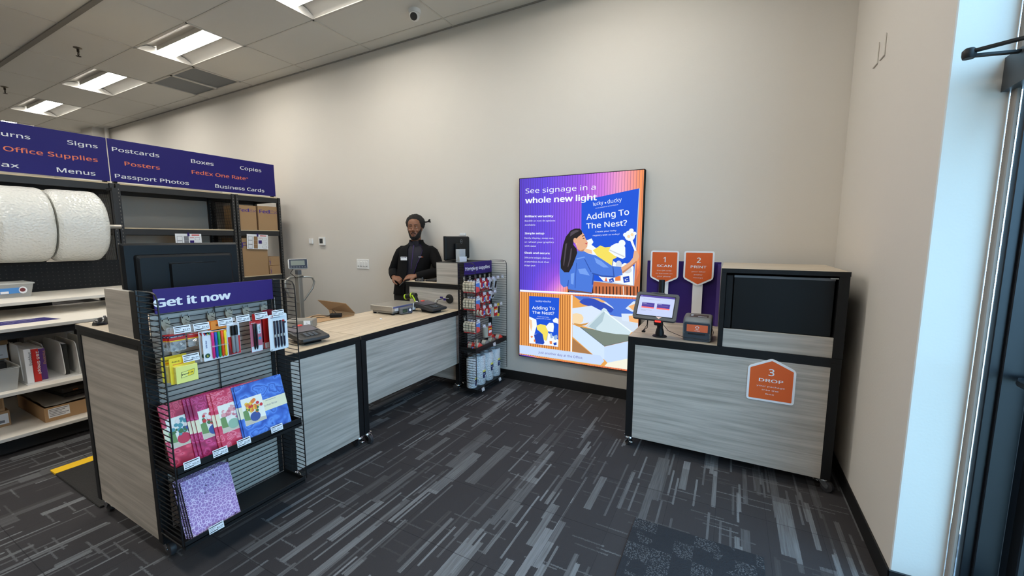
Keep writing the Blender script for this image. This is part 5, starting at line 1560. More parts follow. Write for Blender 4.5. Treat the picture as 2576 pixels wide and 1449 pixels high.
for nm, x0, x1, z in (('tabletop', -5.6, -4.395, .92), ('upper_ledge', -5.735, -4.92, 1.046), ('middle_shelf', -5.54, -4.4, .467), ('bottom_shelf', -5.54, -4.4, .152)):
    f = MB(); f.box(x0, ya, z - .022, x1 - .006, yb, z, LAM, .001); f.box(x1 - .006, ya, z - .024, x1, yb, z, LEDGE, .002); part(nm, f, t)
f = MB(); f.box(-5.745, ya, 1.046, -5.735, yb, 1.322, mat('black_pegboard', (20, 20, 21), .6, spec=.3))
n_ = 0
for i in range(40):
    for j in range(7):
        y, z = ya + .03 + .036 * i, 1.08 + .036 * j
        f.quad((-5.7345, y - .004, z - .004), (-5.7345, y + .004, z - .004), (-5.7345, y + .004, z + .004), (-5.7345, y - .004, z + .004), mat('peg_hole_grey', (48, 47, 46), .7))
part('pegboard', f, t)
f = MB(); f.quad((-4.81, .80, .9206), (-4.60, .80, .9206), (-4.585, 1.12, .9206), (-4.8, 1.08, .9206), NAVY)
f.text('PACK  and  SHIP', (-4.69, .84, .9212), Y1, -X1, .022, mat('decal_print', (180, 178, 206), .5), width=.2)
f.box(-4.76, .86, .9209, -4.75, 1.02, .9212, mat('decal_print')); f.box(-4.65, .86, .9209, -4.645, 1.0, .9212, mat('decal_print'))
part('purple_decal', f, t)

def bin_(x0, y0, z0, x1, y1, z1, label, name='storage_bin', fill=None, group='clear plastic bins', lid=True, lab=True):
    t = thing(name, label, 'plastic bin', ((x0 + x1) / 2, (y0 + y1) / 2, z0), group)
    f = MB(); CB = mat('cloudy_plastic', (196, 198, 196), .3, alpha=.62)
    d = .02
    f.ring_loft([[(x0 + d, y0 + d, z0), (x1 - d, y0 + d, z0), (x1 - d, y1 - d, z0), (x0 + d, y1 - d, z0)], [(x0, y0, z1), (x1, y0, z1), (x1, y1, z1), (x0, y1, z1)]], CB, True, False, False)
    f.quad((x0 + d, y0 + d, z0), (x0 + d, y1 - d, z0), (x1 - d, y1 - d, z0), (x1 - d, y0 + d, z0), CB)
    part('tub', f, t)
    f = MB(); f.box(x0 - .006, y0 - .006, z1 - .012, x1 + .006, y1 + .006, z1, mat('bin_rim', (206, 208, 206), .35, alpha=.7), .003) if lid else f.tube([(x0, y0, z1), (x1, y0, z1), (x1, y1, z1), (x0, y1, z1)], .006, mat('bin_rim', (206, 208, 206), .35, alpha=.7), 6, False, True)
    part('lid' if lid else 'rim', f, t)
    if lab:
        f = MB(); f.box(x1 - .008, y0 + .05, z0 + .035, x1 - .002, y1 - .055, z1 - .04, mat('sky_blue_label', (70, 136, 206), .5)); f.box(x1 - .002, y0 + .055, z0 + .037, x1 - .001, y0 + .1, z0 + .055, PAPER)
        disc(f, (x1 - .0008, y1 - .065, z1 - .062), Y1, Z1, .03, PAPER, 16, .8); disc(f, (x1 - .0002, y1 - .067, z1 - .06), Y1, Z1, .017, mat('label_fruit', (110, 40, 44), .5), 12)
        part('blue_label', f, t)
    return t
bin_(-5.62, .92, 1.0465, -5.33, 1.165, 1.168, 'small clear plastic bin with a blue label on the ledge below the bubble wrap')
t = bin_(-4.8, .56, .4675, -4.46, .852, .632, 'clear plastic tub of black gear under the table, in front of the carton numbered 80', lid=False, lab=False)
f = MB(); rnd = random.Random(2)
for k in range(7):
    f.M = rot_at((rnd.uniform(-4.72, -4.54), rnd.uniform(.66, .79), .55 + .012 * k), rz=rnd.uniform(0, 3), rx=rnd.uniform(-.4, .4)); f.box(-.05, -.03, -.03, .05, .03, .03, BLACKM, .008)
f.M = None
solo('bundled_gear', f, 'jumbled black gear filling the clear tub under the table', 'electronics', (-4.63, .72, .478), kind='stuff')
t = thing('archive_carton', 'brown carton with a white label numbered 80 under the packing table', 'cardboard box', (-4.95, .72, .4675))
f = MB(); f.box(-5.2, .56, .4675, -4.83, .878, .79, CARD, .003); f.box(-5.21, .555, .745, -4.82, .882, .80, CARDD, .003); part('carton_body', f, t)
f = MB(); f.box(-4.8285, .73, .64, -4.8275, .874, .742, PAPER); f.text('80', (-4.827, .79, .69), Y1, Z1, .032, INK, bold=.05, align='c'); f.box(-4.8272, .78, .665, -4.827, .85, .67, INKG); f.box(-4.8272, .78, .655, -4.827, .82, .659, INKG); part('number_label', f, t)

# desktop sorter with books
t = thing('file_sorter', 'white desktop file sorter with rounded dividers on the middle shelf', 'file sorter', (-4.75, 1.05, .4675))
f = MB(); f.box(-5.0, .885, .4675, -4.5, 1.3, .475, WHITE); part('base', f, t)
def divider(y, x1, h):
    pts = rpoly([(-5.0, .475), (x1, .475), (x1 - .04, .475 + h), (-4.99, .475 + h)], .05, 5)
    f = MB(); f.prism([(a, b_) for a, b_ in pts], (0, y, 0), X1, Z1, .005, WHITE); part('divider', f, t)
for y, x1, h in ((.888, -4.6, .28), (1.012, -4.6, .26), (1.095, -4.55, .26), (1.165, -4.5, .26), (1.24, -4.5, .27)):
    divider(y, x1, h)
def book(y0, y1, z1, x1, m, label, txt=None, cat='book'):
    t = thing('booklet', label, cat, (-4.8, (y0 + y1) / 2, .475), 'books in the white file sorter')
    f = MB(); f.box(-4.95, y0, .4755, x1, y1, z1, m, .002)
    if txt:
        f.text(txt[0], (x1 + .0008, (y0 + y1) / 2 + .006, z1 - .02), -Z1, Y1, .02, txt[1], width=txt[2], bold=.03)
    part('cover', f, t)
    f = MB(); f.box(-4.948, y0 + .002, z1, x1 - .006, y1 - .002, z1 + .002, PAPER); part('pages', f, t)
book(.893, .928, .73, -4.53, PAPER, 'white book at the near end of the file sorter', ('Shipping', INKG, .1))
book(.931, .968, .725, -4.54, mat('bright_red_spine', (196, 40, 36), .5), 'red book with white lettering in the file sorter', ('2&5 Shippi', PAPER, .17))
book(.971, 1.008, .715, -4.57, mat('violet_spine', (92, 56, 130), .5), 'violet book between the red book and a rounded divider', ('Packing', CARD, .1))
book(1.105, 1.128, .72, -4.58, mat('charcoal_slab', (40, 42, 40), .5), 'charcoal folder in the file sorter', None, 'folder')
f = MB(); f.box(-5.2, 1.0, .4675, -5.05, 1.3, .80, CLEAR, .004); f.box(-5.19, 1.01, .4685, -5.06, 1.29, .78, mat('grey_paper_stack', (150, 148, 150), .6))
solo('clear_tub', f, 'tall clear tub of grey papers behind the file sorter', 'plastic bin', (-5.12, 1.15, .4675))

# bottom shelf: open tray carton with a bagged device on it
t = thing('tray_carton', 'shallow open brown carton holding a film-wrapped black device on the bottom shelf', 'cardboard box', (-4.85, 1.15, .1525))
f = MB()
f.box(-5.16, .95, .1525, -4.52, 1.45, .157, CARD); f.box(-5.16, .95, .157, -4.52, .956, .262, CARD); f.box(-5.16, 1.444, .157, -4.52, 1.45, .262, CARD); f.box(-4.526, .956, .157, -4.52, 1.444, .262, CARD); f.box(-5.16, .956, .157, -5.154, 1.444, .262, CARD)
part('carton_body', f, t)
f = MB(); f.box(-4.5199, .97, .18, -4.5185, 1.085, .25, PAPER)
for k in range(5):
    f.box(-4.5185, .975, .238 - .012 * k, -4.518, 1.08 - .02 * (k % 3), .243 - .012 * k, INKG)
part('shipping_label', f, t)
f = MB(); R = []; rnd = random.Random(9)
for i in range(8):
    R.append([(-5.12 + .58 * j / 8, .965 + .47 * i / 7, .262 + .012 * rnd.random() + .016 * math.sin(PI * i / 7) * math.sin(PI * j / 8)) for j in range(9)])
f.ring_loft(R, mat('milky_film', (176, 172, 166), .3), False, False, True)
solo('plastic_film', f, 'wrinkled milky plastic film lying over the shallow carton', 'plastic film', (-4.83, 1.2, .262))
t = thing('black_device', 'flat black electronic box lying on the film above the shallow carton', 'electronic device', (-4.82, 1.2, .292))
f = MB(); M = rot_at((-4.83, 1.21, .292), rz=.1); f.M = M; f.box(-.29, -.15, 0, .22, .2, .03, BLACK, .003); f.box(-.30, -.16, .036, .23, .21, .075, mat('black_metal_case', (34, 32, 32), .5), .004); f.box(-.28, -.14, .03, .2, .19, .036, BLACKM); part('case', f, t)
f = MB(); f.M = M; f.box(.2285, -.1, .046, .231, -.07, .054, mat('amber_led', (150, 80, 40), .5)); part('indicator', f, t)
f = MB(); f.M = rot_at((-4.83, 1.17, .369), rz=.5)
f.prism([(-.09, 0), (-.03, 0), (-.05, .06), (-.1, .05)], (-.02, .03, 0), X1, Z1, .06, BLACKM); f.box(-.06, -.05, 0, .12, .03, .03, BLACKM, .006); f.box(.06, .0, .02, .1, .12, .045, BLACKM, .004); f.box(-.02, -.06, .03, .05, .02, .06, BLACKM, .008); f.M = None
solo('mounting_bracket', f, 'black angular mounting bracket resting on the flat black device', 'bracket', (-4.83, 1.17, .369))
for k, (z0, z1, y1, l) in enumerate(((.1525, .27, .82, 'brown carton with a white label at the edge of the photo on the bottom shelf'), (.272, .40, .80, 'brown carton stacked on the labelled one at the edge of the photo'))):
    t = thing('small_carton', l, 'cardboard box', (-4.9, .65, z0), 'cartons at the end of the bottom shelf')
    f = MB(); f.box(-5.1, .5, z0, -4.7 + .0 * k, y1, z1, CARD, .003); part('carton_body', f, t)
    f = MB(); f.box(-4.6995, y1 - .08, z0 + .02, -4.6985, y1 - .01, z1 - .02, PAPER if k == 0 else CARDD); f.box(-4.6985, y1 - .07, z0 + .03, -4.698, y1 - .03, z0 + .05, INKG); part('label', f, t)

# ------------------------------------------------------------------ backlit poster box (flat print, outlines in wall coordinates)
POLY = [
('slat_amber', (236, 160, 84), [(-1.942,0.99),(-1.371,0.99),(-1.366,0.312),(-1.946,0.312)]),
('slat_dark', (150, 84, 34), [(-1.922,0.986),(-1.914,0.986),(-1.913,0.311),(-1.921,0.31)]),
('slat_dark', (150, 84, 34), [(-1.895,0.985),(-1.887,0.986),(-1.886,0.312),(-1.894,0.31)]),
('slat_dark', (150, 84, 34), [(-1.869,0.985),(-1.861,0.986),(-1.859,0.312),(-1.867,0.311)]),
('slat_dark', (150, 84, 34), [(-1.843,0.985),(-1.835,0.986),(-1.832,0.313),(-1.84,0.312)]),
('slat_dark', (150, 84, 34), [(-1.816,0.985),(-1.808,0.986),(-1.806,0.314),(-1.814,0.313)]),
('slat_dark', (150, 84, 34), [(-1.79,0.985),(-1.782,0.986),(-1.779,0.314),(-1.787,0.313)]),
('slat_dark', (150, 84, 34), [(-1.764,0.985),(-1.757,0.986),(-1.753,0.315),(-1.761,0.314)]),
('slat_dark', (150, 84, 34), [(-1.739,0.985),(-1.731,0.986),(-1.727,0.316),(-1.735,0.315)]),
('slat_dark', (150, 84, 34), [(-1.713,0.985),(-1.705,0.986),(-1.701,0.316),(-1.709,0.315)]),
('slat_dark', (150, 84, 34), [(-1.688,0.985),(-1.68,0.986),(-1.675,0.317),(-1.683,0.316)]),
('slat_dark', (150, 84, 34), [(-1.663,0.985),(-1.655,0.986),(-1.649,0.318),(-1.657,0.317)]),
('slat_dark', (150, 84, 34), [(-1.637,0.985),(-1.63,0.986),(-1.624,0.318),(-1.632,0.317)]),
('slat_dark', (150, 84, 34), [(-1.612,0.985),(-1.605,0.985),(-1.598,0.319),(-1.606,0.318)]),
('slat_dark', (150, 84, 34), [(-1.588,0.985),(-1.58,0.985),(-1.573,0.32),(-1.581,0.319)]),
('slat_dark', (150, 84, 34), [(-1.563,0.985),(-1.555,0.985),(-1.548,0.32),(-1.556,0.319)]),
('slat_dark', (150, 84, 34), [(-1.538,0.985),(-1.531,0.985),(-1.523,0.321),(-1.531,0.32)]),
('slat_dark', (150, 84, 34), [(-1.514,0.985),(-1.506,0.985),(-1.498,0.322),(-1.506,0.321)]),
('slat_dark', (150, 84, 34), [(-1.49,0.985),(-1.482,0.985),(-1.474,0.322),(-1.481,0.321)]),
('slat_dark', (150, 84, 34), [(-1.465,0.985),(-1.458,0.985),(-1.449,0.323),(-1.456,0.322)]),
('slat_dark', (150, 84, 34), [(-1.441,0.985),(-1.434,0.985),(-1.425,0.324),(-1.432,0.323)]),
('slat_dark', (150, 84, 34), [(-1.417,0.985),(-1.41,0.985),(-1.4,0.324),(-1.408,0.323)]),
('slat_dark', (150, 84, 34), [(-1.394,0.985),(-1.387,0.985),(-1.376,0.325),(-1.383,0.324)]),
('board_blue', (28, 84, 214), [(-1.832,0.951),(-1.497,0.953),(-1.504,0.448),(-1.829,0.447)]),
('white', (238, 244, 252), [(-1.83,0.734),(-1.749,0.708),(-1.741,0.649),(-1.769,0.552),(-1.676,0.576),(-1.626,0.502),(-1.613,0.583),(-1.501,0.523),(-1.503,0.45),(-1.829,0.449)]),
('yellow', (240, 220, 96), [(-1.745,0.642),(-1.702,0.666),(-1.642,0.659),(-1.613,0.609),(-1.616,0.569),(-1.633,0.494),(-1.661,0.504),(-1.698,0.58),(-1.737,0.603)]),
('white', (238, 244, 252), [(-1.641,0.646),(-1.603,0.689),(-1.558,0.69),(-1.551,0.655),(-1.557,0.596),(-1.613,0.599)]),
('navy_shirt', (34, 72, 180), [(-1.773,0.545),(-1.698,0.577),(-1.676,0.563),(-1.654,0.472),(-1.668,0.454),(-1.754,0.453)]),
('white', (238, 244, 252), [(-1.566,0.722),(-1.532,0.748),(-1.504,0.738),(-1.504,0.686),(-1.524,0.694),(-1.558,0.7)]),
('orange', (230, 130, 70), [(-1.814,0.52),(-1.798,0.532),(-1.784,0.524),(-1.798,0.505)]),
('orange', (230, 130, 70), [(-1.776,0.491),(-1.762,0.499),(-1.754,0.473),(-1.772,0.468)]),
('soft_blue', (150, 180, 220), [(-1.595,0.578),(-1.574,0.584),(-1.56,0.536),(-1.584,0.527)]),
('soft_blue', (150, 180, 220), [(-1.553,0.557),(-1.516,0.574),(-1.508,0.549),(-1.528,0.517),(-1.549,0.524)]),
('navy_shirt', (34, 72, 180), [(-1.556,0.484),(-1.521,0.495),(-1.518,0.469),(-1.548,0.459)]),
('orange', (230, 130, 70), [(-1.598,0.499),(-1.57,0.502),(-1.569,0.469),(-1.594,0.469)]),
('peach_bear', (240, 200, 160), [(-1.827,0.708),(-1.799,0.697),(-1.792,0.631),(-1.806,0.575),(-1.827,0.654)]),
('amber_wood', (230, 164, 84), [(-1.358,0.985),(-0.729,0.99),(-0.702,0.324),(-1.366,0.309)]),
('denim', (74, 116, 214), [(-1.349,0.984),(-0.729,0.99),(-0.723,0.828),(-0.886,0.807),(-1.018,0.832),(-1.206,0.902),(-1.29,0.949)]),
('deep_denim', (50, 78, 184), [(-1.289,0.927),(-1.245,0.964),(-1.163,0.973),(-1.052,0.944),(-0.972,0.908),(-0.948,0.88),(-0.971,0.848),(-1.043,0.854),(-1.136,0.883),(-1.25,0.905)]),
('pale_ring', (214, 224, 240), [(-1.07,0.946),(-1.021,0.944),(-0.96,0.903),(-0.948,0.883),(-0.972,0.899),(-1.027,0.928)]),
('amber_wood2', (236, 178, 110), [(-1.195,0.977),(-1.101,0.977),(-1.022,0.947),(-1.058,0.937),(-1.132,0.966)]),
('paper_white', (214, 228, 246), [(-1.356,0.859),(-1.165,0.9),(-1.055,0.853),(-1.214,0.686),(-1.353,0.707)]),
('pale_grey', (206, 220, 236), [(-0.97,0.818),(-0.863,0.815),(-0.722,0.787),(-0.718,0.693),(-0.766,0.682),(-0.884,0.747)]),
('straw', (240, 214, 170), [(-1.353,0.802),(-1.313,0.815),(-1.261,0.804),(-1.241,0.775),(-1.247,0.737),(-1.278,0.705),(-1.317,0.698),(-1.351,0.714)]),
('straw_dark', (206, 150, 80), [(-1.343,0.711),(-1.278,0.708),(-1.221,0.72),(-1.183,0.733),(-1.22,0.701),(-1.304,0.68)]),
('paper_white', (214, 228, 246), [(-0.84,0.9),(-0.77,0.971),(-0.728,0.974),(-0.724,0.863),(-0.784,0.875)]),
('peach', (240, 180, 120), [(-0.815,0.92),(-0.742,0.955),(-0.728,0.953),(-0.725,0.886),(-0.773,0.888)]),
('paper_white', (224, 234, 248), [(-0.876,0.847),(-0.724,0.857),(-0.721,0.769),(-0.804,0.776),(-0.868,0.782)]),
('peach', (240, 180, 120), [(-0.809,0.832),(-0.724,0.843),(-0.721,0.772),(-0.801,0.779)]),
('green_grey', (120, 132, 122), [(-1.265,0.678),(-1.125,0.667),(-1.001,0.653),(-0.785,0.656),(-0.784,0.605),(-1.028,0.52)]),
('cloth', (204, 224, 232), [(-1.213,0.683),(-1.073,0.839),(-1.062,0.871),(-1.044,0.887),(-1.02,0.88),(-0.97,0.812),(-0.772,0.687),(-0.797,0.653),(-0.917,0.647),(-1.044,0.654)]),
('cloth_shade', (172, 196, 206), [(-1.188,0.692),(-1.043,0.854),(-1.031,0.843),(-1.053,0.755),(-1.113,0.687),(-1.106,0.663)]),
('cloth_edge', (232, 244, 250), [(-1.043,0.854),(-1.028,0.858),(-0.772,0.686),(-0.78,0.677)]),
('box_white', (206, 226, 250), [(-1.353,0.698),(-1.274,0.674),(-1.028,0.517),(-1.024,0.384),(-1.137,0.418),(-1.351,0.573)]),
('box_line', (96, 112, 120), [(-1.265,0.678),(-1.028,0.52),(-1.028,0.514),(-1.274,0.674)]),
('box_line', (96, 112, 120), [(-1.028,0.52),(-0.784,0.605),(-0.784,0.601),(-1.028,0.513)]),
('box_white2', (196, 218, 246), [(-1.028,0.511),(-0.784,0.599),(-0.778,0.422),(-0.993,0.357),(-1.024,0.384)]),
('brown_wood', (170, 122, 78), [(-1.35,0.557),(-1.141,0.416),(-1.351,0.422)]),
('pale_cream', (240, 238, 220), [(-1.023,0.318),(-0.993,0.357),(-0.778,0.434),(-0.774,0.319)]),
('caption', (196, 216, 246), [(-1.943,0.416),(-1.065,0.419),(-1.024,0.371),(-1.06,0.325),(-1.942,0.323)]),
('white', (246, 250, 255), [(-1.939,1.01),(-0.685,1.025),(-0.684,1.009),(-1.939,0.991)]),
('white', (246, 250, 255), [(-1.371,0.99),(-1.358,0.99),(-1.354,0.415),(-1.368,0.415)]),
('slat_brown', (196, 112, 70), [(-1.415,1.091),(-1.146,1.144),(-0.769,1.121),(-0.725,1.251),(-0.693,1.252),(-0.685,1.027),(-1.414,1.015)]),
('slat_gap', (58, 34, 26), [(-1.406,1.073),(-1.394,1.074),(-1.393,1.016),(-1.405,1.015)]),
('slat_gap', (58, 34, 26), [(-1.37,1.075),(-1.359,1.076),(-1.358,1.016),(-1.369,1.016)]),
('slat_gap', (58, 34, 26), [(-1.335,1.077),(-1.323,1.078),(-1.322,1.017),(-1.333,1.016)]),
('slat_gap', (58, 34, 26), [(-1.299,1.079),(-1.288,1.08),(-1.287,1.017),(-1.298,1.017)]),
('slat_gap', (58, 34, 26), [(-1.264,1.081),(-1.254,1.082),(-1.252,1.018),(-1.263,1.017)]),
('slat_gap', (58, 34, 26), [(-1.23,1.083),(-1.219,1.084),(-1.218,1.018),(-1.228,1.017)]),
('slat_gap', (58, 34, 26), [(-1.196,1.085),(-1.185,1.086),(-1.183,1.018),(-1.194,1.018)]),
('slat_gap', (58, 34, 26), [(-1.162,1.087),(-1.151,1.087),(-1.149,1.019),(-1.16,1.018)]),
('slat_gap', (58, 34, 26), [(-1.128,1.089),(-1.117,1.089),(-1.116,1.019),(-1.126,1.019)]),
('slat_gap', (58, 34, 26), [(-1.095,1.091),(-1.084,1.091),(-1.082,1.02),(-1.093,1.019)]),
('slat_gap', (58, 34, 26), [(-1.061,1.092),(-1.051,1.093),(-1.049,1.02),(-1.06,1.019)]),
('slat_gap', (58, 34, 26), [(-1.028,1.094),(-1.018,1.095),(-1.016,1.02),(-1.026,1.02)]),
('slat_gap', (58, 34, 26), [(-0.996,1.096),(-0.986,1.097),(-0.984,1.021),(-0.994,1.02)]),
('slat_gap', (58, 34, 26), [(-0.964,1.098),(-0.953,1.098),(-0.951,1.021),(-0.961,1.02)]),
('slat_gap', (58, 34, 26), [(-0.931,1.099),(-0.921,1.1),(-0.919,1.022),(-0.929,1.021)]),
('slat_gap', (58, 34, 26), [(-0.9,1.101),(-0.89,1.102),(-0.887,1.022),(-0.897,1.021)]),
('slat_gap', (58, 34, 26), [(-0.868,1.103),(-0.858,1.103),(-0.855,1.022),(-0.865,1.022)]),
('slat_gap', (58, 34, 26), [(-0.837,1.105),(-0.827,1.105),(-0.824,1.023),(-0.834,1.022)]),
('slat_gap', (58, 34, 26), [(-0.805,1.106),(-0.796,1.107),(-0.793,1.023),(-0.803,1.022)]),
('slat_gap', (58, 34, 26), [(-0.775,1.108),(-0.765,1.109),(-0.762,1.023),(-0.772,1.023)]),
('slat_gap', (58, 34, 26), [(-0.744,1.11),(-0.734,1.11),(-0.731,1.024),(-0.741,1.023)]),
('slat_gap', (58, 34, 26), [(-0.714,1.111),(-0.704,1.112),(-0.701,1.024),(-0.71,1.023)]),
('white_cord', (240, 225, 215), [(-0.871,1.104),(-0.863,1.105),(-0.857,1.023),(-0.865,1.024)]),
('board_blue', (28, 84, 214), [(-1.284,1.9),(-0.755,1.985),(-0.775,1.115),(-1.277,1.151)]),
('board_edge', (176, 196, 214), [(-0.755,1.985),(-0.747,1.981),(-0.768,1.115),(-0.775,1.115)]),
('board_edge', (176, 196, 214), [(-1.151,1.143),(-0.775,1.121),(-0.775,1.113),(-1.15,1.135)]),
('white', (232, 240, 250), [(-1.274,1.444),(-1.239,1.484),(-1.226,1.526),(-1.178,1.544),(-1.159,1.51),(-1.177,1.484),(-1.127,1.45),(-1.095,1.357),(-0.972,1.284),(-0.965,1.335),(-0.897,1.295),(-0.865,1.321),(-0.779,1.298),(-0.777,1.118),(-1.054,1.143),(-1.272,1.362)]),
('board_blue', (28, 84, 214), [(-0.937,1.369),(-0.858,1.362),(-0.782,1.38),(-0.778,1.29),(-0.857,1.321),(-0.897,1.303)]),
('peach_bear', (240, 208, 170), [(-1.265,1.44),(-1.229,1.449),(-1.175,1.433),(-1.166,1.398),(-1.237,1.406)]),
('yellow', (238, 218, 96), [(-1.162,1.433),(-1.093,1.478),(-1.046,1.461),(-0.99,1.468),(-0.976,1.402),(-0.933,1.369),(-0.97,1.351),(-0.977,1.284),(-1.094,1.349)]),
('white', (236, 238, 240), [(-1.012,1.426),(-0.991,1.475),(-0.945,1.5),(-0.883,1.502),(-0.86,1.461),(-0.856,1.371),(-0.881,1.357),(-0.95,1.381)]),
('hat_line', (204, 208, 214), [(-1.011,1.435),(-1.004,1.442),(-0.863,1.383),(-0.865,1.37)]),
('white', (240, 242, 244), [(-0.859,1.501),(-0.862,1.487),(-0.87,1.476),(-0.883,1.47),(-0.896,1.47),(-0.909,1.476),(-0.918,1.487),(-0.922,1.5),(-0.919,1.514),(-0.911,1.525),(-0.898,1.531),(-0.885,1.531),(-0.872,1.525),(-0.863,1.514)]),
('white', (244, 246, 250), [(-0.776,1.568),(-0.78,1.547),(-0.792,1.531),(-0.811,1.522),(-0.832,1.522),(-0.851,1.531),(-0.864,1.547),(-0.87,1.568),(-0.866,1.589),(-0.853,1.605),(-0.835,1.614),(-0.814,1.614),(-0.795,1.605),(-0.781,1.588)]),
('white', (244, 246, 250), [(-0.847,1.576),(-0.849,1.568),(-0.854,1.562),(-0.861,1.559),(-0.869,1.559),(-0.876,1.562),(-0.881,1.569),(-0.883,1.576),(-0.882,1.584),(-0.877,1.59),(-0.87,1.594),(-0.862,1.594),(-0.854,1.59),(-0.849,1.584)]),
('white', (244, 246, 250), [(-0.789,1.612),(-0.791,1.603),(-0.796,1.596),(-0.804,1.592),(-0.814,1.592),(-0.822,1.596),(-0.828,1.603),(-0.831,1.613),(-0.829,1.622),(-0.823,1.629),(-0.815,1.633),(-0.806,1.633),(-0.797,1.629),(-0.791,1.621)]),
('white', (244, 246, 250), [(-0.765,1.588),(-0.766,1.581),(-0.77,1.575),(-0.777,1.572),(-0.784,1.572),(-0.79,1.575),(-0.795,1.581),(-0.797,1.588),(-0.795,1.595),(-0.791,1.601),(-0.785,1.604),(-0.778,1.604),(-0.771,1.601),(-0.767,1.595)]),
('white', (244, 246, 250), [(-0.819,1.527),(-0.799,1.535),(-0.757,1.43),(-0.775,1.43)]),
('straw', (236, 210, 150), [(-0.818,1.561),(-0.82,1.553),(-0.827,1.547),(-0.836,1.548),(-0.844,1.553),(-0.847,1.562),(-0.844,1.57),(-0.837,1.575),(-0.828,1.575),(-0.821,1.57)]),
('straw', (236, 210, 150), [(-0.788,1.577),(-0.79,1.569),(-0.797,1.564),(-0.806,1.564),(-0.814,1.569),(-0.817,1.578),(-0.814,1.586),(-0.807,1.591),(-0.798,1.591),(-0.791,1.586)]),
('soft_grey', (206, 212, 222), [(-0.886,1.303),(-0.889,1.284),(-0.899,1.27),(-0.913,1.264),(-0.927,1.269),(-0.938,1.282),(-0.943,1.302),(-0.939,1.321),(-0.929,1.335),(-0.915,1.341),(-0.901,1.336),(-0.89,1.323)]),
('soft_grey', (214, 220, 228), [(-0.793,1.257),(-0.798,1.242),(-0.813,1.23),(-0.833,1.225),(-0.854,1.228),(-0.869,1.239),(-0.875,1.254),(-0.87,1.269),(-0.856,1.28),(-0.835,1.285),(-0.815,1.282),(-0.799,1.271)]),
('navy_shirt', (34, 72, 180), [(-1.003,1.164),(-0.961,1.179),(-0.951,1.141),(-0.994,1.134)]),
('orange', (230, 120, 60), [(-0.944,1.192),(-0.894,1.198),(-0.893,1.156),(-0.943,1.151)]),
('navy_shirt', (34, 66, 160), [(-0.873,1.191),(-0.816,1.202),(-0.808,1.148),(-0.863,1.137)]),
('coral', (226, 110, 70), [(-1.041,1.145),(-1.029,1.184),(-1.015,1.142)]),
('jacket', (74, 120, 216), [(-1.337,1.417),(-1.274,1.433),(-1.192,1.394),(-1.143,1.365),(-1.144,1.227),(-1.151,1.105),(-1.164,1.021),(-1.395,1.027),(-1.413,1.075),(-1.453,1.062),(-1.487,1.096),(-1.498,1.195),(-1.495,1.321),(-1.467,1.367)]),
('jacket_dark', (46, 82, 170), [(-1.149,1.278),(-1.142,1.279),(-1.151,1.105),(-1.166,1.104)]),
('jacket_dark', (46, 82, 170), [(-1.415,1.077),(-1.405,1.136),(-1.399,1.137),(-1.404,1.065)]),
('jacket_dark', (46, 82, 170), [(-1.326,1.308),(-1.321,1.308),(-1.33,1.06),(-1.336,1.059)]),
('jacket_dark', (46, 82, 170), [(-1.395,1.029),(-1.164,1.023),(-1.164,1.015),(-1.395,1.02)]),
('jacket_dark', (46, 82, 170), [(-1.245,1.345),(-1.239,1.349),(-1.17,1.226),(-1.177,1.221)]),
('jacket_light', (116, 158, 236), [(-1.327,1.352),(-1.245,1.371),(-1.236,1.363),(-1.317,1.342)]),
('jacket_light', (116, 158, 236), [(-1.306,1.247),(-1.234,1.258),(-1.187,1.19),(-1.287,1.204)]),
('jacket_light', (110, 152, 232), [(-1.38,1.2),(-1.343,1.21),(-1.35,1.094),(-1.378,1.102)]),
('belt', (120, 78, 56), [(-1.403,1.045),(-1.162,1.027),(-1.162,1.015),(-1.403,1.03)]),
('jacket', (74, 120, 216), [(-1.201,1.399),(-1.13,1.384),(-1.051,1.337),(-0.973,1.288),(-0.889,1.282),(-0.876,1.21),(-0.953,1.181),(-1.073,1.185),(-1.17,1.213)]),
('jacket_light', (116, 158, 236), [(-1.147,1.365),(-1.077,1.332),(-1.006,1.274),(-1.058,1.273),(-1.128,1.313)]),
('jacket_dark', (46, 82, 170), [(-0.972,1.286),(-0.964,1.288),(-0.948,1.182),(-0.959,1.179)]),
('jacket_dark', (46, 82, 170), [(-1.161,1.219),(-1.073,1.198),(-0.953,1.195),(-0.953,1.181),(-1.073,1.183),(-1.17,1.208)]),
('skin', (226, 172, 136), [(-0.892,1.276),(-0.816,1.33),(-0.789,1.368),(-0.779,1.434),(-0.754,1.434),(-0.731,1.385),(-0.75,1.336),(-0.806,1.279),(-0.874,1.222)]),
('skin_shade', (190, 130, 96), [(-0.874,1.222),(-0.806,1.279),(-0.75,1.336),(-0.76,1.34),(-0.815,1.289),(-0.883,1.237)]),
('skin', (232, 180, 148), [(-1.282,1.611),(-1.254,1.585),(-1.237,1.544),(-1.214,1.505),(-1.219,1.462),(-1.242,1.442),(-1.287,1.427),(-1.318,1.444),(-1.341,1.5),(-1.331,1.544),(-1.304,1.57)]),
('skin_shade', (190, 128, 98), [(-1.318,1.444),(-1.287,1.427),(-1.242,1.442),(-1.26,1.419),(-1.301,1.422)]),
('lip', (196, 80, 90), [(-1.244,1.499),(-1.216,1.504),(-1.225,1.485)]),
('hair', (34, 28, 32), [(-1.275,1.568),(-1.25,1.576),(-1.248,1.571),(-1.271,1.561)]),
('hair', (34, 28, 32), [(-1.267,1.544),(-1.247,1.549),(-1.247,1.542),(-1.263,1.538)]),
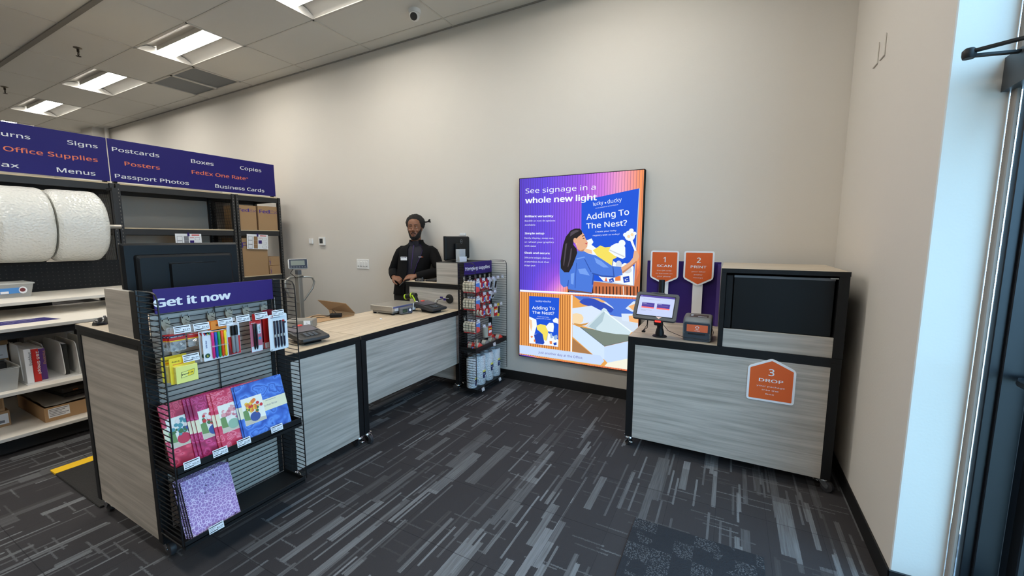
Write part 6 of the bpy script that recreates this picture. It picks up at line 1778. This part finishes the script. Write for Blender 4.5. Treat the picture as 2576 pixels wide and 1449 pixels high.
('hair', (38, 30, 34), [(-1.41,1.592),(-1.387,1.622),(-1.342,1.639),(-1.296,1.638),(-1.276,1.617),(-1.27,1.587),(-1.304,1.565),(-1.331,1.539),(-1.356,1.544),(-1.359,1.483),(-1.324,1.444),(-1.317,1.405),(-1.336,1.352),(-1.363,1.28),(-1.399,1.213),(-1.446,1.211),(-1.484,1.25),(-1.488,1.321),(-1.477,1.393),(-1.464,1.482),(-1.437,1.561)]),
('hair_light', (78, 70, 80), [(-1.387,1.605),(-1.332,1.626),(-1.296,1.617),(-1.341,1.596),(-1.395,1.561)]),
('hair_light', (72, 64, 74), [(-1.441,1.491),(-1.422,1.5),(-1.439,1.358),(-1.452,1.269),(-1.46,1.286),(-1.449,1.394)]),
('hair_light', (66, 58, 68), [(-1.384,1.447),(-1.37,1.448),(-1.382,1.342),(-1.409,1.261),(-1.414,1.27),(-1.396,1.35)]),
('skin', (222, 168, 136), [(-1.323,1.525),(-1.326,1.509),(-1.335,1.5),(-1.346,1.5),(-1.356,1.509),(-1.36,1.524),(-1.356,1.54),(-1.347,1.549),(-1.336,1.549),(-1.327,1.54)]),
('straw', (220, 180, 90), [(-1.321,1.492),(-1.323,1.487),(-1.328,1.486),(-1.332,1.487),(-1.334,1.492),(-1.332,1.496),(-1.328,1.498),(-1.323,1.496)])]
WORDS = [
('See signage in a', (-1.8777, 1.997), (-1.1497, 1.9955), 0.07, 'white', 0),
('whole new light', (-1.8772, 1.8986), (-1.1386, 1.899), 0.0794, 'white', 0.05),
('Brilliant versatility', (-1.8818, 1.7588), (-1.5712, 1.7539), 0.0273, 'white', 0.05),
('Backlit or non-lit options', (-1.8837, 1.715), (-1.5504, 1.7103), 0.0219, 'white', 0),
('available', (-1.8835, 1.6746), (-1.7661, 1.6729), 0.022, 'white', 0),
('Simple setup', (-1.8831, 1.5864), (-1.6676, 1.5853), 0.0276, 'white', 0.05),
('Easily display, swap out,', (-1.885, 1.5412), (-1.5636, 1.5393), 0.0221, 'white', 0),
('or refresh your graphics', (-1.8848, 1.5004), (-1.5621, 1.4992), 0.0223, 'white', 0),
('with ease', (-1.8847, 1.4606), (-1.7574, 1.4599), 0.0222, 'white', 0),
('Sleek and secure', (-1.8854, 1.388), (-1.6054, 1.3873), 0.0279, 'white', 0.05),
('Silicone edges deliver', (-1.8863, 1.3413), (-1.5941, 1.3396), 0.0224, 'white', 0),
('a seamless look that', (-1.8861, 1.2992), (-1.6113, 1.2993), 0.0225, 'white', 0),
('stays put', (-1.8859, 1.2607), (-1.7631, 1.2608), 0.0225, 'white', 0),
('lucky', (-1.1677, 1.847), (-1.0734, 1.86), 0.0467, 'white', 0),
('ducky', (-1.0328, 1.8625), (-0.9033, 1.8792), 0.0508, 'white', 0),
("CHILDREN'S BOUTIQUE", (-1.1453, 1.8195), (-0.9351, 1.8465), 0.0117, 'white', 0),
('Adding To', (-1.2306, 1.7184), (-0.8346, 1.7567), 0.0779, 'white', 0.02),
('The Nest?', (-1.2288, 1.6359), (-0.85, 1.6616), 0.0715, 'white', 0.02),
('Create your baby', (-1.1416, 1.5995), (-0.9444, 1.6112), 0.0186, 'white', 0),
('registry with us today!', (-1.1653, 1.5649), (-0.9169, 1.5781), 0.0186, 'white', 0),
('C', (-0.8513, 1.1525), (-0.8203, 1.159), 0.0318, 'white', 0),
('A', (-0.9895, 1.1407), (-0.9641, 1.1445), 0.0238, 'white', 0),
('lucky', (-1.7538, 0.8945), (-1.6827, 0.8983), 0.025, 'white', 0),
('ducky', (-1.6652, 0.8983), (-1.5852, 0.9016), 0.0248, 'white', 0),
('Adding To', (-1.7943, 0.816), (-1.545, 0.8259), 0.0451, 'white', 0.02),
('The Nest?', (-1.7939, 0.7674), (-1.5492, 0.7757), 0.0439, 'white', 0.02),
('Create your baby', (-1.7332, 0.7389), (-1.6061, 0.7413), 0.0133, 'white', 0),
('registry with us today!', (-1.7488, 0.7182), (-1.5885, 0.7233), 0.0133, 'white', 0),
('Just another day at the Office.', (-1.7207, 0.3547), (-1.2372, 0.3592), 0.0351, 'purple_text', 0)]
DOTS = [('white', [(-1.0466, 1.8704), (-1.0479, 1.8661), (-1.0516, 1.8636), (-1.0563, 1.8638), (-1.0602, 1.8666), (-1.0618, 1.871), (-1.0605, 1.8753), (-1.0567, 1.8779), (-1.052, 1.8777), (-1.0481, 1.8748)]), ('white', [(-1.6695, 0.9071), (-1.6707, 0.9043), (-1.6736, 0.9029), (-1.6766, 0.9038), (-1.6779, 0.9065), (-1.6767, 0.9094), (-1.6737, 0.9107), (-1.6707, 0.9098)])]
t = thing('lit_sign_box', 'large glowing backlit poster box about signage on the back wall', 'illuminated sign', (-1.33, YB, .30))
LX0, LX1, LZ0, LZ1, LY = -1.95, -.712, .297, 2.15, 3.81
f = MB()
for x0, x1, z0, z1 in ((LX0, LX0 + .006, LZ0, LZ1), (LX1 - .006, LX1, LZ0, LZ1), (LX0, LX1, LZ0, LZ0 + .006), (LX0, LX1, LZ1 - .006, LZ1)):
    f.box(x0, LY - .003, z0, x1, YB, z1, BLACK)
f.box(LX0, LY + .02, LZ0, LX1, YB, LZ1, BLACKM)
part('frame', f, t)
def lit(name, rgb, s=1.0):
    n = 'lit_' + name
    if n in MATS:
        return MATS[n]
    m = mat(n, (12, 12, 12), .6, spec=.2)
    b_ = m.node_tree.nodes['Principled BSDF']
    b_.inputs['Emission Color'].default_value = (*lin(rgb), 1); b_.inputs['Emission Strength'].default_value = s
    return m
# the printed slat wall: coloured gradient with thin dark grooves
m = lit('slat_wall_print', (120, 80, 220)); g = NT(m)
o, x, y, z = g.coord()
xn = g.math('DIVIDE', g.math('ADD', x, 0.62), 1.24)          # 0 at the left edge of the box
zn = g.math('DIVIDE', g.math('SUBTRACT', z, 0.66), 1.18)     # 0 at the divider, 1 at the top
low = g.math('MAXIMUM', g.math('SUBTRACT', .3, zn), 0.0)
tt = g.math('ADD', g.math('MULTIPLY', xn, .92), g.math('MULTIPLY', g.math('MULTIPLY', low, 2.2), g.math('MINIMUM', g.math('MULTIPLY', xn, 2.2), 1.0)))
c = g.ramp(tt, [(0.0, (84, 62, 196)), (.22, (100, 74, 222)), (.48, (150, 84, 226)), (.64, (206, 118, 226)), (.76, (240, 158, 196)), (.9, (244, 150, 92)), (1.0, (226, 124, 76))])
gro = g.math('LESS_THAN', g.math('FLOORED_MODULO', x, .026), .006)
c = g.mix(g.math('MULTIPLY', gro, .42), c, (.06, .03, .16, 1))
dn = g.math('MULTIPLY', g.math('GREATER_THAN', low, 0.0), 0.0)
g.put(g.bsdf().inputs['Emission Color'], c)
f = MB(); f.box(LX0 + .006, LY, LZ0 + .006, LX1 - .006, LY + .018, LZ1 - .006, m)
def clip(p):
    return (min(max(p[0], LX0 + .007), LX1 - .007), min(max(p[1], LZ0 + .007), LZ1 - .007))
k = 0
def face_y():
    return LY - .0004 - .00002 * k
for n, c, pts in POLY:
    k += 1
    pts = [clip(p) for p in pts]
    ar = sum(pts[i - 1][0] * pts[i][1] - pts[i][0] * pts[i - 1][1] for i in range(len(pts)))
    if ar < 0:
        pts = pts[::-1]
    f.add([(a, face_y(), b_) for a, b_ in pts], [tuple(range(len(pts)))], lit(n, c))
for n, pts in DOTS:
    k += 1
    f.add([(a, face_y(), b_) for a, b_ in pts[::-1]], [tuple(range(len(pts)))], lit(n, (246, 250, 255)))
k += 20
for s, p, q, h, c, bd in WORDS:
    u = Vector((q[0] - p[0], 0, q[1] - p[1]))
    f.text(s, (p[0], face_y(), p[1]), u, Vector((-u.z, 0, u.x)), h, lit('white', (246, 250, 255), 1.05) if c == 'white' else lit('purple_text', (84, 66, 160)), width=u.length, bold=bd, font='noto', cap=.714)
part('backlit_print', f, t, 'glowing print of a woman hanging a blue poster')

# ------------------------------------------------------------------ the cashier
PB = Vector((-3.235, 3.69, 0))
FW = Vector((.348, -.938, 0)).normalized()
RT = Vector((FW.y, -FW.x, 0))               # his right hand side
def L(r, f_, z):
    return PB + RT * r + FW * f_ + Vector((0, 0, z))
SKIN = mat('brown_skin', (128, 84, 60), .5, bump=(300, .04)); HAIR = mat('black_curly_hair', (20, 17, 16), .85, bump=(160, 1.0)); JKT = mat('black_fleece_jacket', (15, 15, 17), .9, bump=(220, .1), spec=.2); SHRT = mat('dark_navy_polo', (26, 24, 36), .8)
body = MB()
HC = (0.0, .015, 1.535)                       # chin point in body axes
HTURN = -.16
def H(a, f_, z):                              # head axes: a to his right, f forward, z above the chin
    c, s = math.cos(HTURN), math.sin(HTURN)
    return L(HC[0] + a * c + f_ * s, HC[1] + f_ * c - a * s, HC[2] + z)
PROF = [(-.012, .012, .062, .0), (0.0, .034, .079, .02), (.018, .05, .091, .035), (.045, .06, .091, .055), (.075, .067, .089, .078), (.105, .0725, .087, .092), (.13, .075, .083, .1), (.155, .076, .088, .104), (.18, .076, .088, .104), (.205, .071, .08, .098), (.23, .052, .058, .075), (.243, .03, .03, .045), (.248, .006, .0, .01)]
def head_pt(ang, z, grow=0.0):
    for i in range(len(PROF) - 1):
        if PROF[i][0] <= z <= PROF[i + 1][0]:
            break
    k = (z - PROF[i][0]) / (PROF[i + 1][0] - PROF[i][0]); k = min(max(k, 0), 1)
    a, bf, bb = (PROF[i][j] * (1 - k) + PROF[i + 1][j] * k for j in (1, 2, 3))
    s, c = math.sin(ang), math.cos(ang)
    e = .86
    sx = math.copysign(abs(s) ** e, s); cx = math.copysign(abs(c) ** e, c)
    return H((a + grow) * sx, ((bf if c > 0 else bb) + grow) * cx, z)
n_ = 36
body.ring_loft([[head_pt(-2 * PI * q / n_, p[0]) for q in range(n_)] for p in PROF], SKIN)
# nose, brow, lips, cheeks, ears, eyelids
body.tube([H(0, .084, .15), H(0, .095, .125), H(0, .105, .105), H(0, .108, .095)], [.008, .009, .0115, .013], SKIN, 10)
for s in (-1, 1):
    body.ball(H(s * .012, .096, .093), (.009, .009, .0075), SKIN, 10, 6)
    body.tube([H(s * .012, .088, .158), H(s * .03, .086, .162), H(s * .05, .074, .158)], [.008, .009, .006], SKIN, 8)
    body.tube([H(s * .018, .083, .128), H(s * .032, .08, .125), H(s * .046, .072, .127)], [.005, .0075, .005], SKIN, 8)
    body.tube([H(s * .017, .082, .147), H(s * .032, .081, .1495), H(s * .047, .072, .146)], [.0055, .0095, .006], SKIN, 8)
    body.ball(H(s * .04, .068, .098), (.022, .02, .018), SKIN, 12, 8)
    body.ball(H(s * .074, -.008, .118), (.011, .016, .03), SKIN, 10, 8); body.ball(H(s * .08, -.018, .128), (.006, .014, .022), SKIN, 10, 8)
LIPM = mat('lip_tone', (112, 66, 56), .45)
body.tube([H(-.022, .084, .057), H(-.008, .096, .060), H(.008, .096, .060), H(.022, .084, .057)], [.003, .006, .006, .003], SKIN, 8)
body.tube([H(-.02, .084, .049), H(0, .096, .046), H(.02, .084, .049)], [.003, .0068, .003], SKIN, 8)
# neck, trunk
def ell(c, a, b_, n=24):
    return [c + RT * a * math.cos(2 * PI * q / n) + FW * b_ * math.sin(2 * PI * q / n) for q in range(n)]
body.ring_loft([ell(L(0, -.01, 1.60), .054, .058), ell(L(0, -.015, 1.54), .055, .06), ell(L(.0, -.03, 1.49), .062, .065), ell(L(.0, -.035, 1.45), .12, .075)], SKIN)
TR_ = [(.095, 0, .86, .165, .115), (.09, 0, .95, .165, .115), (.07, 0, 1.06, .15, .105), (.035, -.005, 1.2, .16, .11), (.0, -.01, 1.34, .175, .115), (0, -.02, 1.42, .165, .1), (0, -.03, 1.475, .09, .07)]
body.ring_loft([ell(L(r, f_, z), a, b_) for r, f_, z, a, b_ in TR_], SKIN)
SH_R, EL_R, WR_R = L(.185, -.03, 1.405), L(.315, -.075, 1.165), L(.235, .105, 1.1)
SH_L, EL_L, WR_L = L(-.185, -.03, 1.405), L(-.305, .05, 1.165), L(-.07, .215, 1.128)
for a, b_, c in ((SH_R, EL_R, WR_R), (SH_L, EL_L, WR_L)):
    body.tube([a, a.lerp(b_, .5), b_, b_.lerp(c, .35), c], [.052, .047, .04, .039, .027], SKIN, 14)
for s in (-1, 1):
    hp = L(.095 + s * .085, 0, .9)
    body.tube([hp, L(.095 + s * .09, .015, .5), L(.1 + s * .095, -.02, .09)], [.085, .058, .042], SKIN, 14)
    body.tube([L(.1 + s * .095, -.03, .06), L(.1 + s * .1, .06, .045), L(.1 + s * .105, .15, .035)], [.045, .042, .03], SKIN, 12)
def hand(w, d, nrm, side, curls, spread=.0):
    """palm from wrist w along d; nrm points out of the palm; side = direction of the thumb edge"""
    d = d.normalized(); nrm = (nrm - d * nrm.dot(d)).normalized(); s = d.cross(nrm) * side
    pr = []
    for k, (dist, hw, th) in enumerate(((-.01, .024, .017), (.02, .033, .0155), (.05, .04, .0145), (.08, .041, .0125), (.092, .036, .010))):
        c = w + d * dist
        pr.append([c + s * hw * math.cos(2 * PI * q / 16) + nrm * th * math.sin(2 * PI * q / 16) for q in range(16)])
    body.ring_loft(pr, SKIN)
    for i, (off, ln, r) in enumerate(((.029, .068, .0088), (.0098, .077, .009), (-.0098, .071, .0086), (-.028, .056, .0078))):
        p = w + d * .084 + s * off
        a = 0.0; pts = [p - d * .02, p]
        dd = (d + s * spread * (1.5 - i)).normalized()
        for frac, bend in ((.45, curls[i] * .8), (.3, curls[i]), (.25, curls[i] * .7)):
            a += bend
            p = p + (dd * math.cos(a) + nrm * math.sin(a)) * ln * frac
            pts.append(p)
        body.tube(pts, [r, r, r * .98, r * .9, r * .72], SKIN, 9)
        body.ball(pts[-1], r * .72, SKIN, 8, 5); body.ball(pts[2], r * 1.06, SKIN, 8, 5)
    p0 = w + d * .018 + s * .022
    p1 = p0 + d * .03 + s * .026 + nrm * .012; p2 = p1 + d * .03 + s * .008 + nrm * .016; p3 = p2 + d * .024 - s * .006 + nrm * .012
    body.tube([p0, p1, p2, p3], [.014, .0125, .0105, .008], SKIN, 9); body.ball(p3, .008, SKIN, 8, 5)
    return p3
tip_r = hand(WR_R, L(.09, .195, 1.075) - WR_R, Vector((0, 0, -1)) + RT * -.9, -1, (.5, .62, .7, .75))
tip_l = hand(WR_L, L(.09, .262, 1.11) - WR_L, Vector((0, 0, -1)) + RT * .5 - FW * .5, 1, (.35, .45, .55, .65))
# fuse everything into one continuous skin
me = make_mesh('person_body', body, PB)
ob = bpy.data.objects.new('person_body', me); COL.objects.link(ob)
rm = ob.modifiers.new('fuse', 'REMESH'); rm.mode = 'VOXEL'; rm.voxel_size = .0042; rm.use_smooth_shade = True
sm = ob.modifiers.new('soften', 'SMOOTH'); sm.factor = .5; sm.iterations = 3
dg = bpy.context.evaluated_depsgraph_get()
fused = bpy.data.meshes.new_from_object(ob.evaluated_get(dg))
bpy.data.objects.remove(ob); bpy.data.meshes.remove(me)
fused.name = 'person'
fused.materials.clear(); fused.materials.append(SKIN)
person = bpy.data.objects.new('person', fused); person.location = PB; COL.objects.link(person)
ORG[person.name] = PB.copy()
tag(person, 'cashier in a black fleece jacket with a white name tag standing behind the tall counter', 'person')

# eyes, brows, beard, hair
EW = mat('eye_white', (168, 154, 140), .3); EI = mat('dark_brown_iris', (30, 18, 12), .15)
for s in (-1, 1):
    f = MB()
    c = H(s * .031, .0735, .1375)
    f.ball(c, .0112, EW, 14, 10)
    d = (FW * .93 + RT * .22).normalized()
    f.lathe([(.0066, .008), (.0058, .0108), (.001, .0118)], c, EI, d, 12)
    part('eye', f, person)
for s in (-1, 1):
    f = MB(); R = []
    for q, (a, z) in enumerate(((.014, .1635), (.027, .167), (.042, .1655), (.054, .159))):
        c = head_pt(math.asin(min(a / .0745, 1)) * s, z)
        c = H(s * a, .0975 - .02 * (a / .05) ** 2, z)
        R.append(c)
    f.tube(R, [.0028, .004, .0035, .0018], HAIR, 6)
    part('eyebrow', f, person)
f = MB(); f.tube([H(-.02, .087, .0575), H(-.007, .0985, .0605), H(0, .0988, .0592), H(.007, .0985, .0605), H(.02, .087, .0575)], [.002, .0048, .0045, .0048, .002], LIPM, 8); f.tube([H(-.018, .087, .0495), H(0, .0985, .0475), H(.018, .087, .0495)], [.002, .0058, .002], LIPM, 8)
part('lips', f, person)
f = MB()
na, nz = 40, 20
G = []
for i in range(na + 1):
    ang = -1.75 + 3.5 * i / na
    aa = abs(ang)
    top = .031 if aa < .3 else (.031 + (aa - .3) / .35 * .035 if aa < .65 else .066 + min(1, (aa - .65) / .8) * .065)
    G.append([head_pt(ang, -.0118 + (top + .0118) * j / nz, .0045 + .0012 * mnoise.noise((ang * 14, j * .9, 0)) - (.0035 if j == nz else 0)) for j in range(nz + 1)])
f.ring_loft(G, HAIR, False, False, True)
f.tube([H(-.03, .079, .055), H(-.024, .088, .064), H(-.01, .0975, .073), H(0, .0985, .072), H(.01, .0975, .073), H(.024, .088, .064), H(.03, .079, .055)], [.0025, .0035, .0042, .0036, .0042, .0035, .0025], HAIR, 8)
part('beard', f, person)
f = MB()
n1, n2 = 56, 34
R = []
for i in range(n2 + 1):
    th = PI * (i / n2) * .76
    row = []
    for q in range(n1):
        ph = 2 * PI * q / n1
        v = Vector((math.sin(th) * math.cos(ph), math.sin(th) * math.sin(ph), math.cos(th)))
        bump = 1 + .055 * mnoise.noise(v * 5.5) + .05 * abs(mnoise.noise(v * 13)) + .03 * mnoise.noise(v * 26)
        row.append(H(v.x * .108 * bump, -.046 + v.y * .112 * bump, .186 + v.z * .102 * bump))
    R.append(row)
f.ring_loft(R, HAIR, True, False, True)
part('hair', f, person)
f = MB(); f.tube([H(-.09, -.02, .2), H(-.125, -.02, .197), H(-.15, -.02, .203), H(-.168, -.02, .222), H(-.172, -.02, .23)], [.012, .007, .008, .012, .005], HAIR, 8); f.tube([H(-.15, -.02, .203), H(-.172, -.018, .2), H(-.182, -.018, .196)], [.007, .008, .004], HAIR, 8)
part('hair_tuft', f, person)
# clothes
f = MB()
f.ring_loft([ell(L(r, f_, z), a + .008, b_ + .008, 32) for r, f_, z, a, b_ in TR_[1:6]] + [ell(L(0, -.028, 1.47), .105, .082, 32), ell(L(0, -.022, 1.492), .068, .068, 32)], SHRT, True, False, True)
f.ring_loft([ell(L(0, -.02, 1.485), .07, .071, 32), ell(L(0, -.018, 1.515), .063, .066, 32)], SHRT, True, False, True)
PIP = mat('purple_piping', (84, 52, 140), .6)
f.tube([L(-.006, .075, 1.47), L(-.004, .1, 1.42), L(0, .118, 1.33), L(.02, .118, 1.2)], .0022, PIP, 5)
for s in (-1, 1):
    f.prism([(0, 0), (s * .055, .035), (s * .06, -.005), (s * .02, -.04)][::s], L(0, .062, 1.482), -RT, Vector((0, 0, 1)), .006, SHRT)
part('polo_shirt', f, person)
f = MB()
NJ = 40
TJ = [(.088, 0, .90, .195, .145), (.085, 0, .96, .19, .142), (.07, 0, 1.06, .185, .138), (.04, 0, 1.16, .19, .138), (.02, -.004, 1.26, .197, .137), (0, -.01, 1.35, .205, .133), (0, -.018, 1.415, .205, .12), (0, -.028, 1.455, .16, .1), (0, -.03, 1.48, .105, .09), (0, -.024, 1.505, .083, .084), (0, -.02, 1.53, .08, .082)]
rows = []
for k, (r, f_, z, a, b_) in enumerate(TJ):
    gap = (.16, .18, .2, .24, .3, .4, .46, .5, .55, .6, .66)[k]
    rows.append([L(r, f_, z) + RT * (a + .005 * mnoise.noise((q * .5, z * 9, 1))) * math.sin(gap + (2 * PI - 2 * gap) * q / NJ - .1) + FW * (b_ + .006 * mnoise.noise((q * .6, z * 9, 5))) * math.cos(gap + (2 * PI - 2 * gap) * q / NJ - .1) for q in range(NJ + 1)])
f.ring_loft(rows, JKT, False, False, True)
inner = [[p + (L(TJ[k][0], TJ[k][1], TJ[k][2]) - p) * .05 for p in row] for k, row in enumerate(rows)]
f.ring_loft([r_[::-1] for r_ in inner], JKT, False, False, True)
for e in (0, NJ):
    f.tube([row[e] for row in rows], .005, JKT, 6)
f.tube([row[NJ] + FW * .003 for row in rows[:9]], .0022, PIP, 5)
for a, b_, c in ((SH_R, EL_R, WR_R), (SH_L, EL_L, WR_L)):
    nk = PB + Vector((0, 0, 1.43)) - a; pts = [a + nk * .5 + Vector((0, 0, .0)), a + nk * .3, a + nk * .12 - Vector((0, 0, .004)), a - nk * .02 - Vector((0, 0, .022)), a.lerp(b_, .35), a.lerp(b_, .7), b_, b_.lerp(c, .3), b_.lerp(c, .65), b_.lerp(c, .9), b_.lerp(c, .98)]
    f.tube(pts, [.03, .05, .063, .068, .066, .062, .06, .058, .05, .042, .036], JKT, 18)
part('jacket', f, person, 'open black fleece jacket')
f = MB()
c = L(.095, .134, 1.318); f.M = Matrix(((-RT.x, FW.x, 0, c.x), (-RT.y, FW.y, 0, c.y), (0, 0, 1, c.z), (0, 0, 0, 1)))
f.M = f.M @ Matrix.Rotation(.12, 4, 'Z')
f.box(-.04, -.002, -.02, .04, .003, .02, PAPER, .002); f.box(-.033, .003, .006, .005, .0036, .012, INKG); f.box(.01, .003, .008, .034, .0036, .014, PURPLE)
part('name_tag', f, person)
f.M = None
f = MB()
c = L(-.105, .119, 1.332); u = (-RT * .93 - FW * .36).normalized()
f.text('Fed', c - u * .028, u, Vector((0, 0, 1)), .016, PAPER, width=.029, bold=.05, font='noto', cap=.714, lift=.004); f.text('Ex', c + u * .002, u, Vector((0, 0, 1)), .016, ORANGE, width=.02, bold=.05, font='noto', cap=.714, lift=.004)
part('chest_logo', f, person)
f = MB(); TRS = mat('black_trousers', (17, 17, 19), .8)
f.ring_loft([ell(L(.095, 0, .78), .175, .13, 28), ell(L(.095, 0, .86), .185, .135, 28), ell(L(.09, 0, .95), .178, .128, 28)], TRS)
for s in (-1, 1):
    f.tube([L(.095 + s * .085, 0, .86), L(.095 + s * .09, .015, .5), L(.1 + s * .095, -.02, .09), L(.1 + s * .095, -.02, .055)], [.098, .08, .07, .072], TRS, 18)
part('trousers', f, person)
for s in (-1, 1):
    f = MB(); f.ring_loft([[L(.1 + s * (.095 + .1 * (x_ + .08) * .05), x_, 0) + RT * hw * math.cos(PI * q / 8) + Vector((0, 0, 1)) * (ht * math.sin(PI * q / 8)) for q in range(9)] for x_, hw, ht in ((-.1, .03, .06), (-.08, .045, .09), (0, .05, .09), (.09, .052, .07), (.16, .045, .05), (.19, .02, .03))], BLACKM)
    part('shoe', f, person)
f = MB(); mid = (tip_r + tip_l) / 2; dd = (tip_l - tip_r).normalized() + Vector((0, 0, .5)); dd.normalize()
f.cyl(mid - dd * .05, mid + dd * .05, .005, GREYP, 10); f.cyl(mid + dd * .05, mid + dd * .062, .0035, DKGREY, 8)
solo('grey_pen', f, 'short grey pen held between the fingers of the cashier', 'pen', tuple(mid))
